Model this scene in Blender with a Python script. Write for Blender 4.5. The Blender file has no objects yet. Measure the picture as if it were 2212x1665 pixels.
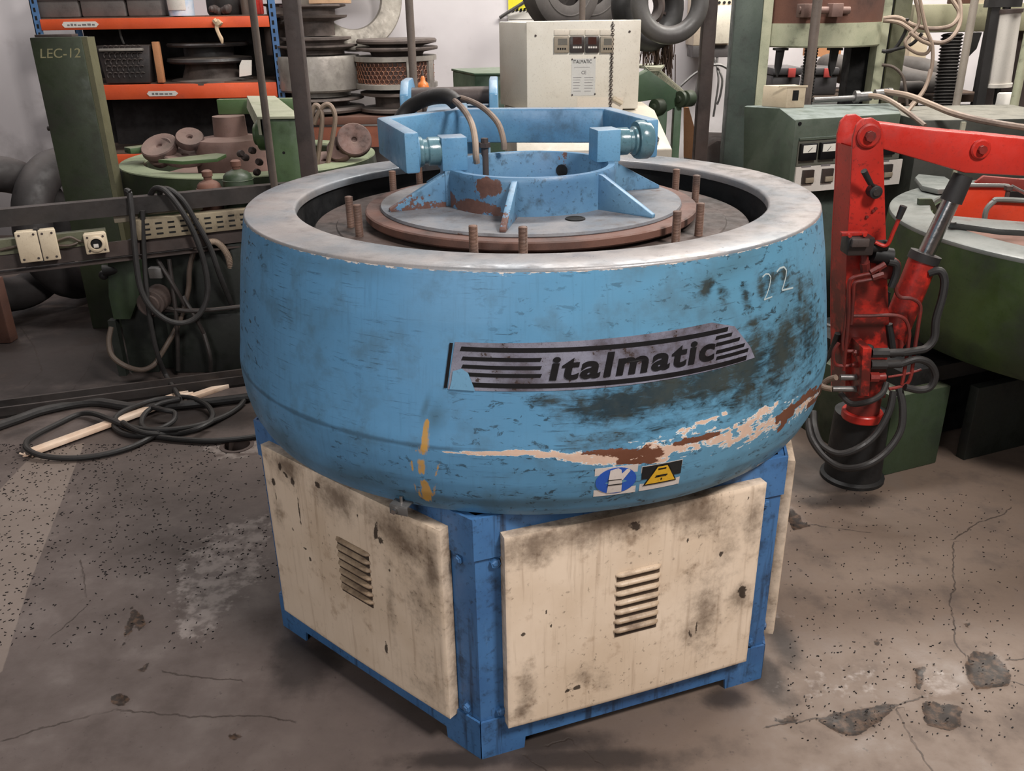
import bpy, bmesh, math, random
import numpy as np
from mathutils import Vector, Matrix
random.seed(7)
rng = np.random.default_rng(7)
SC = bpy.context.scene
COL = SC.collection
PI = math.pi
R_ = math.radians

# ------------------------------------------------------------------ camera
FPX, PITCH, ROLL, CAMH = 1881.53, 0.4077, -0.0164, 1.6
IW, IH = 2212, 1665
_c, _s = math.cos(PITCH), math.sin(PITCH)
CF = Vector((0, _c, -_s)); _U = Vector((0, _s, _c)); _R = Vector((1, 0, 0))
CR = _R * math.cos(ROLL) + _U * math.sin(ROLL)
CU = -_R * math.sin(ROLL) + _U * math.cos(ROLL)
cd = bpy.data.cameras.new('camera'); cam = bpy.data.objects.new('camera', cd); COL.objects.link(cam)
cd.sensor_fit = 'HORIZONTAL'; cd.sensor_width = 36.0; cd.lens = FPX / IW * 36.0
cd.clip_start = 0.05; cd.clip_end = 100
mw = Matrix((CR, CU, -CF)).transposed().to_4x4(); mw.translation = Vector((0, 0, CAMH))
cam.matrix_world = mw
SC.camera = cam

# ------------------------------------------------------------------ world, lights, exposure
w = bpy.data.worlds.new('hall_ambient'); SC.world = w; w.use_nodes = True
w.node_tree.nodes['Background'].inputs[0].default_value = (1.0, 0.93, 0.88, 1)
w.node_tree.nodes['Background'].inputs[1].default_value = 0.055
def area(name, loc, tgt, size, power, col=(1, .95, .9), size_y=None):
    l = bpy.data.lights.new(name, 'AREA'); o = bpy.data.objects.new(name, l); COL.objects.link(o)
    l.energy = power; l.color = col; l.size = size
    if size_y: l.shape = 'RECTANGLE'; l.size_y = size_y
    o.location = loc
    o.rotation_euler = (Vector(tgt) - Vector(loc)).to_track_quat('-Z', 'Y').to_euler()
    return o
area('key_floodlight', (2.0, -0.3, 4.3), (0.1, 2.0, 0.6), 0.8, 168, (1, .945, .90))
area('fill_light', (-1.9, -2.2, 3.0), (-.1, 2.4, .8), 2.2, 62, (1, .98, .97))  # added soft fill behind the camera, lifts the left side
area('ceiling_tube_a', (0.7, 4.4, 4.4), (0.7, 4.6, 0), 3.0, 118, (1, .97, .94), .4)
area('ceiling_tube_b', (3.2, 4.8, 4.4), (3.2, 5.4, 0), 3.0, 190, (1, .95, .87), .4)
area('ceiling_tube_c', (-3.8, 5.9, 4.4), (-3.6, 6.9, 1.0), 2.0, 34, (1, .96, .95), .4)
SC.view_settings.view_transform = 'Standard'; SC.view_settings.look = 'None'
SC.view_settings.gamma = 1.0; SC.view_settings.use_curve_mapping = False
SC.view_settings.exposure = 0.5

# ------------------------------------------------------------------ rays: a photo pixel turned into a point of the place
def ray(px, py): return CF + CR * ((px - IW / 2) / FPX) + CU * ((IH / 2 - py) / FPX)
def P(px, py, Y):
    d = ray(px, py); return Vector((0, 0, CAMH)) + d * (Y / d.y)
def PZ(px, py, z=0.0):
    d = ray(px, py); return Vector((0, 0, CAMH)) + d * ((z - CAMH) / d.z)
def PL(pts, Y, z=None):
    out = []
    n = len(pts)
    for i, p in enumerate(pts):
        y = Y if not isinstance(Y, (list, tuple)) else np.interp(i / max(1, n - 1), np.linspace(0, 1, len(Y)), Y)
        out.append(P(p[0], p[1], float(y)))
    return out

# ------------------------------------------------------------------ mesh builder
class MB:
    def __init__(s): s.v = []; s.f = []
    def add(s, vs, fs):
        b = len(s.v); s.v += [Vector(v) for v in vs]; s.f += [tuple(b + i for i in f) for f in fs]; return s
    def obox(s, o, u, v, w):
        o, u, v, w = Vector(o), Vector(u), Vector(v), Vector(w)
        vs = [o, o + u, o + u + v, o + v, o + w, o + u + w, o + u + v + w, o + v + w]
        return s.add(vs, [(0, 3, 2, 1), (4, 5, 6, 7), (0, 1, 5, 4), (1, 2, 6, 5), (2, 3, 7, 6), (3, 0, 4, 7)])
    def box(s, lo, hi):
        lo, hi = Vector(lo), Vector(hi); d = hi - lo
        return s.obox(lo, (d.x, 0, 0), (0, d.y, 0), (0, 0, d.z))
    def bar(s, a, b, w, h, up=(0, 0, 1)):
        a, b = Vector(a), Vector(b); t = (b - a).normalized(); up = Vector(up)
        sd = t.cross(up)
        if sd.length < 1e-4: sd = t.cross(Vector((1, 0, 0)))
        sd.normalize(); up = sd.cross(t).normalized()
        return s.obox(a - sd * w / 2 - up * h / 2, b - a, sd * w, up * h)
    def cyl(s, a, b, r0, r1=None, n=16):
        a, b = Vector(a), Vector(b); r1 = r0 if r1 is None else r1
        t = (b - a).normalized(); x = t.orthogonal().normalized(); y = t.cross(x)
        vs = []
        for q, r in ((a, r0), (b, r1)):
            for i in range(n):
                an = 2 * PI * i / n; vs.append(q + (x * math.cos(an) + y * math.sin(an)) * r)
        fs = [(i, (i + 1) % n, n + (i + 1) % n, n + i) for i in range(n)]
        fs += [tuple(range(n - 1, -1, -1)), tuple(range(n, 2 * n))]
        return s.add(vs, fs)
    def lathe(s, prof, c=(0, 0, 0), n=48, ax=(0, 0, 1), a0=0, a1=2 * PI, closed=True):
        """profile (r, h) turned about the axis ax through c; closed profile = a solid of revolution"""
        c = Vector(c); t = Vector(ax).normalized()
        x = Vector((1, 0, 0)) if abs(t.z) > .99 else t.orthogonal().normalized(); y = t.cross(x)
        full = abs(a1 - a0 - 2 * PI) < 1e-6; k = len(prof); m = n if full else n + 1
        vs = []
        for i in range(m):
            an = a0 + (a1 - a0) * i / n; d = x * math.cos(an) + y * math.sin(an)
            for r, h in prof: vs.append(c + d * r + t * h)
        fs = []
        kk = k if closed else k - 1
        for i in range(n):
            j = (i + 1) % m
            for q in range(kk):
                q2 = (q + 1) % k
                fs.append((i * k + q, j * k + q, j * k + q2, i * k + q2))
        if not full and closed: fs += [tuple(range(k)), tuple(range(n * k + k - 1, n * k - 1, -1))]
        return s.add(vs, fs)
    def torus(s, c, R, r, ax=(0, 0, 1), n=32, m=12, a0=0, a1=2 * PI, sq=1.0):
        pr = [(R + r * math.cos(2 * PI * i / m), r * sq * math.sin(2 * PI * i / m)) for i in range(m)]
        return s.lathe(pr, c, n, ax, a0, a1)
    def tube(s, pts, r, n=8, sub=5, rad=None):
        pts = [Vector(p) for p in pts]
        q = []; rr = []
        if len(pts) > 2 and sub > 1:
            for i in range(len(pts) - 1):
                p0 = pts[max(0, i - 1)]; p1 = pts[i]; p2 = pts[i + 1]; p3 = pts[min(len(pts) - 1, i + 2)]
                for k in range(sub):
                    t = k / sub
                    q.append(.5 * ((2 * p1) + (p2 - p0) * t + (2 * p0 - 5 * p1 + 4 * p2 - p3) * t * t + (3 * p1 - p0 - 3 * p2 + p3) * t ** 3))
                    rr.append((i + t) / (len(pts) - 1))
            q.append(pts[-1]); rr.append(1)
        else:
            q = pts; rr = [i / (len(pts) - 1) for i in range(len(pts))]
        up = None; vs = []
        for i, p in enumerate(q):
            t = (q[min(i + 1, len(q) - 1)] - q[max(i - 1, 0)]).normalized()
            if up is None: up = t.orthogonal().normalized()
            up = (up - t * up.dot(t))
            up = up.normalized() if up.length > 1e-6 else t.orthogonal().normalized()
            sd = t.cross(up)
            ra = r if rad is None else float(np.interp(rr[i], np.linspace(0, 1, len(rad)), rad))
            for k in range(n):
                an = 2 * PI * k / n; vs.append(p + (up * math.cos(an) + sd * math.sin(an)) * ra)
        m = len(q)
        fs = [(i * n + k, i * n + (k + 1) % n, (i + 1) * n + (k + 1) % n, (i + 1) * n + k) for i in range(m - 1) for k in range(n)]
        fs += [tuple(range(n - 1, -1, -1)), tuple(range((m - 1) * n, m * n))]
        return s.add(vs, fs)
    def prism(s, pts, d):
        pts = [Vector(p) for p in pts]; d = Vector(d); k = len(pts)
        return s.add(pts + [p + d for p in pts], [tuple(range(k - 1, -1, -1)), tuple(range(k, 2 * k))] + [(i, (i + 1) % k, k + (i + 1) % k, k + i) for i in range(k)])
    def ball(s, c, r, n=14, m=8, sz=1.0):
        return s.lathe([(max(1e-4, r * math.sin(PI * i / m)), -r * sz * math.cos(PI * i / m)) for i in range(m + 1)], c, n, closed=False)
    def build(s, name, mat, parent=None, ang=35, bevel=0.0, seg=2, kind=None):
        me = bpy.data.meshes.new(name)
        if parent is not None: org = ORG[parent.name]
        else:
            xs = [v.x for v in s.v]; ys = [v.y for v in s.v]; zs = [v.z for v in s.v]
            org = Vector(((min(xs) + max(xs)) / 2, (min(ys) + max(ys)) / 2, min(zs)))
        bm = bmesh.new(); bv = [bm.verts.new(v - org) for v in s.v]
        for f in s.f:
            try: bm.faces.new([bv[i] for i in f])
            except ValueError: pass
        bmesh.ops.recalc_face_normals(bm, faces=bm.faces)
        if bevel > 0:
            es = [e for e in bm.edges if len(e.link_faces) == 2 and e.calc_face_angle(0) > R_(30)]
            bmesh.ops.bevel(bm, geom=es, offset=bevel, segments=seg, profile=.5, affect='EDGES', clamp_overlap=True)
        bm.to_mesh(me); bm.free()
        me.shade_smooth(); me.set_sharp_from_angle(angle=R_(ang))
        me.materials.append(mat)
        o = bpy.data.objects.new(name, me); COL.objects.link(o)
        if parent is not None: o.parent = parent; ORG[o.name] = org
        else: o.location = org; ORG[o.name] = org
        if kind: o['kind'] = kind
        return o
ORG = {}
def tag(o, label=None, cat=None, group=None, kind=None):
    if label: o['label'] = label
    if cat: o['category'] = cat
    if group: o['group'] = group
    if kind: o['kind'] = kind
    return o
def thing(name, label, cat, loc, group=None):
    o = bpy.data.objects.new(name, None); COL.objects.link(o); o.location = Vector(loc); o.empty_display_size = .1
    ORG[o.name] = Vector(loc)
    return tag(o, label, cat, group)
def dup(o, src, parent=None, delta=None, rot=None):
    c = src.copy(); COL.objects.link(c); c.parent = parent
    return c

# ------------------------------------------------------------------ materials
def S(r, g, b):
    f = lambda c: (c / 12.92 if c <= .04045 else ((c + .055) / 1.055) ** 2.4)
    return (f(r / 255), f(g / 255), f(b / 255), 1.0)
class G:
    def __init__(s, name):
        s.m = bpy.data.materials.new(name); s.m.use_nodes = True; s.t = s.m.node_tree
        s.b = s.t.nodes['Principled BSDF']
        tc = s.t.nodes.new('ShaderNodeTexCoord'); s.obj = tc.outputs['Object']; s.uv = tc.outputs['UV']
    def put(s, sock, v):
        if isinstance(v, bpy.types.NodeSocket): s.t.links.new(v, sock)
        else:
            if sock.type == 'RGBA' and not hasattr(v, '__len__'): v = (v, v, v, 1)
            sock.default_value = v
    def M(s, op, a, b=0.0, c=None, clamp=False):
        n = s.t.nodes.new('ShaderNodeMath'); n.operation = op; n.use_clamp = clamp
        s.put(n.inputs[0], a); s.put(n.inputs[1], b)
        if c is not None: s.put(n.inputs[2], c)
        return n.outputs[0]
    def scale(s, vec, k):
        n = s.t.nodes.new('ShaderNodeMapping'); s.put(n.inputs[0], vec); n.inputs['Scale'].default_value = k; return n.outputs[0]
    def noise(s, sc, detail=4, rough=.55, vec=None, dist=0.0, color=False):
        n = s.t.nodes.new('ShaderNodeTexNoise'); s.put(n.inputs['Vector'], vec if vec is not None else s.obj)
        n.inputs['Scale'].default_value = sc; n.inputs['Detail'].default_value = detail
        n.inputs['Roughness'].default_value = rough; n.inputs['Distortion'].default_value = dist
        return n.outputs['Color' if color else 0]
    def step(s, v, a, b, lo=0.0, hi=1.0):
        n = s.t.nodes.new('ShaderNodeMapRange'); n.interpolation_type = 'SMOOTHSTEP'
        s.put(n.inputs[0], v)
        for i, x in zip((1, 2, 3, 4), (a, b, lo, hi)): n.inputs[i].default_value = x
        return n.outputs[0]
    def mix(s, f, a, b):
        n = s.t.nodes.new('ShaderNodeMix'); n.data_type = 'RGBA'
        s.put(n.inputs[0], f); s.put(n.inputs[6], a); s.put(n.inputs[7], b); return n.outputs[2]
    def attr(s, name):
        n = s.t.nodes.new('ShaderNodeAttribute'); n.attribute_name = name; return n.outputs['Fac']
    def upness(s):
        g = s.t.nodes.new('ShaderNodeNewGeometry'); x = s.t.nodes.new('ShaderNodeSeparateXYZ')
        s.t.links.new(g.outputs['Normal'], x.inputs[0]); return x.outputs[2]
    def fin(s, col, rough=.5, metal=0.0, h=None, bump=.2, dist=.004, spec=.5):
        s.put(s.b.inputs['Base Color'], col); s.put(s.b.inputs['Roughness'], rough); s.put(s.b.inputs['Metallic'], metal)
        s.b.inputs['Specular IOR Level'].default_value = spec
        if h is not None:
            n = s.t.nodes.new('ShaderNodeBump'); n.inputs['Strength'].default_value = bump; n.inputs['Distance'].default_value = dist
            s.put(n.inputs['Height'], h); s.t.links.new(n.outputs[0], s.b.inputs['Normal'])
        return s.m
RUST = S(92, 58, 44); GRIME = S(32, 27, 23)
def paint(name, col, col2=None, grime=.45, gcol=GRIME, chips=0.0, chipcol=RUST, rough=.45, metal=0.0, dust=0.0, dustcol=S(150, 138, 128), sc=1.0, bump=.12, spec=.5):
    g = G(name)
    n1 = g.noise(3.0 * sc, 5); n2 = g.noise(14 * sc, 6, .65); n3 = g.noise(60 * sc, 4, .6)
    col2 = col2 or tuple(c * .7 for c in col[:3]) + (1,)
    c = g.mix(g.step(n1, .35, .68), col, col2)
    if grime > 0:
        gm = g.M('MULTIPLY', g.step(g.M('ADD', g.M('MULTIPLY', n1, .45), g.M('MULTIPLY', n2, .55)), .60 - .2 * grime, .80 - .15 * grime), min(1, .35 + grime * .6))
        c = g.mix(gm, c, gcol)
    if chips > 0:
        ch = g.step(g.M('ADD', g.M('MULTIPLY', n2, .7), g.M('MULTIPLY', n3, .3)), .68 - .22 * chips, .70 - .22 * chips)
        c = g.mix(ch, c, g.mix(n3, chipcol, tuple(x * .55 for x in chipcol[:3]) + (1,)))
    if dust > 0:
        up = g.step(g.upness(), .55, .98)
        c = g.mix(g.M('MULTIPLY', up, g.step(n2, .25, .6, dust * .5, dust)), c, dustcol)
    n4 = g.noise(150 * sc, 3, .6); c = g.mix(g.M('MULTIPLY', g.step(n4, .56, .70), .10 + .35 * grime), c, gcol)
    r = g.step(n2, .3, .7, max(.05, rough - .12), min(1, rough + .18))
    return g.fin(c, r, metal, n3, bump, .003, spec)
# ------------------------------------------------------------------ shared materials
m_rimtop = paint('worn_blue_grey_steel', S(142, 136, 134), S(116, 123, 130), grime=.45, gcol=S(70, 66, 66), rough=.38, metal=.25, chips=.12, chipcol=S(120, 92, 84), sc=1.4)
m_well = paint('greasy_black_blue', S(13, 14, 16), S(9, 9, 10), grime=.6, rough=.6)
m_disc = paint('dusty_cast_iron', S(74, 59, 53), S(46, 41, 39), grime=.8, rough=.7, dust=.12, dustcol=S(90, 74, 68), sc=2)
m_clamp = paint('rusty_plate', S(102, 70, 59), S(74, 54, 48), grime=.4, rough=.6, sc=2.2, chips=.1, chipcol=S(60, 42, 36))
m_plate = paint('scuffed_pale_plate', S(124, 120, 120), S(102, 108, 116), grime=.6, gcol=S(72, 62, 58), rough=.5, chips=.25, chipcol=S(96, 76, 68), sc=1.6)
m_hub = paint('blue_paint_flaking_to_rust', S(92, 132, 164), S(74, 112, 146), grime=.6, gcol=S(38, 46, 54), chips=.30, chipcol=S(98, 62, 50), rough=.42, sc=1.5)
m_yoke = paint('pale_blue_paint', S(98, 144, 176), S(78, 122, 158), grime=.5, gcol=S(44, 56, 64), chips=.08, rough=.38, sc=1.2, dust=.5, dustcol=S(140, 136, 134))
m_pin = paint('teal_oily_paint', S(92, 124, 134), S(62, 92, 102), grime=.5, rough=.25)
m_base = paint('deep_blue_paint', S(66, 108, 154), S(52, 88, 132), grime=.85, gcol=S(26, 34, 48), rough=.42, sc=1.6, chips=.05, chipcol=S(96, 92, 92))
m_stud = paint('rusty_thread', S(112, 84, 70), S(78, 62, 56), grime=.4, rough=.6, sc=3)
m_steel = paint('grey_steel', S(120, 118, 116), S(92, 90, 90), grime=.4, rough=.4, metal=.6)
m_darksteel = paint('dark_brown_steel', S(72, 60, 56), S(52, 44, 42), grime=.5, rough=.6)
m_blackrail = paint('blackened_steel', S(50, 44, 42), S(34, 31, 30), grime=.5, rough=.55, dust=.35, dustcol=S(86, 76, 72))
m_black = paint('black_rubber', S(36, 34, 34), S(26, 25, 25), grime=.3, rough=.6, dust=.3, dustcol=S(84, 78, 74))
m_tyre = paint('dusty_rubber', S(92, 87, 84), S(66, 62, 61), grime=.3, rough=.7, dust=.6, dustcol=S(112, 106, 102))
m_void = paint('unlit_black', S(12, 11, 11), S(8, 8, 8), grime=0, rough=.8)
m_tan = paint('tan_hose', S(140, 122, 106), S(108, 92, 82), grime=.4, rough=.6)
m_brownhose = paint('brown_hose', S(86, 74, 64), S(70, 58, 52), grime=.3, rough=.6)
m_dkgreen = paint('dark_green_paint', S(50, 64, 44), S(38, 50, 36), grime=.55, gcol=S(24, 28, 22), rough=.5, dust=.3, dustcol=S(98, 96, 80))
m_green = paint('green_paint', S(74, 97, 60), S(60, 82, 50), grime=.5, rough=.45, dust=.6, dustcol=S(134, 134, 112))
m_bottlegreen = paint('bottle_green_paint', S(74, 100, 76), S(58, 82, 62), grime=.35, rough=.45, dust=.6, dustcol=S(128, 134, 118))
m_olive = paint('olive_paint', S(104, 104, 82), S(86, 88, 70), grime=.5, rough=.55)
m_pressgreen = paint('grey_green_paint', S(82, 92, 84), S(66, 76, 70), grime=.45, rough=.5)
m_presslight = paint('pale_mottled_green', S(178, 178, 152), S(150, 154, 130), grime=.45, rough=.6, sc=2)
m_console = paint('sage_console_paint', S(82, 92, 80), S(68, 78, 68), grime=.3, rough=.45, dust=.5, dustcol=S(132, 140, 140))
m_red = paint('red_paint', S(182, 44, 34), S(150, 36, 30), grime=.55, gcol=S(60, 26, 24), rough=.35, spec=.5)
m_redarm = paint('bright_red_paint', S(194, 50, 40), S(176, 44, 36), grime=.3, gcol=S(90, 30, 28), rough=.28)
m_reddirty = paint('oily_red_paint', S(124, 40, 34), S(84, 34, 30), grime=.7, gcol=S(36, 26, 25), rough=.45)
m_orange = paint('orange_beam_paint', S(222, 92, 50), S(204, 80, 44), grime=.25, gcol=S(110, 60, 44), rough=.5)
m_shelfblue = paint('shelf_blue_paint', S(84, 122, 168), S(70, 104, 150), grime=.3, rough=.5)
m_cream = paint('cream_enamel', S(224, 218, 204), S(212, 204, 188), grime=.22, gcol=S(120, 100, 80), rough=.4)
m_creamside = paint('cream_enamel_soiled', S(204, 190, 170), S(184, 168, 150), grime=.4, gcol=S(110, 92, 78), rough=.45)
m_white = paint('white_plastic', S(214, 208, 200), S(200, 194, 186), grime=.15, rough=.45)
m_ivory = paint('ivory_plastic', S(204, 190, 166), S(184, 168, 144), grime=.3, gcol=S(120, 98, 78), rough=.5)
m_paper = paint('paper', S(222, 218, 210), S(208, 204, 198), grime=.1, rough=.8)
m_yellow = paint('yellow_print', S(222, 214, 50), S(214, 200, 40), grime=0, rough=.7)
m_wood = paint('bare_wood', S(214, 184, 156), S(188, 150, 122), grime=.35, gcol=S(120, 88, 66), rough=.7, sc=2)
m_stickwood = paint('orange_wood', S(186, 132, 92), S(160, 108, 74), grime=.3, rough=.7)
m_board = paint('brown_shelf_board', S(96, 78, 66), S(74, 62, 54), grime=.4, rough=.8)
m_alu = paint('dull_aluminium', S(168, 162, 154), S(136, 130, 124), grime=.4, gcol=S(84, 76, 70), rough=.42, metal=.45, sc=1.5)
m_rimrust = paint('rusty_grey_iron', S(104, 92, 86), S(78, 68, 64), grime=.5, rough=.65, dust=.5, dustcol=S(132, 124, 118))
m_rustbrown = paint('brown_rust', S(108, 72, 58), S(84, 58, 50), grime=.4, rough=.75, dust=.4, dustcol=S(124, 100, 90))
m_pinkrust = paint('dusty_red_iron', S(118, 92, 84), S(96, 76, 70), grime=.35, rough=.7, dust=.5, dustcol=S(142, 122, 112))
m_greymetal = paint('grey_tin', S(122, 116, 112), S(98, 94, 92), grime=.35, rough=.5)
m_chrome = paint('chrome_rod', S(176, 172, 170), S(150, 146, 146), grime=.15, rough=.15, metal=.95)
m_chalk = paint('chalk', S(168, 178, 178), S(140, 158, 164), grime=0, rough=.9)
m_ink = paint('black_ink', S(12, 11, 14), S(17, 14, 16), grime=0, rough=.6, spec=.25)
m_greyink = paint('grey_ink', S(120, 116, 116), S(104, 100, 100), grime=0, rough=.7)
m_blue_sign = paint('sign_blue', S(36, 84, 176), S(32, 76, 160), grime=.2, rough=.4)
m_yellow_sign = paint('sign_yellow', S(216, 170, 40), S(200, 152, 36), grime=.25, rough=.4)
m_signwhite = paint('sign_white', S(206, 196, 190), S(188, 176, 168), grime=.3, rough=.5)
m_decal = paint('silver_decal', S(128, 128, 142), S(106, 104, 118), grime=.8, gcol=S(56, 44, 42), rough=.4, sc=2.6, chips=.42, chipcol=S(62, 47, 44))
m_darkplastic = paint('dark_plastic', S(58, 50, 46), S(46, 40, 38), grime=.2, rough=.4)
m_greyplastic = paint('grey_plastic', S(150, 138, 120), S(136, 124, 108), grime=.2, rough=.45)
m_lcd = paint('grey_display', S(112, 108, 100), S(100, 98, 92), grime=0, rough=.2)
m_boxplastic = paint('charcoal_plastic', S(74, 72, 74), S(60, 58, 60), grime=.2, rough=.5, dust=.5, dustcol=S(116, 112, 110))
m_redlatch = paint('red_latch', S(196, 84, 80), S(180, 70, 66), grime=0, rough=.45)
m_straw = paint('brown_straw', S(104, 84, 74), S(72, 58, 52), grime=.3, rough=.9)
m_cardboard = paint('cardboard', S(176, 128, 92), S(150, 106, 76), grime=.3, rough=.8)


def hub_mat():
    g = G('blue_hub_paint_flaking_to_rust'); n1 = g.noise(4, 5); n2 = g.noise(20, 7, .65); n3 = g.noise(90, 4, .6)
    c = g.mix(g.step(n1, .35, .65), S(96, 134, 162), S(76, 114, 148))
    c = g.mix(g.M('MULTIPLY', g.step(n2, .52, .68), .6), c, S(54, 72, 86)); c = g.mix(g.M('MULTIPLY', g.step(n3, .58, .68), .5), c, S(40, 48, 56))
    f = g.step(g.M('ADD', g.attr('flake'), g.M('ADD', g.M('MULTIPLY', g.M('SUBTRACT', n2, .5), 1.0), g.M('MULTIPLY', g.M('SUBTRACT', n3, .5), .5))), .50, .56)
    c = g.mix(f, c, g.mix(n3, S(112, 80, 70), S(78, 56, 52)))
    return g.fin(c, .42, 0, g.M('ADD', n3, g.M('MULTIPLY', f, -1.5)), .2, .003)
m_hub = hub_mat()
def base_mat():
    g = G('deep_blue_paint_with_oil_runs'); n1 = g.noise(4, 5); n2 = g.noise(18, 7, .65); n3 = g.noise(80, 4, .6); st = g.noise(1, 5, .6, vec=g.scale(g.obj, (34, 34, 2.2)))
    c = g.mix(g.step(n1, .35, .65), S(66, 110, 158), S(52, 90, 136))
    c = g.mix(g.M('MULTIPLY', g.step(n2, .50, .68), .6), c, S(34, 46, 62)); c = g.mix(g.M('MULTIPLY', g.step(n3, .58, .68), .4), c, S(28, 34, 44))
    c = g.mix(g.M('MULTIPLY', g.step(st, .54, .70), .75), c, S(22, 26, 34)); c = g.mix(g.M('MULTIPLY', g.step(st, .36, .28), .3), c, S(104, 140, 176))
    return g.fin(c, g.step(n2, .3, .7, .34, .6), 0, n3, .12, .002)
m_base = base_mat()
# ------------------------------------------------------------------ floor, walls
CX, CY = 0.0555, 2.263
def pix(*pts, z=0.0): return np.array([tuple(PZ(x, y, z))[:2] for x, y in pts])
def seg_dist(X, Y, pts):
    """signed distance to a polyline, and 1 where the nearest point is inside a segment"""
    best = np.full(X.shape, 9.0); sg = np.zeros(X.shape); ins = np.zeros(X.shape)
    for (ax, ay), (bx, by) in zip(pts[:-1], pts[1:]):
        dx, dy = bx - ax, by - ay; L2 = dx * dx + dy * dy
        t = ((X - ax) * dx + (Y - ay) * dy) / L2; tc = np.clip(t, 0, 1)
        d = np.hypot(X - ax - tc * dx, Y - ay - tc * dy)
        s = np.sign((X - ax) * dy - (Y - ay) * dx)
        m = d < best; best = np.where(m, d, best); sg = np.where(m, s, sg); ins = np.where(m, ((t > -.02) & (t < 1.02)) * 1.0, ins)
    return best, sg, ins
def blob(X, Y, cx, cy, rx, ry, rot=0.0, p=1.0):
    c, s = math.cos(rot), math.sin(rot)
    a = ((X - cx) * c + (Y - cy) * s) / rx; b = (-(X - cx) * s + (Y - cy) * c) / ry
    return np.clip(1 - (a * a + b * b) ** .5 * .5, 0, 1) ** p      # .5 on the ellipse
def poly_in(X, Y, pts, soft=.02):
    ins = np.zeros(X.shape, bool); k = len(pts); j = k - 1
    for i in range(k):
        (xi, yi), (xj, yj) = pts[i], pts[j]
        with np.errstate(divide='ignore', invalid='ignore'):
            c = ((yi > Y) != (yj > Y)) & (X < (xj - xi) * (Y - yi) / (yj - yi + 1e-12) + xi)
        ins ^= c; j = i
    d, _, _ = seg_dist(X, Y, list(pts) + [pts[0]])
    return np.clip(.5 + np.where(ins, d, -d) / (2 * soft), 0, 1)
def put_attr(me, name, arr):
    a = me.attributes.new(name, 'FLOAT', 'POINT'); a.data.foreach_set('value', np.ascontiguousarray(arr.ravel(), dtype=np.float32))

def floor_mat():
    g = G('worn_concrete')
    n1 = g.noise(1.1, 6, .6); n2 = g.noise(6, 8, .62); n3 = g.noise(45, 5, .65); n4 = g.noise(160, 3, .6)
    nw = g.noise(25, 4)
    c = g.mix(g.step(n1, .3, .7), S(95, 84, 80), S(81, 71, 67))
    warm = g.attr('warm')
    c = g.mix(g.M('MULTIPLY', warm, .75), c, S(114, 97, 84))
    c = g.mix(g.M('MULTIPLY', g.step(n2, .48, .72), .55), c, S(66, 57, 53))
    c = g.mix(g.M('MULTIPLY', g.step(n2, .5, .3), .35), c, S(112, 101, 95))
    # fine black specks
    sp = g.step(n3, .62, .70); sp2 = g.step(n4, .66, .74)
    c = g.mix(g.M('MULTIPLY', sp, .5), c, S(48, 41, 38)); c = g.mix(g.M('MULTIPLY', sp2, .4), c, S(60, 52, 48))
    # stains and dark patches, pale patches with painted sheen, painted-in lit floor
    ns = g.M('MULTIPLY', g.M('SUBTRACT', n2, .5), .9); nf = g.M('ADD', g.M('MULTIPLY', g.M('SUBTRACT', nw, .5), .9), g.M('MULTIPLY', g.M('SUBTRACT', g.noise(80, 4), .5), .5))
    st = g.step(g.M('ADD', g.attr('dark_patch'), ns), .35, .8)
    c = g.mix(g.M('MULTIPLY', st, .8), c, S(40, 34, 32))
    lt = g.step(g.M('ADD', g.attr('pale'), g.M('ADD', ns, nf)), .45, .75)
    c = g.mix(g.M('MULTIPLY', g.M('MULTIPLY', lt, g.step(nw, .35, .62)), .45), c, S(158, 148, 142))
    stripe = g.step(g.M('ADD', g.attr('stripe'), g.M('MULTIPLY', nf, .25)), .42, .58)
    c = g.mix(g.M('MULTIPLY', stripe, .6), c, S(128, 115, 106))
    chip = g.step(g.M('ADD', g.attr('chip'), nf), .47, .58)
    c = g.mix(chip, c, g.mix(g.step(n3, .42, .68), S(36, 26, 20), S(82, 62, 48)))
    cr = g.attr('crackd'); wob = g.M('MULTIPLY', g.M('SUBTRACT', g.noise(30, 5), .5), .022)
    cm = g.M('MULTIPLY', g.step(g.M('ABSOLUTE', g.M('ADD', cr, wob)), .0035, .0008), g.attr('crackm'))
    cm = g.M('MULTIPLY', cm, g.step(g.noise(9, 3), .3, .55))
    c = g.mix(g.M('MULTIPLY', cm, .85), c, S(52, 43, 38))
    r = g.step(g.M('ADD', n2, g.M('MULTIPLY', lt, -.25)), .2, .75, .34, .72)
    h = g.M('ADD', g.M('MULTIPLY', n3, .5), g.M('ADD', g.M('MULTIPLY', n2, 1.2), g.M('MULTIPLY', cm, -2)))
    return g.fin(c, r, 0, h, .25, .004, .4)
m_floor = floor_mat()

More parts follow.
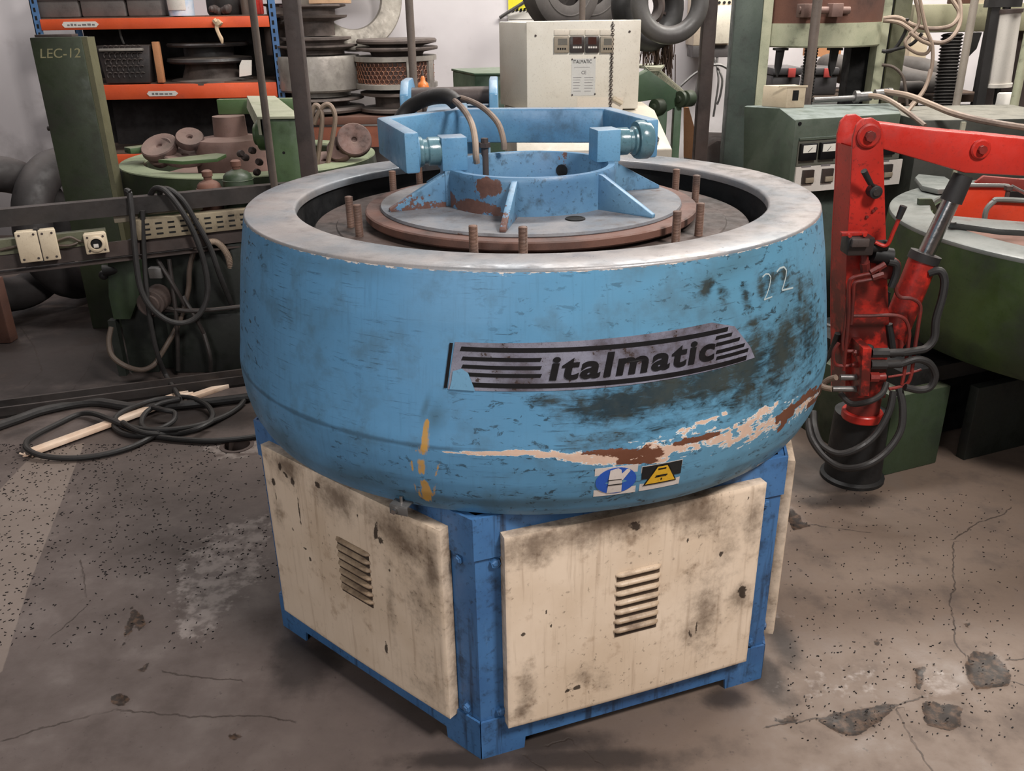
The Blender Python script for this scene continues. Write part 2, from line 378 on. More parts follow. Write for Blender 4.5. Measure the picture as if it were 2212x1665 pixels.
def build_floor():
    hole = PZ(512, 962); hr = .052
    x0, x1, y0, y1, st = -3.2, 2.7, .8, 5.0, .0100
    nx = int((x1 - x0) / st) + 1; ny = int((y1 - y0) / st) + 1
    X, Y = np.meshgrid(np.linspace(x0, x1, nx), np.linspace(y0, y1, ny)); Z = np.zeros_like(X)
    # drain: pull the nearest ring of vertices onto a circle, drop the faces inside it
    dh = np.hypot(X - hole.x, Y - hole.y); inside = dh < hr
    edge = (dh >= hr) & (dh < hr + .013)
    k = np.where(edge, hr / np.maximum(dh, 1e-6), 1); X = hole.x + (X - hole.x) * k; Y = hole.y + (Y - hole.y) * k
    dark_patch = np.zeros_like(X); pale = np.zeros_like(X); stripe = np.zeros_like(X); chip = np.zeros_like(X)
    def B(arr, px, py, rx, ry, rot=0, amp=1.0):
        c = PZ(px, py); q = blob(X, Y, c.x, c.y, rx, ry, rot) * amp; np.maximum(arr, q, out=arr)
    warm = np.clip((X + .25) / .9, 0, 1) * np.clip(1.2 - np.abs(Y - 2.0) * .3, 0, 1)
    warm = np.maximum(warm, np.clip((1.55 - Y) / .4, 0, 1) * .55)
    for a in [(660, 1440, .10, .12), (630, 1400, .06, .07), (1640, 1440, .05, .16, .2), (1690, 1380, .05, .12), (1740, 1040, .22, .14), (1820, 1080, .16, .06), (1570, 1508, .06, .05),
              (430, 905, .5, .12), (200, 860, .5, .1), (1180, 1600, .2, .04), (1260, 1640, .25, .04), (1000, 1640, .2, .03)]: B(dark_patch, *a)  # darker floor patches, the first ones beside the foot of the base
    B(dark_patch, 1700, 1010, .3, .16); B(dark_patch, 180, 770, 1.3, .75, .3, 1.0); B(dark_patch, 60, 680, .6, .5, .3, .9)
    for a in [(480, 1230, .13, .2), (520, 1160, .10, .12), (440, 1330, .07, .1)]: B(pale, *a)  # glossy floor sheen painted as pale colour
    pale = np.maximum(pale, poly_in(X, Y, pix((430, 968), (470, 992), (560, 985), (575, 960), (540, 945)), .03))
    B(pale, 1640, 1320, .12, .1, 0, .6); B(pale, 1830, 1480, .25, .1, 0, .55); B(pale, 170, 640, .40, .16, .5, .8)
    stripe = poly_in(X, Y, pix((183, 955), (68, 985), (-60, 1120), (-80, 1500), (5, 1450), (60, 1270), (165, 1000)), .012)  # light painted in: brighter floor left of a shadow boundary
    # broken-out holes in the concrete
    for pts in [((1755, 1550), (1830, 1535), (1900, 1522), (1945, 1520), (1915, 1545), (1870, 1580), (1840, 1592), (1790, 1572)),
                ((1665, 1555), (1700, 1543), (1730, 1552), (1700, 1562)),
                ((262, 1405), (266, 1370), (285, 1312), (300, 1318), (318, 1345), (300, 1370), (292, 1340), (275, 1380)),
                ((2085, 1420), (2110, 1405), (2150, 1410), (2185, 1450), (2180, 1480), (2110, 1490), (2090, 1465)),
                ((1990, 1520), (2020, 1512), (2075, 1525), (2080, 1560), (2055, 1580), (2000, 1565)),
                ((1695, 1092), (1715, 1098), (1735, 1125), (1755, 1135), (1715, 1145), (1700, 1120)),
                ((1885, 1385), (1905, 1375), (1895, 1395)), ((2080, 1345), (2105, 1340), (2090, 1358)), ((286, 1450), (320, 1432), (312, 1450)),
                ((240, 1502), (262, 1496), (280, 1508), (275, 1522), (250, 1524), (238, 1516)), ((495, 1588), (520, 1580), (525, 1590), (505, 1600)),
                ((265, 1540), (277, 1538), (275, 1546)), ((1975, 1440), (2000, 1436), (1990, 1500), (1978, 1480))]:
        chip = np.maximum(chip, poly_in(X, Y, pix(*pts), .014))
    p = poly_in(X, Y, pix((1980, 1455), (2010, 1438), (2060, 1440), (2095, 1475), (2085, 1500), (2030, 1512), (1990, 1495)), .02); warm = np.maximum(warm, p); pale = np.maximum(pale, p * .62)
    Z -= np.clip((chip - .4) * 2, 0, 1) * .006 + p * .006
    cd = np.full(X.shape, 9.0); csg = np.zeros_like(X); cin = np.zeros_like(X)
    for pts in [((0, 1602), (90, 1572), (180, 1550), (250, 1532), (330, 1540), (420, 1548), (560, 1545), (640, 1560)),
                ((174, 1210), (182, 1250), (185, 1290)), ((185, 1310), (130, 1360), (80, 1400)), ((350, 1450), (400, 1460), (520, 1470)),
                ((1655, 1570), (1760, 1552), (1945, 1520), (2000, 1505)), ((1935, 1530), (1960, 1580), (1990, 1630), (2015, 1665)),
                ((2060, 1170), (2058, 1230), (2062, 1270), (2050, 1300), (2060, 1330), (2062, 1390), (2085, 1415)), ((2060, 1165), (2110, 1130), (2170, 1110), (2185, 1095)),
                ((2185, 1470), (2215, 1480)), ((2170, 1425), (2225, 1422)), ((1180, 1610), (1230, 1595), (1300, 1650)), ((1130, 1630), (1180, 1665)),
                ((50, 840), (90, 800), (75, 750), (40, 700)), ((150, 850), (190, 800), (215, 740)), ((1750, 1132), (1800, 1140), (1880, 1150))]:
        d, s, i = seg_dist(X, Y, pix(*pts)); m = d < cd
        cd = np.where(m, d, cd); csg = np.where(m, s, csg); cin = np.where(m, i, cin)
    keep = ~inside
    idx = np.full(X.shape, -1); idx[keep] = np.arange(keep.sum())
    a, b, c, d = idx[:-1, :-1], idx[:-1, 1:], idx[1:, 1:], idx[1:, :-1]
    ok = (a >= 0) & (b >= 0) & (c >= 0) & (d >= 0)
    fs = np.stack([a[ok], b[ok], c[ok], d[ok]], 1)
    vs = np.stack([X[keep], Y[keep], Z[keep]], 1)
    nv = len(vs)
    # the rest of the slab out to the walls, as a frame round the dense part
    ex = [(-7, -6, 0), (9, -6, 0), (9, 7, 0), (-7, 7, 0), (x0, y0, 0), (x1, y0, 0), (x1, y1, 0), (x0, y1, 0)]
    vs = np.concatenate([vs, np.array(ex, float)]); fx = [(nv + i, nv + (i + 1) % 4, nv + 4 + (i + 1) % 4, nv + 4 + i) for i in range(4)]
    fs = np.concatenate([fs, np.array(fx)])
    me = bpy.data.meshes.new('floor')
    me.vertices.add(len(vs)); me.vertices.foreach_set('co', vs.astype(np.float32).ravel())
    me.loops.add(len(fs) * 4); me.loops.foreach_set('vertex_index', fs.astype(np.int32).ravel())
    me.polygons.add(len(fs)); me.polygons.foreach_set('loop_start', np.arange(0, len(fs) * 4, 4, dtype=np.int32))
    me.update(calc_edges=True); me.validate()
    def fullattr(n, arr, ext=0.0): put_attr(me, n, np.concatenate([arr[keep], np.full(8, ext)]))
    fullattr('warm', warm, .4); fullattr('dark_patch', dark_patch); fullattr('pale', pale); fullattr('stripe', stripe); fullattr('chip', chip)
    fullattr('crackd', np.clip(cd, 0, .2) * np.where(csg == 0, 1, csg), .2); fullattr('crackm', ((cd < .03) & (cin > 0)) * 1.0)
    me.shade_smooth(); me.materials.append(m_floor)
    o = bpy.data.objects.new('floor', me); COL.objects.link(o); o['kind'] = 'structure'; ORG['floor'] = Vector((0, 0, 0))
    # sleeve of the drain going down into the slab
    b = MB(); b.lathe([(hr, .003), (hr + .015, .003), (hr + .015, -.001), (hr + .004, -.12), (hr, -.12)], (hole.x, hole.y, 0), 40)
    b.build('drain_sleeve', m_darksteel, o)
    MB().lathe([(0.0001, -.12), (hr + .01, -.12), (hr + .01, -.13), (.0001, -.13)], (hole.x, hole.y, 0), 32).build('drain_bottom', m_void, o)
build_floor()

def wall_mat():
    g = G('old_white_plaster'); n1 = g.noise(.9, 5); n2 = g.noise(5, 6, .6); n3 = g.noise(40, 3)
    c = g.mix(g.step(n1, .3, .7), S(216, 211, 212), S(198, 192, 194))
    c = g.mix(g.M('MULTIPLY', g.step(n2, .56, .74), .25), c, S(150, 140, 138))
    c = g.mix(g.M('MULTIPLY', g.step(n3, .72, .78), .5), c, S(110, 100, 98))
    x = g.t.nodes.new('ShaderNodeSeparateXYZ'); g.t.links.new(g.obj, x.inputs[0])
    low = g.step(g.M('ADD', x.outputs[2], g.M('MULTIPLY', g.M('SUBTRACT', n2, .5), .8)), .85, .4)   # dado, greyer towards the bottom
    c = g.mix(g.M('MULTIPLY', low, .55), c, S(112, 106, 106))
    return g.fin(c, .8, 0, n2, .2, .006, .3)
m_wall = wall_mat()
def wall(name, lo, hi):
    o = MB().box(lo, hi).build(name, m_wall); o.location = (0, 0, 0)
    for v in o.data.vertices: v.co += ORG[o.name]
    ORG[o.name] = Vector((0, 0, 0)); o['kind'] = 'structure'; return o
wall('wall_back', (-7, 6.9, 0), (9, 7.1, 4.8))
# ------------------------------------------------------------------ the blue machine
mach = thing('vulcanizing_machine', 'large round blue machine on a hexagonal base with cream louvred panels', 'machine', (CX, CY, 0))
HA, HPHI = .758, -1.7568
def hexpt(k, z, grow=0.0):
    a = HPHI + k * PI / 3; r = HA + grow / math.cos(PI / 6)
    return Vector((CX + r * math.cos(a), CY + r * math.sin(a), z))
def hexring(mb, z0, z1, g0, g1):
    """hollow hexagonal band between offsets g0 (outside) and g1 (inside)"""
    vs = []
    for k in range(6): vs += [hexpt(k, z0, g0), hexpt(k, z1, g0), hexpt(k, z1, g1), hexpt(k, z0, g1)]
    fs = []
    for k in range(6):
        j = (k + 1) % 6
        for q in range(4): fs.append((k * 4 + q, j * 4 + q, j * 4 + (q + 1) % 4, k * 4 + (q + 1) % 4))
    return mb.add(vs, fs)
def facefr(k):
    A = hexpt(k, 0); B = hexpt(k + 1, 0); u = (B - A).normalized(); n = Vector((u.y, -u.x, 0))
    return A, u, n
b = MB(); hexring(b, .03, .645, -.004, -.02); b.build('base_casing', m_base, mach)
b = MB(); hexring(b, .548, .648, .002, -.0045)
b.build('upper_band', m_base, mach)
b = MB()
for k in range(6):
    A, u, n = facefr(k)
    L = .758
    pts = [(0, 0), (.105, 0), (.108, .032), (.648, .032), (.651, 0), (L, 0), (L, .108), (0, .108)]
    # butt the six skirts at the corners: inner side mitred
    o3 = [A + u * x + Vector((0, 0, z)) + n * .003 for x, z in pts]
    t = .006
    i3 = [A + u * min(max(x, t * .577), L - t * .577) + Vector((0, 0, z)) - n * (t - .003) for x, z in pts]
    m = len(pts)
    b.add(o3 + i3, [tuple(range(m)), tuple(range(2 * m - 1, m - 1, -1))] + [(i, (i + 1) % m, m + (i + 1) % m, m + i) for i in range(m)])
b.build('base_skirt', m_base, mach)
for k in range(6):
    A, u, n = facefr(k)
    for x, z in ((.046, .533), (.05, .128), (.712, .533), (.716, .128)):
        b = MB(); c = A + u * x + Vector((0, 0, z)) - n * .004
        b.cyl(c, c + n * .009, .0115, .0115, 6); b.cyl(c + n * .009, c + n * .011, .009, .006, 6)
        b.build('bolt', m_base, mach)

def panel_mat():
    g = G('soiled_cream_panel'); n1 = g.noise(4, 6); n2 = g.noise(18, 7, .62); n3 = g.noise(70, 5, .65)
    st = g.noise(1, 6, .6, vec=g.scale(g.uv, (60, 3.5, 1)))
    c = g.mix(g.step(n1, .35, .7), S(226, 206, 184), S(208, 186, 162))
    c = g.mix(g.M('MULTIPLY', g.step(st, .52, .74), .34), c, S(128, 100, 74))
    c = g.mix(g.M('MULTIPLY', g.step(n2, .55, .72), .42), c, S(138, 108, 80))
    c = g.mix(g.M('MULTIPLY', g.M('MULTIPLY', g.step(n3, .60, .68), g.step(n1, .42, .6)), .55), c, S(70, 54, 42))
    k = g.M('MULTIPLY', g.M('SUBTRACT', n2, .5), 1.1); k3 = g.M('MULTIPLY', g.M('SUBTRACT', n3, .5), 1.0)
    sm = g.step(g.M('ADD', g.attr('smear_shade'), g.M('ADD', g.M('MULTIPLY', k, .8), g.M('MULTIPLY', k3, .5))), .28, 1.0)
    c = g.mix(g.M('MULTIPLY', sm, .78), c, S(78, 60, 46))
    sp = g.step(g.M('ADD', g.attr('spot'), g.M('ADD', k3, g.M('MULTIPLY', k, .6))), .45, .62)
    c = g.mix(g.M('MULTIPLY', sp, .9), c, S(34, 25, 20))
    return g.fin(c, g.step(n2, .3, .7, .38, .6), 0, n3, .1, .002, .4)
m_panel = panel_mat()
m_louvre = paint('grimy_cream_louvre', S(186, 164, 140), S(160, 138, 114), grime=.8, gcol=S(92, 72, 56), rough=.5, sc=2)
m_louvre_dark = paint('louvre_shadowed_gap', S(84, 66, 50), S(64, 50, 40), grime=.5, rough=.7)
PU0, PU1, PZ0, PZ1, POFF = .058, .688, .097, .607, .03
def panel(k, name_label, smears, spots, louv):
    A, u, n = facefr(k); st = .006
    w, h = PU1 - PU0, PZ1 - PZ0
    nx, ny = int(w / st) + 1, int(h / st) + 1
    Xs, Zs = np.meshgrid(np.linspace(0, w, nx), np.linspace(0, h, ny))
    # rounded edge back to the casing
    org = ORG[mach.name]; o0 = A + u * PU0 + Vector((0, 0, PZ0)) + n * POFF - org
    bow = .004 * np.sin(Xs / w * PI)
    er = np.minimum(np.minimum(Xs, w - Xs), np.minimum(Zs, h - Zs)); bow = bow - np.where(er < .001, .0025, 0)
    co = np.stack([o0.x + u.x * Xs + n.x * bow, o0.y + u.y * Xs + n.y * bow, o0.z + Zs], -1).reshape(-1, 3)
    idx = np.arange(nx * ny).reshape(ny, nx)
    fs = np.stack([idx[:-1, :-1], idx[:-1, 1:], idx[1:, 1:], idx[1:, :-1]], -1).reshape(-1, 4).tolist()
    rim = list(idx[0, :]) + list(idx[1:, -1]) + list(idx[-1, -2::-1]) + list(idx[-2:0:-1, 0])
    nv = len(co); back = co[rim] - np.array(n) * .029
    co = np.concatenate([co, back]); m = len(rim)
    fs += [(rim[(i + 1) % m], rim[i], nv + i, nv + (i + 1) % m) for i in range(m)] + [tuple(nv + i for i in range(m - 1, -1, -1))]
    me = bpy.data.meshes.new('panel'); me.from_pydata(co.tolist(), [], [tuple(int(q) for q in f) for f in fs]); me.update()
    sm = np.zeros_like(Xs); sp = np.zeros_like(Xs)
    for a in smears: sm = np.maximum(sm, blob(Xs, Zs, a[0] - PU0, a[1] - PZ0, *a[2:5]) * (a[5] if len(a) > 5 else 1))
    for a in spots: sp = np.maximum(sp, blob(Xs, Zs, a[0] - PU0, a[1] - PZ0, *a[2:5]))
    em = np.clip(1 - er / .02, 0, 1) * .45; sm = np.maximum(sm, em)
    pad = lambda x, v: np.concatenate([x.ravel(), np.full(m, v)])
    put_attr(me, 'smear_shade', pad(sm, .75)); put_attr(me, 'spot', pad(sp, 0))
    uvl = me.uv_layers.new(name='UVMap'); uvs = np.concatenate([np.stack([Xs, Zs], -1).reshape(-1, 2), np.zeros((m, 2))])
    li = np.zeros(len(me.loops), np.int32); me.loops.foreach_get('vertex_index', li); uvl.data.foreach_set('uv', uvs[li].astype(np.float32).ravel())
    me.shade_smooth(); me.set_sharp_from_angle(angle=R_(40)); me.materials.append(m_panel)
    o = bpy.data.objects.new('side_panel', me); COL.objects.link(o); o.parent = mach; ORG[o.name] = org
    if name_label: o['label'] = name_label
    # pressed louvres: a hood over a dark slot
    u0, u1, z0, z1, cnt = louv; pitch = (z1 - z0) / cnt
    for q in range(cnt):
        zz = z0 + pitch * q; F = lambda x, z, d: A + u * x + Vector((0, 0, z)) + n * (POFF + .0045 + d)
        b = MB()
        prof = [(0, .000), (0, .0085), (pitch * .12, .0098), (pitch * .26, .0075), (pitch * .36, 0)]
        xs = [(u0, 0.0), (u0 + .006, .75), (u0 + .014, 1), (u1 - .014, 1), (u1 - .006, .75), (u1, 0.0)]
        vs = [F(x, zz + pitch * .62 + p[0] * (.6 + .4 * s), p[1] * s) for x, s in xs for p in prof[1:]]
        kk = len(prof) - 1
        fs = [(i * kk + j, (i + 1) * kk + j, (i + 1) * kk + j + 1, i * kk + j + 1) for i in range(len(xs) - 1) for j in range(kk - 1)]
        b.add(vs, fs); lo = b.build('louvre', m_louvre, o, ang=60)
        b = MB(); b.obox(F(u0 + .004, zz + pitch * .06, -.003), u * (u1 - u0 - .008), (0, 0, pitch * .58), n * .0042); b.build('louvre_slot', m_louvre_dark, o)
    return o
panel(0, 'cream panel with brown smears, drum shade painted along its top, and a louvre block',
      [(.30, .595, .2, .055, .0), (.50, .575, .1, .055, -.4), (.12, .58, .1, .05, 0), (.66, .52, .04, .1, 0, .8), (.60, .46, .05, .12, 0, .7), (.55, .28, .05, .12, .1, .85), (.645, .30, .035, .05, 0, 1), (.10, .20, .03, .07, 0, .8), (.24, .20, .035, .04, 0, .75), (.09, .14, .03, .04, 0, .8), (.29, .17, .03, .05, .4, .6), (.5, .36, .04, .14, 0, .5), (.52, .24, .04, .05, 0, .8)],  # smears; those along the top also carry the drum's shade as colour
      [(.355, .572, .013, .011, 0), (.652, .318, .012, .02, .2), (.225, .168, .010, .009, 0), (.095, .355, .007, .006, 0), (.16, .36, .004, .006, 0), (.58, .445, .006, .008, 0), (.515, .235, .005, .012, .2), (.53, .25, .003, .02, 0), (.64, .58, .004, .004, 0), (.17, .53, .003, .009, .1), (.20, .165, .006, .005, 0), (.15, .40, .0025, .008, 0), (.49, .505, .003, .01, -.2)],
      (.311, .424, .285, .462, 7))
panel(5, 'cream panel with black drip marks, left of the front corner post',
      [],[], (.37, .37, .3, .3, 0)) if False else None
# the left panel runs the other way: face 5 goes from corner 5 (left) to corner 0 (front)
f5 = lambda x: .758 - x
panel(5, 'cream panel with black oil drips, left of the front corner',
      [(f5(.60), .585, .07, .05, 0), (f5(.40), .57, .08, .06, .3), (f5(.20), .55, .10, .06, -.4), (f5(.10), .50, .03, .08, 0), (f5(.14), .40, .06, .12, .2, .7), (f5(.24), .35, .02, .22, 0, .65), (f5(.12), .24, .07, .07, 0, .55), (f5(.66), .45, .03, .16, 0, .6), (f5(.13), .15, .1, .05, .2, .6)],
      [(f5(.62), .575, .006, .02, -.2), (f5(.60), .555, .014, .006, -.7), (f5(.575), .545, .009, .011, 0), (f5(.66), .515, .008, .012, 0), (f5(.658), .475, .003, .025, .1), (f5(.56), .47, .003, .05, 0), (f5(.47), .575, .010, .008, 0), (f5(.27), .53, .006, .03, -.2), (f5(.255), .51, .009, .01, 0), (f5(.33), .545, .004, .006, 0), (f5(.31), .43, .006, .012, 0), (f5(.235), .44, .004, .006, 0), (f5(.555), .36, .009, .004, 0), (f5(.60), .40, .003, .01, 0), (f5(.33), .36, .004, .006, 0), (f5(.54), .335, .004, .009, 0), (f5(.27), .20, .006, .02, 0)],
      (f5(.419), f5(.299), .300, .458, 7))
for k in (1, 2, 3, 4): panel(k, None, [(.3, .59, .3, .05, 0)], [(.35, .57, .012, .012, 0)], (.311, .424, .285, .462, 7))

# ---- drum
def rust_attr(o):
    """where the blue has flaked off the hub: its left front and the foot of the left rib"""
    n = len(o.data.vertices); c = np.zeros(n * 3, np.float32); o.data.vertices.foreach_get('co', c); c = c.reshape(-1, 3) + np.array(ORG[o.name])
    an = np.degrees(np.arctan2(c[:, 1] - CY, c[:, 0] - CX)); rr = np.hypot(c[:, 0] - CX, c[:, 1] - CY); out = np.zeros(n)
    for a0, z0, wa, wz, amp in ((-118, 1.215, 13, .022, 1.0), (-128, 1.165, 22, .018, .95), (-108, 1.155, 14, .010, .8), (-160, 1.168, 14, .022, 1.0), (-140, 1.16, 12, .02, .9), (60, 1.235, 10, .008, .7)):
        out = np.maximum(out, np.clip(1 - .5 * np.hypot((an - a0) / wa, (c[:, 2] - z0) / wz), 0, 1) * amp)
    put_attr(o.data, 'flake', out)
PROF = np.array([(.652, .735), (.668, .745), (.70, .759), (.735, .7665), (.775, .770), (.806, .7705), (.818, .769), (.85, .764), (.945, .752), (1.06, .735), (1.150, .7175), (1.157, .7160)])
def drum_r(z): return np.interp(z, PROF[:, 0], PROF[:, 1])
def dpt(deg, z, off=0.0):
    r = float(drum_r(z)) + off; a = R_(deg); return Vector((CX + r * math.cos(a), CY + r * math.sin(a), z))
def dsz(px, py, rr=.757):
    """photo pixel -> (angle in degrees, height) on the drum"""
    d = ray(px, py); a = d.x ** 2 + d.y ** 2; bq = -2 * (d.x * CX + d.y * CY); c = CX ** 2 + CY ** 2 - rr * rr
    disc = bq * bq - 4 * a * c; t = (-bq - math.sqrt(max(0, disc))) / 2 / a; q = Vector((0, 0, CAMH)) + d * t
    return math.degrees(math.atan2(q.y - CY, q.x - CX)), q.z
DR = .757
def dS(px, py):
    a, z = dsz(px, py); return R_(a + 90) * DR, z
def drum_mat():
    g = G('scuffed_blue_drum_paint')
    n1 = g.noise(2.2, 5); n2 = g.noise(11, 7, .62); n3 = g.noise(55, 6, .65); n4 = g.noise(7, 4)
    hs = g.noise(1, 6, .7, vec=g.scale(g.uv, (11, 170, 1))); vs_ = g.noise(1, 6, .7, vec=g.scale(g.uv, (90, 6, 1)))
    ds = g.noise(1, 5, .7, vec=g.scale(g.uv, (28, 60, 1)), dist=.6)
    c = g.mix(g.step(n1, .32, .68), S(92, 144, 184), S(80, 130, 168))
    c = g.mix(g.M('MULTIPLY', g.step(vs_, .5, .75), .35), c, S(70, 106, 134))
    c = g.mix(g.M('MULTIPLY', g.attr('teal'), .62), c, S(84, 132, 150))
    gr = g.step(g.M('ADD', g.attr('grime'), g.M('MULTIPLY', g.M('SUBTRACT', n2, .5), .9)), .15, .95)
    c = g.mix(g.M('MULTIPLY', gr, .6), c, S(60, 80, 84))
    # fine scratches, gathered in patches
    patch = g.step(n4, .44, .64)
    sc1 = g.M('MULTIPLY', g.step(hs, .56, .64), patch)
    c = g.mix(g.M('MULTIPLY', sc1, .7), c, S(40, 60, 74))
    c = g.mix(g.M('MULTIPLY', g.step(n2, .50, .70), .4), c, S(70, 98, 114))
    sc2 = g.M('MULTIPLY', g.step(ds, .575, .635), g.M('MAXIMUM', g.step(n1, .42, .6), g.M('MULTIPLY', g.attr('teal'), .8)))
    c = g.mix(g.M('MULTIPLY', sc2, .85), c, S(36, 52, 60))
    c = g.mix(g.M('MULTIPLY', g.step(hs, .30, .24), .25), c, S(140, 180, 204))
    # grease
    k = g.M('ADD', g.M('MULTIPLY', g.M('SUBTRACT', ds, .5), 1.1), g.M('ADD', g.M('MULTIPLY', g.M('SUBTRACT', n2, .5), .6), g.M('MULTIPLY', g.M('SUBTRACT', hs, .5), .5)))
    gz = g.step(g.M('ADD', g.attr('grease'), k), .18, .74)
    c = g.mix(g.M('MULTIPLY', gz, .93), c, g.mix(g.step(n2, .35, .65), S(20, 30, 32), S(44, 46, 36)))
    # crease line
    c = g.mix(g.M('MULTIPLY', g.step(g.M('ADD', g.attr('crease'), g.M('MULTIPLY', g.M('SUBTRACT', n2, .5), .8)), .3, .9), .6), c, S(44, 66, 82))
    # paint scraped off to primer, then to rusty steel
    fl = g.noise(1, 6, .62, vec=g.scale(g.uv, (26, 64, 1)), dist=.5)
    kk = g.M('ADD', g.M('MULTIPLY', g.M('SUBTRACT', hs, .5), .5), g.M('ADD', g.M('MULTIPLY', g.M('SUBTRACT', n3, .5), .7), g.M('MULTIPLY', g.M('SUBTRACT', fl, .5), 1.5)))
    c = g.mix(g.step(g.M('ADD', g.attr('scrape'), kk), .52, .57), c, S(206, 214, 216))
    c = g.mix(g.step(g.M('ADD', g.attr('scrape'), kk), .56, .63), c, g.mix(n3, S(214, 186, 166), S(186, 154, 136)))
    c = g.mix(g.step(g.M('ADD', g.attr('bare'), kk), .50, .58), c, g.mix(n2, S(86, 50, 34), S(112, 70, 52)))
    # yellow brush marks
    ky = g.M('MULTIPLY', g.M('SUBTRACT', g.noise(1, 5, .7, vec=g.scale(g.uv, (120, 24, 1))), .5), 1.0)
    c = g.mix(g.M('MULTIPLY', g.step(g.M('ADD', g.attr('yellow'), ky), .56, .74), .85), c, S(192, 142, 46))
    # pale worn edge
    c = g.mix(g.step(g.M('ADD', g.attr('wear'), kk), .5, .6), c, S(206, 196, 188))
    r = g.step(n2, .3, .7, .36, .55); r = g.M('ADD', r, g.M('MULTIPLY', gz, .08))
    return g.fin(c, r, 0, g.M('ADD', n3, g.M('MULTIPLY', hs, .6)), .07, .002, .5)
m_drum = drum_mat()
def build_drum():
    ang = np.concatenate([np.arange(-176, -4, .42), np.arange(-4, 184, 6.0)]); na = len(ang)
    zs = np.unique(np.concatenate([np.arange(.652, 1.157, .0055), [1.157]])); nz = len(zs)
    A, Z = np.meshgrid(ang, zs); Rr = drum_r(Z)
    Sx = np.radians(A + 90) * DR
    grease = np.zeros_like(Z); grime = np.zeros_like(Z); scrape = np.zeros_like(Z); bare = np.zeros_like(Z); yellow = np.zeros_like(Z)
    def B(arr, px, py, rx, ry, rot=0.0, amp=1.0):
        s, z = dS(px, py); np.maximum(arr, blob(Sx, Z, s, z, rx, ry, rot) * amp, out=arr)
    for a in [(1340, 872, .10, .034, .05), (1290, 880, .08, .018, .05, .9), (1430, 850, .10, .035, .1, .95), (1530, 825, .10, .05, .1, .88), (1620, 790, .09, .06, .3, .9), (1690, 760, .09, .06, .4, .85), (1660, 830, .10, .05, .4, .7),
              (1750, 720, .08, .10, .6, .75), (1600, 850, .14, .05, .1, .62), (1480, 800, .10, .05, .1, .7), (1400, 800, .06, .035, .1, .7), (1180, 868, .035, .012, 0, .75), (1548, 632, .022, .013, .8, .95), (1582, 640, .013, .02, .6, .7), (1632, 648, .013, .03, .3, .72),
              (1690, 610, .03, .03, 0, .7), (1720, 600, .02, .03, 0, .75), (1668, 630, .014, .03, 0, .75), (1745, 640, .02, .04, 0, .7), (1735, 690, .04, .05, 0, .7), (1640, 700, .035, .008, .15, .75), (1700, 860, .10, .03, .5, .5), (1430, 920, .2, .025, .1, .55)]: B(grease, *a)
    for a in [(760, 1030, .14, .035, .2), (880, 1075, .07, .03, 0), (620, 960, .12, .05, 0), (560, 870, .10, .08, 0, .8), (720, 590, .2, .03, 0, .7), (800, 560, .2, .02, 0, .8), (930, 590, .1, .02, 0, .6), (680, 700, .14, .07, 0, .5), (900, 690, .15, .06, 0, .45), (1000, 1085, .3, .012, 0, .9), (1250, 1080, .25, .012, 0, .8),
              (1200, 620, .15, .05, 0, .4), (1420, 590, .1, .03, 0, .5), (1600, 590, .16, .03, .2, .75), (1500, 660, .2, .06, .1, .5), (1720, 700, .14, .12, .4, .6), (940, 900, .02, .035, -.3, .9), (920, 880, .008, .03, -.3, .9), (1040, 1070, .12, .02, 0, .5), (820, 940, .1, .02, 0, .5)]: B(grime, *a)
    def band(arr, pts, amp=1.0, gain=.5):
        q = [dS(x, y) for x, y, _ in pts]
        for i in range(len(q) - 1):
            (ax, az), (bx, bz) = q[i], q[i + 1]; dx, dz = bx - ax, bz - az; t = np.clip(((Sx - ax) * dx + (Z - az) * dz) / (dx * dx + dz * dz), 0, 1)
            wd = (pts[i][2] + (pts[i + 1][2] - pts[i][2]) * t) / 1000.0
            d = np.hypot(Sx - ax - t * dx, Z - az - t * dz)
            np.maximum(arr, np.clip(1 - .5 * d / wd, 0, 1) * amp, out=arr)
    band(scrape, [(960, 968, 2), (1040, 971, 4), (1140, 972, 7), (1240, 980, 11), (1330, 982, 20), (1430, 968, 24)])
    band(scrape, [(1430, 968, 24), (1500, 950, 26), (1560, 940, 30), (1640, 920, 30), (1690, 890, 30), (1730, 865, 26), (1772, 832, 18)], .74)
    band(scrape, [(1560, 940, 10), (1620, 900, 12), (1670, 868, 10)], .8)
    band(scrape, [(1420, 940, 8), (1500, 915, 10), (1560, 890, 9)], .62)
    band(bare, [(1255, 972, 4), (1330, 970, 11), (1410, 972, 15)]); band(bare, [(1330, 992, 5), (1400, 988, 8)])
    band(bare, [(1450, 952, 5), (1500, 942, 10), (1545, 930, 4)]); band(bare, [(1668, 900, 12), (1700, 885, 16), (1672, 925, 8)]); band(bare, [(1690, 885, 12), (1735, 848, 12), (1768, 828, 8)]); band(bare, [(1735, 872, 8), (1762, 850, 8)])
    band(yellow, [(925, 908, 7), (922, 940, 10), (920, 965, 12)]); band(yellow, [(905, 968, 5), (925, 975, 5)], .8)
    band(yellow, [(915, 992, 12), (916, 1012, 12)], .9); band(yellow, [(894, 990, 4), (896, 1010, 5)], .9); band(yellow, [(954, 992, 4), (944, 1022, 4)], .9)
    band(yellow, [(920, 1040, 13), (922, 1062, 17), (920, 1078, 14)]); band(yellow, [(896, 1035, 4), (902, 1060, 5), (910, 1080, 5)], .8); band(yellow, [(945, 1040, 4), (938, 1068, 6)], .8)
    # grease does not lie on the scraped metal
    grease *= np.clip(1.25 - scrape * 1.4, 0, 1)
    crease = np.clip(1 - np.abs(Z - .812) / .011, 0, 1) * np.clip(1 - scrape, 0, 1)
    wear = np.clip(1 - (1.157 - Z) / .008, 0, 1) * .56
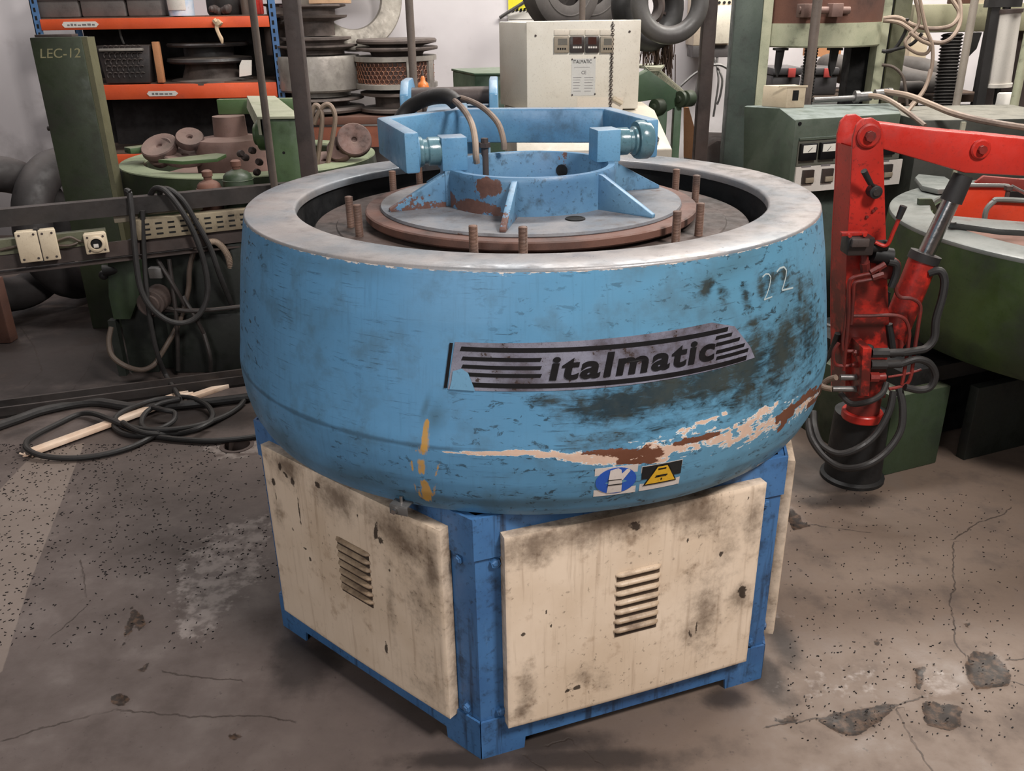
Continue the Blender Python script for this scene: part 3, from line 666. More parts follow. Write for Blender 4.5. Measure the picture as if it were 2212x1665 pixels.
    wear = np.maximum(wear, np.clip(1 - (Z - .652) / .02, 0, 1) * np.clip((A + 72) / 30, 0, 1) * .72)
    wear = np.maximum(wear, np.clip(1 - (Z - .652) / .012, 0, 1) * .25)
    teal = np.clip((A + 110) / 50, 0, 1)
    org = ORG[mach.name]
    co = np.stack([CX + Rr * np.cos(np.radians(A)) - org.x, CY + Rr * np.sin(np.radians(A)) - org.y, Z - org.z], -1).reshape(-1, 3)
    idx = np.arange(nz * na).reshape(nz, na); nxt = np.roll(idx, -1, 1)
    fs = np.stack([idx[:-1], nxt[:-1], nxt[1:], idx[1:]], -1).reshape(-1, 4)
    # turned-in bottom lip
    lip = np.stack([CX + .70 * np.cos(np.radians(ang)) - org.x, CY + .70 * np.sin(np.radians(ang)) - org.y, np.full(na, .656)], -1)
    n0 = len(co); co = np.concatenate([co, lip]); li = n0 + np.arange(na)
    fs = np.concatenate([fs, np.stack([li, np.roll(li, -1), nxt[0], idx[0]], -1)])
    me = bpy.data.meshes.new('drum_shell'); me.vertices.add(len(co)); me.vertices.foreach_set('co', co.astype(np.float32).ravel())
    me.loops.add(len(fs) * 4); me.loops.foreach_set('vertex_index', fs.astype(np.int32).ravel())
    me.polygons.add(len(fs)); me.polygons.foreach_set('loop_start', np.arange(0, len(fs) * 4, 4, dtype=np.int32)); me.update(calc_edges=True)
    pad = lambda x: np.concatenate([x.ravel(), np.zeros(na)])
    for n, a in dict(grease=grease, grime=grime, scrape=scrape, bare=bare, yellow=yellow, crease=crease, wear=wear, teal=teal).items(): put_attr(me, n, pad(a))
    uvl = me.uv_layers.new(name='UVMap'); uv = np.concatenate([np.stack([Sx, Z], -1).reshape(-1, 2), np.zeros((na, 2))])
    uvl.data.foreach_set('uv', uv[fs.ravel()].astype(np.float32).ravel())
    me.shade_smooth(); me.set_sharp_from_angle(angle=R_(50)); me.materials.append(m_drum)
    o = bpy.data.objects.new('drum_shell', me); COL.objects.link(o); o.parent = mach; ORG[o.name] = org; return o
drum = build_drum(); c0 = Vector((CX, CY, 0))
MB().lathe([(.7165, 1.155), (.7150, 1.1605), (.7115, 1.1635), (.60, 1.1615), (.5945, 1.159), (.5925, 1.154), (.5925, 1.140), (.7165, 1.140)], c0, 160).build('rim_flange', m_rimtop, mach, ang=50)
MB().lathe([(.600, 1.142), (.600, .93), (.0001, .93), (.0001, .91), (.612, .91), (.612, 1.142)], c0, 96, closed=False).build('drum_well', m_well, mach)
MB().lathe([(.0001, .640), (.70, .640), (.70, .66), (.0001, .66)], c0, 64, closed=False).build('drum_underside', m_well, mach)
MB().lathe([(.0001, 1.075), (.545, 1.075), (.556, 1.082), (.556, 1.099), (.551, 1.104), (.50, 1.104), (.497, 1.107), (.0001, 1.107)], c0, 120, closed=False).build('turntable_disc', m_disc, mach)
MB().lathe([(.0001, .93), (.30, .93), (.30, 1.076), (.0001, 1.076)], c0, 40, closed=False).build('turntable_hub', m_well, mach)
MB().lathe([(.0001, 1.107), (.395, 1.107), (.40, 1.118), (.421, 1.118), (.4245, 1.122), (.4245, 1.137), (.421, 1.140), (.0001, 1.140)], c0, 120, closed=False).build('clamp_plate', m_clamp, mach)
MB().lathe([(.0001, 1.139), (.384, 1.139), (.386, 1.142), (.384, 1.148), (.18, 1.1495), (.0001, 1.1495)], c0, 120, closed=False).build('top_plate', m_plate, mach)
def ppt(deg, r, z): a = R_(deg); return Vector((CX + r * math.cos(a), CY + r * math.sin(a), z))
c = ppt(-68.3, .266, 1.1485); MB().lathe([(.0001, .0022), (.018, .0022), (.0185, .003), (.023, .003), (.024, 0), (.0001, 0)], c, 24, closed=False).build('plate_hole', m_void, mach)
hub = MB().lathe([(.2185, z) for z in np.linspace(1.148, 1.228, 14)] + [(.2172, 1.234), (.2145, 1.239), (.1985, 1.239), (.1955, 1.233), (.1955, 1.148)], c0, 144).build('hub_ring', m_hub, mach)
rust_attr(hub)
c = ppt(62, .1955, 1.19); nn = (c0 - Vector((c.x, c.y, 0))).normalized(); MB().cyl(c - nn * .004, c + nn * .0025, .017, n=24).build('hub_drain_hole', m_void, mach)
MB().lathe([(.0001, 1.149), (.1955, 1.149), (.1955, 1.155), (.0001, 1.155)], c0, 48, closed=False).build('hub_floor', m_hub, mach)
for k in range(6):
    a = -101.0 + 60.2 * k; e = (ppt(a, 1, 0) - c0); t = Vector((-e.y, e.x, 0)) * .0075
    pr = [c0 + e * .2165 + Vector((0, 0, 1.148)), c0 + e * .372 + Vector((0, 0, 1.148)), c0 + e * .372 + Vector((0, 0, 1.156)), c0 + e * .228 + Vector((0, 0, 1.232)), c0 + e * .2165 + Vector((0, 0, 1.234))]
    MB().prism([p - t for p in pr], t * 2).build('gusset_rib', m_hub, mach, bevel=.002); rust_attr(bpy.data.objects[[o.name for o in mach.children if o.name.startswith('gusset_rib')][-1]])
for k in range(6):
    for s in (-1, 1):
        a = -100 + 60 * k + s * 6.6; p = ppt(a, .463, 1.10); q = ppt(a, .463, 1.183)
        b = MB(); prof = [(.0001, 1.10)]; z = 1.10
        while z < 1.181: prof += [(.0088, z), (.0102, z + .0012), (.0088, z + .0024)]; z += .0026
        prof += [(.0085, 1.1815), (.007, 1.1835), (.0001, 1.1835)]
        b.lathe([(r, h) for r, h in prof], (p.x, p.y, 0), 14, closed=False); b.build('threaded_stud', m_stud, mach, ang=70)
# lugs, pins, yoke
AX = 14.0; e = Vector((math.cos(R_(AX)), math.sin(R_(AX)), 0)); g_ = Vector((-e.y, e.x, 0))
for s in (-1, 1):
    cc = c0 + e * (.2 * s)
    b = MB(); b.obox(cc - e * .032 - g_ * .034 + Vector((0, 0, 1.236)), e * .064, g_ * .068, (0, 0, .080)); b.build('lug_block', m_yoke, mach, bevel=.003)
    b = MB(); b.obox(cc + e * (s * .0190 - .008) - g_ * .034 + Vector((0, 0, 1.15)), e * .016, g_ * .068, (0, 0, .0865)); b.build('lug_foot', m_hub, mach, bevel=.002)
    a = cc + e * (s * .030) + Vector((0, 0, 1.281)); d = e * s
    MB().lathe([(.0001, 0), (.033, 0), (.0345, .004), (.0345, .030), (.030, .034), (.030, .042), (.036, .046), (.038, .06), (.034, .068), (.0001, .068)], a, 28, d, closed=False).build('pivot_pin', m_pin, mach, ang=40)
ZT, ZB = 1.335, 1.238
yp = [c0 + Vector((-.285, -.125, 0)), c0 + Vector((-.392, .20, 0)), c0 + Vector((-.20, .415, 0)), c0 + Vector((.235, .36, 0)), c0 + Vector((.318, .06, 0)), c0 + Vector((.30, -.005, 0))]
def wall_path(mb, pts, th, z0, z1):
    n = len(pts); out = []; inn = []
    for i, p in enumerate(pts):
        d0 = (p - pts[i - 1]).normalized() if i else (pts[1] - p).normalized(); d1 = (pts[i + 1] - p).normalized() if i < n - 1 else d0
        t = (d0 + d1).normalized(); nr = Vector((-t.y, t.x, 0)) / max(.5, t.dot(d0)); out.append(p + nr * th / 2); inn.append(p - nr * th / 2)
    vs = []
    for a, c_ in zip(out, inn): vs += [a + Vector((0, 0, z0)), a + Vector((0, 0, z1)), c_ + Vector((0, 0, z1)), c_ + Vector((0, 0, z0))]
    fs = [(0, 1, 2, 3), (4 * n - 1, 4 * n - 2, 4 * n - 3, 4 * n - 4)]
    for i in range(n - 1):
        for q in range(4): fs.append((i * 4 + q, i * 4 + 4 + q, i * 4 + 4 + (q + 1) % 4, i * 4 + (q + 1) % 4))
    return mb.add(vs, fs)
b = MB(); wall_path(b, yp[:5], .036, ZB, ZT); yoke = b.build('lifting_yoke', m_yoke, mach, bevel=.006, ang=30)
# rounded ends of the yoke at the pins
for p, s in ((c0 - e * .304 + Vector((0, 0, 1.283)), -1), (c0 + e * .304 + Vector((0, 0, 1.283)), 1)):
    MB().lathe([(.0001, -.02), (.046, -.02), (.049, -.014), (.049, .012), (.045, .018), (.0001, .018)], p, 32, e, closed=False).build('yoke_eye', m_pin if s > 0 else m_yoke, mach, ang=40)
# rear pivot of the yoke and its post, hidden behind the drum
bk = c0 + Vector((-.24, .62, 0))
b = MB(); b.obox(c0 + Vector((-.32, .86, 0)), (.20, 0, 0), (0, .14, 0), (0, 0, 1.30)); b.build('lift_post', m_yoke, mach, bevel=.006)
for x in (-.405, -.115):
    q = c0 + Vector((x, .70, 1.2)); pr = [q, q + Vector((0, .26, 0)), q + Vector((0, .26, .15)), q + Vector((0, .20, .19)), q + Vector((0, .06, .19)), q + Vector((0, 0, .15))]
    MB().prism(pr, (.028, 0, 0)).build('pivot_plate', m_yoke, mach, bevel=.005)
MB().cyl(c0 + Vector((-.39, .83, 1.335)), c0 + Vector((-.10, .83, 1.335)), .028, n=20).build('pivot_shaft', m_darksteel, mach)
b = MB(); b.obox(c0 + Vector((-.30, .39, 1.245)), (.13, 0, 0), (-.02, .40, 0), (0, 0, .07)); b.build('lift_arm', m_yoke, mach, bevel=.006)
MB().tube(PL([(862, 262), (885, 232), (925, 212), (965, 208), (985, 222)], [2.75, 2.75, 2.7, 2.62, 2.6]), .022, 12).build('hose_sleeve', m_black, mach)
MB().tube(PL([(975, 212), (1000, 235), (1018, 265), (1026, 300), (1028, 335), (1030, 352)], [2.62, 2.5, 2.4, 2.34, 2.3, 2.3]), .0085, 10).build('hose', m_tan, mach)
MB().tube(PL([(978, 208), (1010, 216), (1045, 234), (1075, 265), (1087, 300), (1089, 322)], [2.62, 2.6, 2.52, 2.45, 2.42, 2.42]), .008, 10).build('hose', m_tan, mach)
q = P(1047, 318, 2.42)
b = MB(); b.cyl(q + Vector((0, 0, -.09)), q + Vector((0, 0, .0)), .010, n=12); b.cyl(q, q + Vector((0, 0, .012)), .016, n=6); b.cyl(q + Vector((0, 0, .012)), q + Vector((0, 0, .024)), .010, n=8)
b.build('hose_fitting', m_darksteel, mach)
b = MB(); b.cyl(PZ(1232, 335, 1.2), PZ(1232, 335, 1.2) + Vector((0, 0, .002)), .004); 
# latch at the lower left of the drum
a = dpt(-112.7, .664, .004); t = Vector((-math.sin(R_(-112.7)), math.cos(R_(-112.7)), 0)); nn = Vector((math.cos(R_(-112.7)), math.sin(R_(-112.7)), 0))
b = MB(); b.obox(a - t * .02 - nn * .01 + Vector((0, 0, -.006)), t * .042, nn * .03, (0, 0, .004)); b.obox(a - t * .02 + nn * .018 + Vector((0, 0, -.024)), t * .042, nn * .003, (0, 0, .02)); lt = b.build('latch_bracket', m_steel, mach, bevel=.001)
b = MB(); b.cyl(a - t * .006 + nn * .02 + Vector((0, 0, -.014)), a - t * .006 + nn * .030 + Vector((0, 0, -.014)), .006, n=6); b.cyl(a + nn * .004 + Vector((0, 0, -.002)), a + nn * .004 + Vector((0, 0, .012)), .004, n=8); b.build('latch_screw', m_chrome, lt)

# ---- decals on the drum: everything mapped from (angle, height) to the drum surface
def curved(mb, pts, off, th=.0006, dmax=1.2):
    """a flat polygon in (deg, z), split finely along the angle, as a thin sheet on the drum"""
    a0 = min(p[0] for p in pts); a1 = max(p[0] for p in pts); n = max(1, int((a1 - a0) / dmax))
    def span(a):
        zz = []
        for (x0, z0), (x1, z1) in zip(pts, pts[1:] + pts[:1]):
            if (x0 <= a <= x1) or (x1 <= a <= x0):
                zz.append(z0 if abs(x1 - x0) < 1e-9 else z0 + (z1 - z0) * (a - x0) / (x1 - x0))
                if abs(x1 - x0) < 1e-9: zz.append(z1)
        return min(zz), max(zz)
    cuts = sorted(set([a0 + (a1 - a0) * i / n for i in range(n + 1)] + [p[0] for p in pts]))
    vs = []
    for a in cuts:
        lo, hi = span(a); vs += [dpt(a, lo, off), dpt(a, hi, off), dpt(a, hi, off - th), dpt(a, lo, off - th)]
    fs = [(0, 1, 2, 3), tuple(range(len(vs) - 1, len(vs) - 5, -1))]
    for i in range(len(cuts) - 1):
        for q in range(4): fs.append((i * 4 + q, i * 4 + (q + 1) % 4, i * 4 + 4 + (q + 1) % 4, i * 4 + 4 + q))
    return mb.add(vs, fs)
def rectd(mb, a0, a1, z0, z1, off, sl=0.0): return curved(mb, [(a0 - sl, z0), (a1 - sl, z0), (a1, z1), (a0, z1)], off)
LZ0, LZ1 = .934, 1.034
b = MB(); curved(b, [(-103.7, LZ0), (-54.2, LZ0 + .006), (-55.2, LZ0 + .032), (-58.5, LZ1 - .018), (-63, LZ1), (-102.6, LZ1 - .008)], .0012); logo = b.build('logo_decal', m_decal, mach, ang=50)
tag(logo, 'silver and black striped decal reading italmatic')
def stripe(a0, a1, z0, z1, sl=.25):
    b = MB(); rectd(b, a0, a1, z0, z1, .0019, sl); b.build('decal_stripe', m_ink, logo)
stripe(-101.6, -59.8, 1.010, 1.0185); stripe(-101.9, -56.0, .9415, .9505)
for z in (.9925, .977, .962): stripe(-101.4, -89.9, z, z + .0072)
for z, a1 in ((.9985, -59.0), (.985, -57.4), (.970, -56.4), (.9575, -55.6)): stripe(-62.2, a1, z, z + .0068)
b = MB(); rectd(b, -103.4, -102.9, .936, 1.024, .0018, .9); b.build('decal_stripe', m_ink, logo)
def text_mesh(txt, size, bold=0.0, shear=0.0, width=None, space=1.0):
    cu = bpy.data.curves.new('t', 'FONT'); cu.body = txt; cu.size = size; cu.offset = bold; cu.shear = shear; cu.extrude = .0006; cu.resolution_u = 5; cu.space_character = space
    o = bpy.data.objects.new('t', cu); COL.objects.link(o); dg = bpy.context.evaluated_depsgraph_get()
    me = bpy.data.meshes.new_from_object(o.evaluated_get(dg)); bpy.data.objects.remove(o); bpy.data.curves.remove(cu)
    vs = [v.co.copy() for v in me.vertices]; fs = [tuple(p.vertices) for p in me.polygons]; bpy.data.meshes.remove(me)
    x0 = min(v.x for v in vs); x1 = max(v.x for v in vs)
    if width: vs = [Vector(((v.x - x0) * width / (x1 - x0), v.y, v.z)) for v in vs]
    else: vs = [Vector((v.x - x0, v.y, v.z)) for v in vs]
    return vs, fs
def flat_text(name, txt, o, u, v, size, mat, parent, width=None, bold=0, shear=0, lift=.001):
    vs, fs = text_mesh(txt, size, bold, shear, width); o, u, v = Vector(o), Vector(u).normalized(), Vector(v).normalized(); n = u.cross(v)
    b = MB(); b.add([o + u * p.x + v * p.y + n * (lift + p.z) for p in vs], fs); return b.build(name, mat, parent)
vs, fs = text_mesh('italmatic', .070, .0022, .16, width=R_(26.4) * DR, space=1.14)
b = MB(); b.add([dpt(-88.9 + math.degrees(p.x / DR), .9585 + p.y * .9 + p.x * .012, .0022 + p.z) for p in vs], fs); b.build('decal_lettering', m_ink, logo)
b = MB(); curved(b, [(-103.4, .9345), (-99.6, .9345), (-99.9, .945), (-101.0, .958), (-100.6, .968), (-101.6, .976), (-102.9, .970), (-103.1, .950)], .0026); b.build('decal_tear', paint('torn_away_decal', S(100, 146, 176), S(92, 136, 166), grime=.3, rough=.4), logo)
# two hand-painted twos
def ribbon_on_drum(pts, wdt, name, mat, parent, off=.001):
    b = MB(); q = [dsz(x, y, .752) for x, y in pts]
    for (a0, z0), (a1, z1) in zip(q[:-1], q[1:]):
        d = Vector((R_(a1 - a0) * DR, z1 - z0)); d.normalize(); nx, nz = -d.y * wdt / 2, d.x * wdt / 2; da = math.degrees(nx / DR)
        b.add([dpt(a0 + da, z0 + nz, off), dpt(a1 + da, z1 + nz, off), dpt(a1 - da, z1 - nz, off), dpt(a0 - da, z0 - nz, off)], [(0, 1, 2, 3)])
    return b.build(name, mat, parent)
ribbon_on_drum([(1668, 604), (1676, 597), (1683, 597), (1686, 604), (1680, 622), (1671, 640), (1664, 651), (1672, 648), (1682, 644)], .003, 'chalk_numeral', m_chalk, mach)
ribbon_on_drum([(1700, 592), (1708, 584), (1717, 581), (1721, 588), (1717, 602), (1710, 618), (1704, 630), (1714, 628), (1728, 624)], .0038, 'chalk_numeral', m_chalk, mach)
# safety stickers
def sticker(a0, a1, z0, z1, lab, mt=m_signwhite):
    b = MB(); rectd(b, a0, a1, z0, z1, .0011); o = b.build('safety_sticker', mt, mach); tag(o, lab); return o
A0, A1, Z0, Z1 = -82.2, -75.6, .703, .772
st = sticker(A0, A1, Z0, Z1, 'blue round mandatory-action sticker with a white glove')
def sub(name, pts, mat, parent, off): b = MB(); curved(b, pts, off, .0004); return b.build(name, mat, parent)
ca, cz = (A0 + A1) / 2, (Z0 + Z1) / 2
el = lambda x, z, rx, rz, n=28: [(x + rx * math.cos(2 * PI * i / n), z + rz * math.sin(2 * PI * i / n)) for i in range(n)]
sub('sign_disc', el(ca, cz + .001, 3.15, .0315), m_blue_sign, st, .0016)
sub('sign_glove', [(ca - 1.3, cz - .028), (ca + 1.0, cz - .028), (ca + .75, cz - .008), (ca + .9, cz), (ca + .9, cz + .006), (ca - 1.1, cz + .006), (ca - 1.05, cz - .008)], m_signwhite, st, .0021)
sub('sign_glove', [(ca - 1.2, cz + .004), (ca + .9, cz + .004), (ca + .7, cz + .026), (ca + .2, cz + .031), (ca - 1.0, cz + .027)], m_signwhite, st, .0022)
sub('sign_glove', [(ca + .5, cz + .003), (ca + 1.0, cz + .002), (ca + 2.1, cz + .022), (ca + 1.9, cz + .027), (ca + 1.5, cz + .026), (ca + .7, cz + .016)], m_signwhite, st, .0023)
b = MB(); rectd(b, ca - 1.25, ca + .95, cz - .0085, cz - .0065, .0026); rectd(b, ca - 1.25, ca + .8, cz + .0035, cz + .005, .0026); b.build('sign_line', m_ink, st)
A0, A1, Z0, Z1 = -75.0, -68.2, .703, .764
st = sticker(A0, A1, Z0, Z1, 'yellow triangular warning sticker with a dark soiled top')
ca = (A0 + A1) / 2
sub('sign_backing', [(A0 + .1, Z0 + .030), (A1 - .1, Z0 + .028), (A1 - .1, Z1 - .001), (A0 + .1, Z1 - .001)], m_well, st, .0016)
sub('sign_border', [(ca - 2.9, Z0 + .013), (ca + 2.7, Z0 + .013), (ca + 1.0, Z1 - .004), (ca - 1.0, Z1 - .004)], m_ink, st, .0020)
sub('sign_triangle', [(ca - 2.55, Z0 + .016), (ca + 2.4, Z0 + .016), (ca + .8, Z1 - .006), (ca - .8, Z1 - .006)], m_yellow_sign, st, .0025)
b = MB(); rectd(b, ca - 1.0, ca + .9, Z0 + .032, Z0 + .035, .0030); rectd(b, ca - .7, ca + .6, Z1 - .013, Z1 - .010, .0030); rectd(b, ca - .1, ca + .1, Z0 + .022, Z0 + .027, .0030); b.build('sign_line', m_ink, st)
# ------------------------------------------------------------------ left: rail frame, its wiring, pedestal machine
RD = Vector((1.01, .47, 0)).normalized(); RN = Vector((RD.y, -RD.x, 0)); RO = Vector((-2.1, 3.6, 0))
def PR(px, py, off=0.0):
    o = RO + RN * off; d = ray(px, py); c = Vector((0, 0, CAMH)); return c + d * ((o - c).dot(RN) / d.dot(RN))
def railbox(mb, a, b, z0, z1, o0, o1):
    """box along the rail from distance a to b, between heights and offsets towards the camera"""
    return mb.obox(RO + RD * a + RN * o0 + Vector((0, 0, z0)), RD * (b - a), RN * (o1 - o0), (0, 0, z1 - z0))
def ra(px, py, off=0.0): return (PR(px, py, off) - RO).dot(RD)
fr = thing('rail_frame', 'long blackened steel double rail crossing the left of the hall', 'rail', RO + RD * .3)
b = MB(); railbox(b, -1.4, 1.75, .862, .872, -.05, 0); railbox(b, -1.4, 1.75, .80, .8725, -.006, .004); b.build('upper_rail', m_blackrail, fr)
b = MB(); railbox(b, -1.4, 1.75, .625, .632, -.05, 0); railbox(b, -1.4, 1.75, .625, .69, -.006, .004); railbox(b, -1.4, 1.75, .602, .610, -.05, .012); b.build('lower_rail', m_darksteel, fr)
for a in (-1.3, 1.6):
    b = MB(); railbox(b, a, a + .05, 0, .80, -.05, -.006); b.build('rail_post', m_blackrail, fr)
b = MB(); railbox(b, -1.4, ra(230, 505), .688, .750, -.03, .012); b.build('cable_tray', m_olive, fr)
a0, a1 = ra(290, 480), 1.7
b = MB(); railbox(b, a0, a1, .69, .778, -.03, .03); tk = b.build('slotted_trunking', paint('dusty_beige_trunking', S(140, 128, 106), S(120, 108, 90), grime=.5, rough=.7, sc=2), fr, bevel=.003)
b = MB(); a = a0 + .03; i = 0
while a < a1 - .05:
    for z in (.711, .734, .757): railbox(b, a, a + .028, z - .004, z + .004, .0295, .0315)
    a += .052
b.build('trunking_slot', m_void, tk, kind='stuff')
b = MB(); railbox(b, ra(245, 470), ra(300, 470), .765, .81, -.06, -.02); railbox(b, ra(320, 468), ra(440, 452), .785, .82, -.06, -.025); b.build('cable_duct', paint('grimy_duct', S(120, 112, 98), S(104, 96, 84), grime=.4, rough=.6), fr, bevel=.004)
def wall_box(name, lab, px, py, w, h, mt=m_ivory, socket=False):
    c = PR(px, py, .014); t = thing(name, lab, 'electrical box', c - Vector((0, 0, h / 2)))
    b = MB(); b.obox(c - RD * w / 2 - Vector((0, 0, h / 2)) , RD * w, RN * .045, (0, 0, h)); b.build('box_body', mt, t, bevel=.006, seg=3)
    b = MB(); b.obox(c - RD * (w / 2 + .003) - Vector((0, 0, h / 2 + .003)) + RN * .045, RD * (w + .006), RN * .014, (0, 0, h + .006)); lid = b.build('box_lid', mt, t, bevel=.005, seg=3)
    for sx in (-1, 1):
        for sz in (-1, 1):
            q = c + RD * (sx * (w / 2 - .012)) + Vector((0, 0, sz * (h / 2 - .012))) + RN * .058; MB().cyl(q, q + RN * .003, .005, n=8).build('lid_screw', m_darksteel, lid)
    if socket:
        q = c + RN * .058; MB().lathe([(.022, 0), (.034, 0), (.034, .01), (.030, .012), (.024, .012), (.022, .004)], q, 28, RN).build('socket_ring', m_ivory, lid)
        MB().cyl(q - RN * .001, q + RN * .003, .022, n=24).build('socket_hole', m_void, lid)
        b = MB(); b.obox(q - RD * .012 + Vector((0, 0, -.016)), RD * .02, RN * .008, (0, 0, .016)); b.build('socket_flap', m_white, lid, bevel=.002)
    return t
wall_box('junction_box', 'larger cream junction box at far left on the lower rail', 63, 527, .078, .125)
wall_box('junction_box', 'narrow cream junction box pressed against the right of a larger one', 107, 523, .060, .125)
b = MB(); q = PR(85, 525, .02); b.obox(q - RD * .007 + Vector((0, 0, -.07)), RD * .014, RN * .05, (0, 0, .14)); tag(b.build('black_strap', m_black), 'black strap between the two cream junction boxes', 'strap')
wall_box('socket_box', 'square cream socket box with round open socket on the lower rail', 207, 520, .085, .082, socket=True)
b = MB(); b.tube([PR(0, 540, .02), PR(30, 533, .03), PR(48, 528, .03)], .006, 8); tag(b.build('cable_end', m_brownhose), 'short brown cable entering the left side of the junction box', 'cable')
b = MB(); b.tube([PR(124, 520, .03), PR(150, 512, .035), PR(170, 520, .03), PR(185, 522, .03)], .005, 8); b.tube([PR(124, 530, .03), PR(150, 530, .035), PR(168, 524, .03)], .005, 8); tag(b.build('cable_link', m_brownhose), 'two brown wires joining the junction boxes to the socket box', 'cable')
def zc(pts, offs): # points from the zoomed crop of the left side
    n = len(pts); return [PR(x / 2.602, 380 + y / 2.602, float(np.interp(i / (n - 1), np.linspace(0, 1, len(offs)), offs))) for i, (x, y) in enumerate(pts)]
# cables thrown over the rail
cb = thing('hanging_cable', 'black power cable looped over the rail and hanging in a big loop', 'cable', PR(365, 700, .06))
b = MB(); b.tube(zc([(845, 110), (870, 72), (925, 80), (1000, 165), (1080, 300), (1140, 460), (1168, 640), (1130, 765), (1050, 822), (950, 815), (850, 740), (790, 630), (762, 450), (745, 250), (728, 95)], [-.03, .06, .08, .09, .09, .07, .02]), .0125, 10, 6)
b.build('cable_loop', m_black, cb)
b = MB(); b.tube(zc([(728, 92), (715, 84), (722, 100), (735, 100)], [.02, 0]), .014, 8); b.build('cable_knot', m_black, cb)
tag(MB().tube(zc([(900, 120), (905, 76), (960, 80), (1030, 140), (1100, 255), (1180, 400), (1240, 570), (1310, 740), (1345, 830)], [-.02, .03, .05, .05, .04, -.1]), .012, 10, 6).build('hanging_cable', m_black), 'black cable running from the rail down to the blue drum edge', 'cable')
tag(MB().tube([PR(308, 455, .02), PR(312, 560, .03), PR(318, 640, .05), PR(327, 707, .05), PR(342, 770, .04), Vector(PZ(361, 815, .03)), Vector(PZ(386, 856, .035)), Vector(PZ(392, 880, .015))], .011, 10, 6).build('hanging_cable', m_black), 'black cable dropping straight from the rail to the coil on the floor', 'cable')
tag(MB().tube(zc([(1135, 365), (1090, 430), (1065, 530), (1058, 640), (1015, 800), (960, 910), (900, 1010), (860, 1065), (790, 1090), (700, 1065), (630, 1010), (612, 930), (625, 850)], [-.02, -.05, .0, .05, -.05]), .012, 10, 6).build('brown_hose', m_brownhose), 'brown hose sagging under the rail in a long curve', 'hose')
fx = zc([(1165, 375), (1210, 370), (1255, 405), (1285, 460), (1300, 540), (1330, 600), (1375, 640)], [.03, .0, -.12]); b = MB(); b.tube(fx, .0125, 12, 8)
b2 = MB()
for i in range(len(fx) - 1):
    for t in np.linspace(0, 1, 9)[:-1]:
        p = fx[i].lerp(fx[i + 1], t)
o = b.build('flexible_conduit', m_tan); tag(o, 'ribbed tan conduit curving off the trunking towards the blue drum', 'conduit')
def bez(pts, n):
    out = []
    for i in range(len(pts) - 1):
        p0 = pts[max(0, i - 1)]; p1 = pts[i]; p2 = pts[i + 1]; p3 = pts[min(len(pts) - 1, i + 2)]
        for k in range(n):
            t = k / n; out.append(.5 * ((2 * p1) + (p2 - p0) * t + (2 * p0 - 5 * p1 + 4 * p2 - p3) * t * t + (3 * p1 - p0 - 3 * p2 + p3) * t ** 3))
    return out
b = MB(); q = bez(fx, 10)
for i in range(1, len(q) - 1): b.torus(q[i], .0125, .0028, (q[i + 1] - q[i - 1]), 12, 6)
rb = b.build('conduit_rib', m_tan, o, kind='stuff') if False else None
me_r = b; o2 = me_r.build('conduit_ribs', m_tan, o); o2['kind'] = 'stuff'

# dark green pedestal machine under the rails
pd = thing('pedestal_machine', 'dark green machine base standing under the rails, deep in shadow', 'machine', P(400, 840, 4.0) * 1.0); pd.location.z = 0; ORG[pd.name] = pd.location.copy()
x0 = P(318, 700, 3.95).x; x1 = P(640, 700, 3.95).x
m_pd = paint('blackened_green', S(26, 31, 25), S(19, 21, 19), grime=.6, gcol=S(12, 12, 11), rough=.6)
b = MB(); b.box((x0, 3.98, .0), (x1, 4.25, .62)); b.build('machine_body', m_pd, pd, bevel=.01)
b = MB(); b.box((x0 + .1, 3.92, .0), (x1, 3.98, .30)); b.build('lower_housing', m_pd, pd, bevel=.01)
b = MB(); q0 = P(234, 560, 3.9); q1 = P(300, 690, 3.9)
b.prism([Vector((P(x, y, 3.9).x, 3.9, P(x, y, 3.9).z)) for x, y in ((232, 562), (300, 560), (300, 640), (282, 690), (245, 690), (234, 640))], (0, .06, 0)); b.build('side_bracket', m_dkgreen, pd, bevel=.004)
b = MB(); a = P(246, 688, 3.93); b.box((a.x - .018, 3.9, 0), (a.x + .018, 3.94, a.z)); b.build('leg', m_pd, pd)
b = MB(); a = P(222, 585, 3.9); b.cyl(a + Vector((0, 0, 0)), a + Vector((.06, .02, 0)), .028, .022, 12); b.ball(a + Vector((0, 0, -.02)), .022); b.build('hand_knob', m_black, pd)
b = MB(); b.box((x0 - .12, 3.94, .0), (x0 + .02, 4.2, .60)); b.build('motor_plate', m_pd, pd, bevel=.004)
b = MB(); a = P(345, 640, 3.9); b.cyl(a, a + Vector((0, -.12, 0)), .06, n=20); b.cyl(a + Vector((0, -.12, 0)), a + Vector((0, -.14, 0)), .045, n=20); b.build('pump_motor', m_darksteel, pd)
a = P(338, 588, 3.88); b = MB(); b.box((a.x - .03, 3.86, a.z - .025), (a.x + .03, 3.9, a.z + .025)); b.build('valve_block', m_steel, pd, bevel=.004)
for (pa, pb) in (((300, 665), (520, 662)), ((300, 655), (470, 668)), ((340, 560), (400, 660)), ((365, 560), (385, 800)), ((395, 640), (440, 720)), ((440, 720), (455, 800))):
    MB().tube([P(*pa, 3.88), P((pa[0] + pb[0]) / 2 + 6, (pa[1] + pb[1]) / 2 + 8, 3.86), P(*pb, 3.88)], .010, 8).build('pipe', m_blackrail, pd)
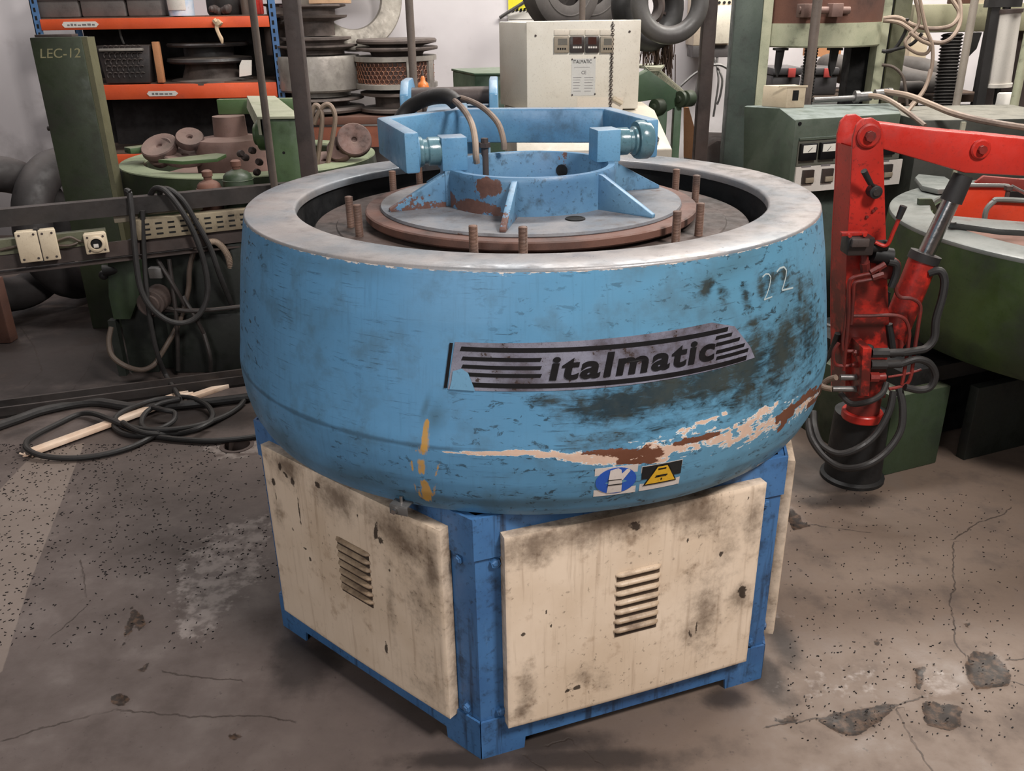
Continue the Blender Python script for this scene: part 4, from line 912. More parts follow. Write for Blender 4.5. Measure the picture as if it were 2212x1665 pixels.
def bottle(px, ptop, pw, Y, mt, lab, pneck):
    c = P(px, ptop, Y); zt = c.z; r = pw / 2 * (P(px + 1, ptop, Y).x - c.x); zb = .62 if Y > 3.97 else 0
    t = thing('gas_accumulator', lab, 'bottle', (c.x, Y, zb))
    b = MB(); zs = zt - .048
    b.lathe([(.0001, zb), (r * .9, zb), (r, zb + .01), (r, zs - r * .62), (r * .93, zs - r * .30), (r * .72, zs - r * .08), (r * .40, zs + .004), (r * .30, zs + .008), (.0001, zs + .008)], (c.x, Y, 0), 28, closed=False); b.build('bottle_body', mt, t, ang=60)
    b = MB(); b.lathe([(r + .0005, zs - r * .60), (r + .0035, zs - r * .57), (r + .0005, zs - r * .54)], (c.x, Y, 0), 28, closed=False); b.build('weld_seam', mt, t)
    b = MB(); b.lathe([(.0001, zs), (.018, zs), (.019, zs + .02), (.024, zs + .022), (.024, zs + .044), (.015, zs + .05), (.0001, zs + .05)], (c.x, Y, 0), 16, closed=False); b.build('bottle_neck', m_rustbrown, t); return t
bottle(508, 346, 64, 4.12, m_dkgreen, 'green round-shouldered bottle behind the upper rail', 18)
bottle(446, 368, 52, 4.08, m_rustbrown, 'rusty brown round-shouldered bottle left of a green one', 18)

# ------------------------------------------------------------------ left floor: channel, planks, cable coil, crate
cd_ = (PZ(520, 835) - PZ(0, 905)); cd_.z = 0; cu = cd_.normalized(); cn = Vector((cu.y, -cu.x, 0)); co_ = PZ(0, 905)
b = MB()
b.obox(co_ - cu * .6, cu * 2.6, cn * -.10, (0, 0, .012)); b.obox(co_ - cu * .6, cu * 2.6, cn * -.012, (0, 0, .05)); b.obox(co_ - cu * .6 - cn * .09 * -1 - cn * .18, cu * 2.6, cn * -.012, (0, 0, .05))
tag(b.build('floor_channel', m_blackrail), 'dark steel channel lying on the floor at left', 'channel')
b = MB(); b.tube([PZ(-60, 940, .02), PZ(40, 905, .02), PZ(100, 885, .02), PZ(200, 868, .02), PZ(300, 880, .02), PZ(420, 872, .02), PZ(540, 858, .02)], .02, 10); tag(b.build('rubber_hose', m_black), 'thick black hose lying beside the floor channel', 'hose')
def plank(name, lab, p0, p1, w, th, z=0.0, mt=m_wood, ends=0.0):
    a = PZ(*p0, z); c = PZ(*p1, z); t = (c - a).normalized(); sd = Vector((t.y, -t.x, 0))
    b = MB(); pts = [a - sd * w / 2, a + sd * w / 2 + t * ends, c + sd * w / 2, c + sd * w * .1 + t * .06, c - sd * w / 2 + t * .02]
    b.prism(pts, (0, 0, th)); o = b.build(name, mt, bevel=.0015); return tag(o, lab, 'wood', 'split wood strips on the floor')
m_palewood = paint('pale_split_wood', S(226, 204, 184), S(196, 164, 140), grime=.3, gcol=S(120, 92, 74), rough=.7, sc=2)
plank('wood_strip', 'long pale wooden strip lying under the coiled cable', (64, 982), (392, 862), .045, .018, .012, m_palewood, .01)
plank('wood_strip', 'thin splintered wooden strip lying behind the coiled cable', (278, 892), (478, 823), .028, .016, .0, m_palewood)
plank('wood_strip', 'splintered wooden strip running back under the blue drum', (345, 886), (560, 812), .04, .02, .0, m_palewood)
b = MB(); a = PZ(64, 985); 
for i in range(7): b.bar(a + Vector((rng.uniform(-.03, .03), rng.uniform(-.02, .02), .006)), a + Vector((rng.uniform(-.03, .03), rng.uniform(-.02, .02), .012 + rng.uniform(0, .012))), .006, .004)
tag(b.build('wood_splinters', m_palewood), 'small pile of pale splinters at the strip\'s near end', 'splinters', kind='stuff')
def zf(x, y, z=.014): return PZ(x / 2.602, 380 + y / 2.602, z)
coil = thing('cable_coil', 'long black cable lying in loose coils over the wooden strips', 'cable', zf(1000, 1400, 0))
b = MB(); b.tube([zf(1000, 1240, .03), zf(1085, 1250, .04), zf(1165, 1290, .03), zf(1195, 1350, .018), zf(1150, 1400, .014), zf(1050, 1420), zf(900, 1432), zf(760, 1425), zf(670, 1390, .02), zf(650, 1360, .03), zf(700, 1320, .04), zf(830, 1270, .045), zf(930, 1250, .045), zf(1010, 1255, .05)], .0115, 10, 6); b.build('cable_turn', m_black, coil)
b = MB(); b.tube([zf(1010, 1255, .05), zf(900, 1280, .05), zf(820, 1330, .04), zf(795, 1390, .028), zf(830, 1425, .028), zf(910, 1415, .028), zf(975, 1375, .035), zf(980, 1330, .045), zf(920, 1315, .055), zf(860, 1300, .05)], .011, 10, 6); b.build('cable_turn', m_black, coil)
b = MB(); b.tube([zf(1372, 1262, .02), zf(1340, 1300), zf(1260, 1350), zf(1120, 1400, .03), zf(960, 1425, .035), zf(820, 1425, .035), zf(700, 1400, .03), zf(610, 1365, .04), zf(520, 1335, .03), zf(440, 1340, .016), zf(330, 1390), zf(210, 1450, .02), zf(150, 1495, .03), zf(160, 1540, .03), zf(250, 1575, .02), zf(400, 1586), zf(560, 1570), zf(720, 1530), zf(830, 1480), zf(900, 1440, .03)], .0115, 10, 6); b.build('cable_turn', m_black, coil)
b = MB(); b.tube([zf(640, 1370, .03), zf(650, 1420), zf(720, 1455), zf(850, 1462), zf(1010, 1480), zf(1200, 1488), zf(1400, 1470), zf(1520, 1440)], .0115, 10, 6); b.build('cable_turn', m_black, coil)
b = MB(); b.tube([zf(690, 1385, .04), zf(800, 1440, .04), zf(980, 1450), zf(1100, 1425, .04), zf(1190, 1380, .04)], .011, 10, 6); b.build('cable_turn', m_black, coil)
b = MB(); a = P(-90, 650, 4.4); c = P(6, 650, 4.4); b.box((a.x, 4.38, 0), (c.x, 4.46, P(8, 602, 4.4).z)); tag(b.build('brown_crate', m_rustbrown, bevel=.01), 'brown box edge cut off by the left side of the photo', 'box')

# rubber crumbs swept about the floor
b = MB(); cnt = 0
for i in range(2600):
    u = rng.random()
    if u < .62:
        px, py = rng.uniform(-20, 470), 960 + 440 * rng.random() ** 1.6
        if px > 260 - (py - 980) * .55 and rng.random() < .72: continue
    elif u < .8: px, py = rng.uniform(200, 600), rng.uniform(960, 1250)
    else: px, py = rng.uniform(1700, 2200), rng.uniform(1060, 1600)
    p = PZ(px, py, .0); an = rng.normal(.5, .7); l = rng.uniform(.0025, .009) * (1 if u < .8 else .7); wd = rng.uniform(.0009, .0024)
    t = Vector((math.cos(an), math.sin(an), 0)); b.bar(p - t * l / 2 + Vector((0, 0, .001)), p + t * l / 2 + Vector((0, 0, .001)), wd, .002)
tag(b.build('rubber_crumbs', m_ink), 'black rubber crumbs scattered over the concrete floor', 'crumbs', kind='stuff')

# ------------------------------------------------------------------ left background: column, tyres, shelving, round green machine
col_ = thing('press_column', 'tall dark green box column with faint painted code at far left', 'column', (P(130, 300, 4.6).x, 4.75, 0))
xa, xb = P(63, 82, 4.6).x, P(174, 75, 4.6).x; zt = P(120, 80, 4.6).z
m_col = paint('dirty_green_column', S(50, 58, 40), S(42, 48, 36), grime=.7, gcol=S(40, 38, 30), rough=.5)
b = MB(); b.box((xa, 4.6, 0), (xb, 4.69, zt)); b.build('column_body', m_col, col_, bevel=.006)
b = MB(); b.box((xb, 4.605, 0), (xb + .026, 4.69, zt - .002)); b.build('column_flange', paint('olive_grey_flange', S(98, 96, 72), S(84, 82, 62), grime=.4, rough=.6), col_)
b = MB(); b.box((xa + .02, 4.615, zt), (xb - .05, 4.685, zt + .012)); b.build('cap_plate', m_darksteel, col_, bevel=.002)
b = MB(); q = P(97, 280, 4.6); b.cyl((xa, 4.65, q.z), (xa - .03, 4.65, q.z), .012, n=10); b.build('column_bolt', m_darksteel, col_)
flat_text('painted_code', 'LEC-12', (xa + .035, 4.6, zt - .095), (1, 0, 0), (0, 0, 1), .062, paint('faded_paint', S(150, 144, 110), S(110, 108, 80), grime=.6, rough=.8), col_, width=.2, shear=.2)
def tyre(name, lab, c, R, r, ax, mt=m_tyre, group=None, sq=1.0):
    o = MB().torus(c, R, r, ax, 48, 16, sq=sq).build(name, mt, ang=80); return tag(o, lab, 'tyre', group)
m_leftube = paint('dark_dusty_tube', S(52, 48, 48), S(40, 37, 37), grime=.3, rough=.65, dust=.6, dustcol=S(98, 92, 90))
tyre('inner_tube', 'grey-black tube leaning at the far left edge, open ring visible', (P(8, 430, 5.0).x, 4.92, .46), .34, .10, (.87, -.49, .04), m_leftube)
tyre('inner_tube', 'grey-black tube standing edge-on against the green column', (P(120, 430, 5.05).x, 5.18, .46), .34, .105, (.985, -.17, .04), m_leftube)

# shelving
YS, YB = 6.2, 6.82
sh = thing('shelving_unit', 'blue and orange steel shelving against the back wall', 'shelf', (P(330, 100, YS).x, 6.5, 0))
zb = lambda py, px=330: P(px, py, YS).z
XL, XR = P(70, 40, YS).x, P(598, 40, YS).x - .0
XR0 = P(583, 60, YS).x
for x in (XL, XR0 + .0):
    for y in (YS, YB - .05):
        b = MB(); b.box((x, y, 0), (x + .05, y + .006, 2.4)); b.box((x, y, 0), (x + .006, y + .05, 2.4)); up = b.build('upright', m_shelfblue, sh)
        if y == YS:
            b = MB()
            for k in range(46): z = .03 + k * .05; b.box((x + .018, y - .001, z), (x + .032, y + .003, z + .026))
            b.build('upright_slot', m_void, up, kind='stuff')
for (pt, pb) in ((38, 62), (182, 214), (333, 362)):
    z1, z0 = zb(pt), zb(pb)
    for y, nm in ((YS - .012, 'shelf_beam'), (YB - .045, 'shelf_beam')):
        b = MB(); b.box((XL + .05, y, z0), (XR0, y + .04, z1)); bm_ = b.build(nm, m_orange, sh, bevel=.003)
    b = MB(); b.box((XL + .02, YS + .03, z1 - .012), (XR0 + .02, YB - .05, z1 + .008)); b.build('shelf_board', m_board, sh)
b = MB(); b.box((XL + .06, YB - .055, .02), (XR0 - .01, YB - .05, zb(62))); b.build('shade_sheet', paint('shelf_shade_black', S(36, 32, 32), S(28, 26, 26), grime=.4, rough=.8), sh)  # added dark sheet, puts the blackness behind the shelves into colour
def lab_on_beam(px0, px1, py0, py1):
    a, c = P(px0, py1, YS - .014), P(px1, py0, YS - .014)
    w_, h_ = c.x - a.x, c.z - a.z
    b = MB(); b.prism([Vector((a.x, YS - .0125, a.z)), Vector((c.x - .02, YS - .0125, a.z)), Vector((c.x, YS - .0125, (a.z + c.z) / 2)), Vector((c.x - .02, YS - .0125, c.z)), Vector((a.x, YS - .0125, c.z)), Vector((a.x - .015, YS - .0125, (a.z + c.z) / 2))], (0, -.002, 0)); l_ = b.build('paper_label', m_paper, sh)
    b = MB(); x = a.x + .02
    while x < c.x - .04:
        l = rng.uniform(.012, .03); b.box((x, YS - .0155, a.z + h_ * .3), (x + l, YS - .0145, a.z + h_ * (.5 + .2 * rng.random()))); x += l + .008
    b.build('label_scribble', m_greyink, l_)
lab_on_beam(140, 212, 46, 60); lab_on_beam(323, 384, 196, 208)
zs1, zs2, zs3 = zb(38) + .008, zb(182) + .008, zb(333) + .008
for i, (a, c, lb) in enumerate(((76, 172, 'grey tin at left end of the top shelf'), (176, 272, 'grey tin in the middle of the three on the top shelf'), (276, 350, 'grey tin right of two others on the top shelf'))):
    x0, x1 = P(a, 20, 6.25).x, P(c, 20, 6.25).x; t = thing('storage_tin', lb, 'tin', ((x0 + x1) / 2, 6.4, zs1), 'grey tins on the top shelf')
    b = MB(); b.box((x0, 6.24, zs1), (x1, 6.6, zs1 + .26)); b.build('tin_body', m_greymetal, t, bevel=.012)
    b = MB(); b.box((x0 - .003, 6.235, zs1 + .10), (x1 + .003, 6.605, zs1 + .112)); b.build('tin_seam', m_darksteel, t)
c = P(390, 10, 6.3); t = thing('paint_bucket', 'white and pale blue plastic bucket on the top shelf', 'bucket', (c.x, 6.3, zs1))
r = 27 * 6.3 / FPX
b = MB(); b.lathe([(.0001, zs1), (r * .9, zs1), (r, zs1 + .26), (r + .006, zs1 + .262), (r + .006, zs1 + .28), (.0001, zs1 + .28)], (c.x, 6.3, 0), 28, closed=False); bk_ = b.build('bucket_body', paint('pale_blue_plastic', S(170, 190, 214), S(206, 212, 220), grime=.1, rough=.4, sc=4), t)
b = MB(); b.lathe([(r * .93 + .004, zs1 + .035), (r * .95 + .004, zs1 + .10)], (c.x, 6.3, 0), 28, a0=-2.4, a1=-.9, closed=False); b.build('bucket_label', m_white, bk_)
x0 = P(432, 10, 6.3).x; b = MB(); b.lathe([(.0001, zs1), (.13, zs1), (.14, zs1 + .02), (.14, zs1 + .11), (.11, zs1 + .14), (.0001, zs1 + .14)], (x0 + .15, 6.42, 0), 28, closed=False); tag(b.build('dark_pot', m_blackrail), 'black round pot on the top shelf right of the bucket', 'pot')
b = MB(); a = P(470, 20, 6.25)
for i in range(9): b.ball(a + Vector((rng.uniform(-.06, .08), rng.uniform(-.02, .04), zs1 - a.z + .02 + rng.uniform(0, .03))), rng.uniform(.018, .03), 8, 5)
tag(b.build('loose_fittings', m_darksteel), 'heap of dark metal fittings on the top shelf', 'fittings', kind='stuff')
x0 = P(541, 10, 6.26).x; b = MB(); b.box((x0, 6.26, zs1), (x0 + .06, 6.36, zs1 + .2)); tag(b.build('red_can', m_redarm, bevel=.008), 'red can at the right end of the top shelf', 'can')
x0 = P(528, 10, 6.26).x; b = MB(); b.lathe([(.0001, zs1), (.03, zs1), (.03, zs1 + .11), (.0001, zs1 + .12)], (x0, 6.28, 0), 16, closed=False); tag(b.build('brown_jar', m_brownhose), 'small brown jar beside the red can on the top shelf', 'jar')
b = MB(); q = PL([(462, 42), (470, 50), (476, 46), (468, 58), (472, 72), (478, 84), (480, 94)], YS - .03); b.tube(q, .012, 6, 4, rad=[.016, .022, .02, .013, .012, .014, .006]); tag(b.build('twisted_rag', paint('cream_rag', S(206, 182, 152), S(176, 150, 122), grime=.2, rough=.9)), 'twisted cream rag tied to the top orange beam', 'rag')
# tread mould segment
m_seg = paint('black_cast_segment', S(62, 54, 52), S(46, 42, 42), grime=.5, rough=.5, dust=.3, sc=2)
x0, x1 = P(214, 140, 6.22).x, P(330, 140, 6.22).x; t = thing('mould_segment', 'black tread mould segment with wavy pattern on the middle shelf', 'mould', ((x0 + x1) / 2, 6.3, zs2))
z1 = zb(97)
b = MB(); b.prism([Vector((x0, 6.22, z1)), Vector((x1, 6.22, z1)), Vector((x1 - .03, 6.20, zs2)), Vector((x0 + .035, 6.20, zs2))], (0, .12, 0)); b.build('segment_block', m_seg, t, bevel=.008)
b = MB(); b.box((x0 + .03, 6.185, z1 - .035), (x1 - .04, 6.215, z1 - .018)); b.build('segment_lip', m_alu, t, bevel=.003)
b = MB()
for k in range(5):
    z = zs2 + .05 + k * .042; n = 7; dx = (x1 - x0 - .1) / n
    for i in range(n): b.torus((x0 + .05 + dx * (i + .5), 6.203, z), dx * .48, .0055, (0, 1, 0), 12, 5, PI, 2 * PI)
b.build('tread_pattern', m_seg, t, kind='stuff')
b = MB(); b.bar(P(336, 90, 6.23), P(350, 178, 6.23), .045, .04); tag(b.build('wooden_batten', m_stickwood, bevel=.002), 'orange-brown wooden batten leaning on the middle shelf', 'wood')
b = MB(); b.tube(PL([(258, 62), (262, 80), (268, 95)], 6.3), .008, 6); tag(b.build('short_chain', m_steel), 'short grey chain hanging over the black mould segment', 'chain')
def stack(lab, px, Y, prof_px, mt, name, cat, zbase, grp=None, n=56):
    """prof_px: (half width in px, image row)"""
    c = P(px, 100, Y); k = Y / FPX * .97
    pr = [(max(.0001, hw * k), P(px, py, Y).z) for hw, py in prof_px]
    o = MB().lathe(pr, (c.x, Y, 0), n, closed=False).build(name, mt, ang=30); tag(o, lab, cat, grp); return o
stack('upper black wheel rim lying flat on the middle shelf', 450, 6.46, [(0, 92), (80, 92), (82, 95), (80, 99), (50, 101), (50, 120), (84, 124), (86, 130), (82, 134), (0, 134)], paint('black_rim', S(60, 54, 54), S(42, 40, 40), grime=.5, rough=.5, dust=.4), 'wheel_rim', 'wheel rim', 0)
stack('lower black wheel rim lying flat on the middle shelf', 450, 6.46, [(0, 136), (50, 136), (54, 150), (60, 166), (82, 170), (82, 178), (0, 178)], m_rimrust, 'wheel_rim', 'wheel rim', 0)
a = P(517, 150, 6.24); b = MB(); b.prism([P(517, 166, 6.24), P(543, 162, 6.24), P(543, 130, 6.24), P(522, 130, 6.24), P(517, 142, 6.24)], (0, .01, 0)); tag(b.build('white_card', m_paper), 'white card standing before the black wheel rims', 'card')
b = MB(); b.prism([Vector((P(235, 225, 6.6).x, 6.6, .0)), Vector((P(470, 225, 6.6).x, 6.6, 0)), Vector((P(470, 225, 6.7).x, 6.72, zb(222))), Vector((P(240, 225, 6.7).x, 6.72, zb(222)))], (0, .02, 0)); tag(b.build('dark_board', paint('dark_panel', S(44, 38, 38), S(34, 31, 31), grime=.3, rough=.7)), 'large dark board leaning behind the lowest shelf', 'board')

# round green machine at the back left
VC = Vector((-1.465, 5.08, 0)); VZ = .85
vg = thing('round_green_machine', 'round green tub machine full of rusty plates in front of the shelving', 'machine', VC)
MB().lathe([(.0001, .02), (.60, .02), (.62, .30), (.70, .46), (.705, .80), (.70, VZ - .006), (.692, VZ), (.575, VZ), (.565, VZ - .01), (.56, .70), (.0001, .70)], VC, 96, closed=False).build('tub', paint('old_dark_green', S(44, 54, 33), S(34, 42, 28), grime=.5, rough=.5), vg)
MB().lathe([(.70, VZ - .002), (.698, VZ + .004), (.575, VZ + .006), (.570, VZ - .004)], VC, 96).build('tub_rim', paint('dusty_green_rim', S(140, 148, 120), S(120, 130, 104), grime=.4, rough=.6), vg)
MB().lathe([(.0001, .71), (.52, .71), (.52, .76), (.0001, .76)], VC, 64, closed=False).build('bed_plate', m_pinkrust, vg)
cp = P(500, 300, 4.95); MB().lathe([(.0001, .76), (.20, .76), (.20, cp.z - .02), (.185, cp.z + .005), (.09, cp.z + .02), (.085, P(500, 250, 4.95).z), (.0001, P(500, 250, 4.95).z)], (cp.x, 4.95, 0), 40, closed=False).build('centre_hub', m_pinkrust, vg)
m_plateiron = paint('rough_dusty_iron', S(104, 80, 74), S(78, 62, 58), grime=.6, rough=.8, dust=.5, dustcol=S(140, 122, 112), sc=2.5)
for px, py, rr, tilt in ((410, 300, .075, (.2, -.5, .8)), (345, 318, .10, (-.1, -.5, .85)), (400, 338, .12, (.1, -.2, 1)), (350, 330, .085, (-.35, -.7, .6)), (735, 322, .075, (-.2, -.8, .6)), (765, 303, .095, (.2, -.8, .5)), (700, 350, .10, (0, -.3, 1))):
    c = P(px, py, 4.85); ax = Vector(tilt).normalized(); c.z = max(c.z, .80)
    MB().lathe([(.0001, -.020), (rr * .96, -.020), (rr, -.010), (rr * .98, .014), (rr * .92, .020), (rr * .25, .016), (rr * .16, .010), (rr * .14, .0), (.0001, .0)], c, 26, ax, closed=False).build('rusty_plate', m_plateiron, vg)
b = MB(); b.prism([P(342, 352, 4.55), P(395, 356, 4.5), P(470, 350, 4.5), P(490, 340, 4.55), P(470, 338, 4.6)], (0, 0, .018)); b.build('edge_bracket', m_green, vg, bevel=.003)
b = MB(); b.bar(P(275, 325, 4.85), P(330, 318, 4.95), .08, .03); b.build('edge_bracket', m_green, vg, bevel=.003)
# the arm standing in front of the tub
arm = thing('green_lift_arm', 'green lifting arm with pale dusty hood before the round green tub', 'machine arm', (P(615, 400, 4.2).x, 4.3, 0))
xa, xb = P(578, 300, 4.2).x, P(655, 300, 4.2).x; zt = P(615, 256, 4.2).z
b = MB(); b.box((xa, 4.2, 0), (xb, 4.36, zt)); fp = b.build('arm_front_panel', m_green, arm, bevel=.008)
q = P(613, 330, 4.2); MB().cyl(q + Vector((0, -.001, 0)), q + Vector((0, .006, 0)), .007, n=12).build('panel_hole', m_void, fp)
m_dusthood = paint('dusty_hood', S(168, 166, 148), S(148, 150, 128), grime=.25, rough=.7)
b = MB(); b.prism([Vector((xa - .03, 4.18, zt)), Vector((xb + .005, 4.18, zt)), Vector((P(590, 212, 4.9).x, 4.95, P(590, 212, 4.95).z)), Vector((P(528, 212, 4.9).x, 4.95, P(528, 212, 4.95).z))], (0, 0, .012)); b.build('arm_hood', m_dusthood, arm, bevel=.002)
b = MB(); b.prism([Vector((xa - .03, 4.18, zt)), Vector((P(528, 212, 4.9).x, 4.95, P(528, 212, 4.95).z)), Vector((P(528, 240, 4.9).x, 4.95, zt - .02)), Vector((xa - .03, 4.18, zt - .07))], (.012, 0, 0)); b.build('hood_side', m_dusthood, arm)
b = MB(); a0_, a1_ = P(467, 215, 5.0), P(600, 210, 5.0); b.box((a0_.x, 5.0, P(500, 247, 5.0).z), (P(640, 210, 5.0).x, 5.05, a0_.z)); b.build('cross_beam', m_green, arm, bevel=.004)
b = MB(); b.box((P(478, 215, 5.0).x, 5.02, .95), (P(500, 215, 5.0).x, 5.06, a0_.z - .02)); b.build('cross_beam_leg', m_dkgreen, arm)
q = P(560, 290, 4.3); b = MB(); b.cyl(q, q + Vector((.07, 0, 0)), .075, n=28); b.cyl(q + Vector((-.02, 0, 0)), q, .05, n=20); b.build('arm_pulley', m_green, arm, bevel=.004)
b = MB(); b.box((xa - .012, 4.185, .4), (xa + .012, 4.2, zt)); b.box((xb - .01, 4.185, .5), (xb + .012, 4.2, zt)); b.build('panel_gasket', m_black, arm)
for px, py in ((530, 340), (545, 325), (560, 350), (520, 332), (555, 372)):
    q = P(px, py, 4.3); MB().lathe([(.0001, -.014), (.014, -.014), (.018, 0), (.014, .014), (.0001, .014)], q, 14, (rng.uniform(-1, 1), -.6, .3), closed=False).build('valve_fitting', m_darksteel, arm)
for pts in ([(682, 382), (684, 365), (692, 300), (696, 255), (690, 232), (680, 228), (674, 245), (672, 270)], [(706, 384), (706, 366), (718, 300), (724, 255), (716, 230), (703, 226), (690, 240), (678, 268)]):
    tag(MB().tube(PL(pts, 4.78), .0125, 8).build('bent_hose', m_tan), 'thin tan hose bent in a hoop right of the dark square post' if pts[0][0] < 700 else 'outer thin tan hose bent in a hoop beside the dark square post', 'hose')

# poles and posts
def pole(name, lab, px, py, Y, w, mt, square=False, z1=3.4, z0=0.0):
    c = P(px, py, Y); b = MB(); h = w / 2 * Y / FPX * .95
    if square: b.box((c.x - h, Y - h, z0), (c.x + h, Y + h, z1))
    else: b.cyl((c.x, Y, z0), (c.x, Y, z1), h, n=16)
    return tag(b.build(name, mt, bevel=.004 if square else 0), lab, 'post' if square else 'pole')
m_pole = paint('grey_brown_pipe', S(112, 100, 92), S(94, 84, 78), grime=.4, rough=.55)
pole('steel_pipe', 'thin upright grey pipe in front of the shelving', 562, 150, 4.0, 16, m_pole)
pole('square_post', 'thick dark brown square post left of the rim stacks', 645, 150, 3.7, 33, m_darksteel, True)
pole('steel_pipe', 'upright grey pipe before the right-hand rim stack', 889, 100, 4.4, 17, m_pole)
pole('square_post', 'dark brown upright right of the cream cabinet', 1524, 150, 4.6, 28, m_darksteel, True)
pole('steel_pipe', 'grey pipe in front of the green press head', 1755, 100, 4.75, 20, m_pole)
# ------------------------------------------------------------------ centre background: rims on a rusty bench, wall, cabinet
YR = 6.35
zbench = P(740, 252, 6.1).z
bn = thing('rusty_bench', 'low rust-brown steel bench carrying the stacked rims', 'bench', (P(780, 300, 6.4).x, 6.4, 0))
xa, xb = P(606, 260, 6.1).x, P(905, 260, 6.1).x
b = MB(); b.box((xa, 6.08, zbench - .05), (xb, 6.75, zbench)); b.build('bench_top', m_rustbrown, bn, bevel=.004)
b = MB(); b.box((xa, 6.09, zbench - .20), (xb, 6.11, zbench - .065)); b.build('bench_apron', paint('red_oxide', S(146, 84, 62), S(120, 72, 56), grime=.4, rough=.7), bn)
for x in (xa + .03, xb - .08):
    for y in (6.12, 6.65):
        b = MB(); b.box((x, y, 0), (x + .05, y + .05, zbench - .05)); b.build('bench_leg', m_rustbrown, bn)
def zz(py): return P(700, py, YR).z
def rims(lab, px, prof, mt, name='wheel_rim', cat='wheel rim', Y=YR): return stack(lab, px, Y, prof, mt, name, cat, 0)
# left stack, from the bench up
L = 684
rims('bottom rim of the left stack, dark and dished', L, [(0, 238), (88, 238), (90, 233), (88, 229), (58, 226), (58, 216), (86, 214), (90, 212), (88, 208), (0, 208)], m_rimrust)
rims('wide bare aluminium drum ring in the left rim stack', L, [(0, 206), (62, 206), (62, 198), (84, 194), (87, 190), (87, 126), (85, 119), (0, 119)], m_alu, 'drum_ring', 'ring')
rims('thin-flanged rim lying on the aluminium drum ring', L, [(0, 117), (56, 117), (56, 108), (84, 100), (84, 96), (56, 97), (58, 90), (72, 85), (72, 80), (40, 79), (0, 79)], m_rimrust)
rims('tall necked rim on top of the left stack', L, [(0, 77), (40, 77), (40, 46), (66, 38), (68, 33), (50, 33), (44, 32), (44, 20), (66, 14), (66, 10), (0, 10)], m_rimrust)
b = MB(); c = P(712, 0, YR); b.box((c.x - .12, YR - .1, zz(8)), (c.x + .12, YR + .15, zz(8) + .12)); o = b.build('cardboard_box', paint('pale_carton', S(212, 178, 146), S(196, 160, 128), grime=.2, rough=.8), bevel=.004); tag(o, 'pale cardboard carton on top of the left rim stack', 'box')
# small stack behind, left edge
rims('slim rim partly hidden at the left of the tall stack', 604, [(0, 118), (28, 118), (28, 60), (38, 52), (38, 46), (18, 44), (18, 14), (36, 8), (0, 8)], m_rimrust, Y=6.6)
# right stack
Rr_ = 857
rims('bottom rim of the right stack, lying on the bench', Rr_, [(0, 244), (60, 244), (66, 238), (84, 236), (84, 230), (52, 227), (52, 208), (82, 202), (82, 196), (0, 196)], m_rimrust)
mr = thing('tread_mould_ring', 'rusty tread mould ring with grey frame in the right rim stack', 'mould', (P(Rr_, 190, YR).x, YR, zz(192)))
k = YR / FPX * .97; Rm = 86 * k; c = Vector((P(Rr_, 190, YR).x, YR, 0)); z0, z1 = zz(190), zz(122)
MB().lathe([(Rm * .7, z0), (Rm * 1.01, z0), (Rm * 1.01, z0 + .03), (Rm * .93, z0 + .035), (Rm * .93, z1 - .035), (Rm * 1.01, z1 - .03), (Rm * 1.01, z1), (Rm * .7, z1)], c, 24).build('mould_frame', m_alu, mr)
m_tread = paint('brown_tread_rubber', S(82, 48, 36), S(54, 36, 31), grime=.4, rough=.6, sc=3)
b = MB(); b.lathe([(Rm * .935, z0 + .036), (Rm * .935, z1 - .036), (Rm * .92, z1 - .036), (Rm * .92, z0 + .036)], c, 48); tr = b.build('mould_tread', m_tread, mr)
b = MB()
for row in range(5):
    zc_ = z0 + .05 + (z1 - z0 - .1) * row / 4
    for q in range(26):
        a = R_(-180 + 180 * (q + .5 * (row % 2)) / 26); cc = c + Vector((math.cos(a), math.sin(a), 0)) * Rm * .94; cc.z = zc_
        b.torus(cc, .016, .0035, (math.cos(a), math.sin(a), 0), 8, 4, 0, PI)
tr2 = b.build('tread_relief', paint('tread_ridge', S(136, 92, 70), S(112, 74, 58), grime=.2, rough=.5), mr, kind='stuff')
for a in (-168, -62, -25):
    d = Vector((math.cos(R_(a)), math.sin(R_(a)), 0)); t = Vector((-d.y, d.x, 0)); q = c + d * Rm * .93
    b = MB(); b.obox(q - t * .03 + Vector((0, 0, z0 + .02)), t * .06, d * Rm * .07, (0, 0, z1 - z0 - .04)); b.build('frame_rib', m_alu, mr)
rims('flat thin-edged rim lying on the tread mould ring', Rr_, [(0, 120), (52, 120), (56, 112), (84, 107), (85, 103), (84, 100), (56, 104), (56, 98), (82, 92), (83, 87), (80, 83), (0, 83)], m_rimrust)
# big ring leaning on the wall
c = P(757, -6, 6.6); ax = Vector((.30, -.95, .12)).normalized()
o = MB().lathe([(.21, -.03), (.345, -.045), (.352, -.04), (.352, .035), (.345, .04), (.215, .03), (.205, 0)], c, 64, ax).build('metal_ring', paint('scuffed_ring', S(150, 144, 134), S(112, 106, 98), grime=.5, rough=.5, metal=.3, sc=1.6), ang=30); tag(o, 'large bare metal ring standing behind the two rim stacks', 'ring')
b = MB(); c = P(915, 205, 4.9); b.lathe([(.0001, 0), (.022, .0), (.030, .02), (.032, .04), (.026, .06), (.014, .07), (.012, .085), (.006, .098), (.0001, .10)], (c.x, 4.9, c.z), 16, closed=False)
o = b.build('orange_cap', m_redlatch if False else paint('orange_plastic', S(206, 116, 52), S(180, 96, 44), grime=.3, rough=.4), ang=60)
b = MB(); b.cyl((c.x, 4.9, c.z + .098), (c.x, 4.9, c.z + .125), .008, .004, 8); b.build('cap_tip', m_darksteel, o); 
b = MB(); b.cyl((c.x, 4.9, 0), (c.x, 4.9, c.z), .012, n=8); b.build('cap_stem', m_darksteel, o)
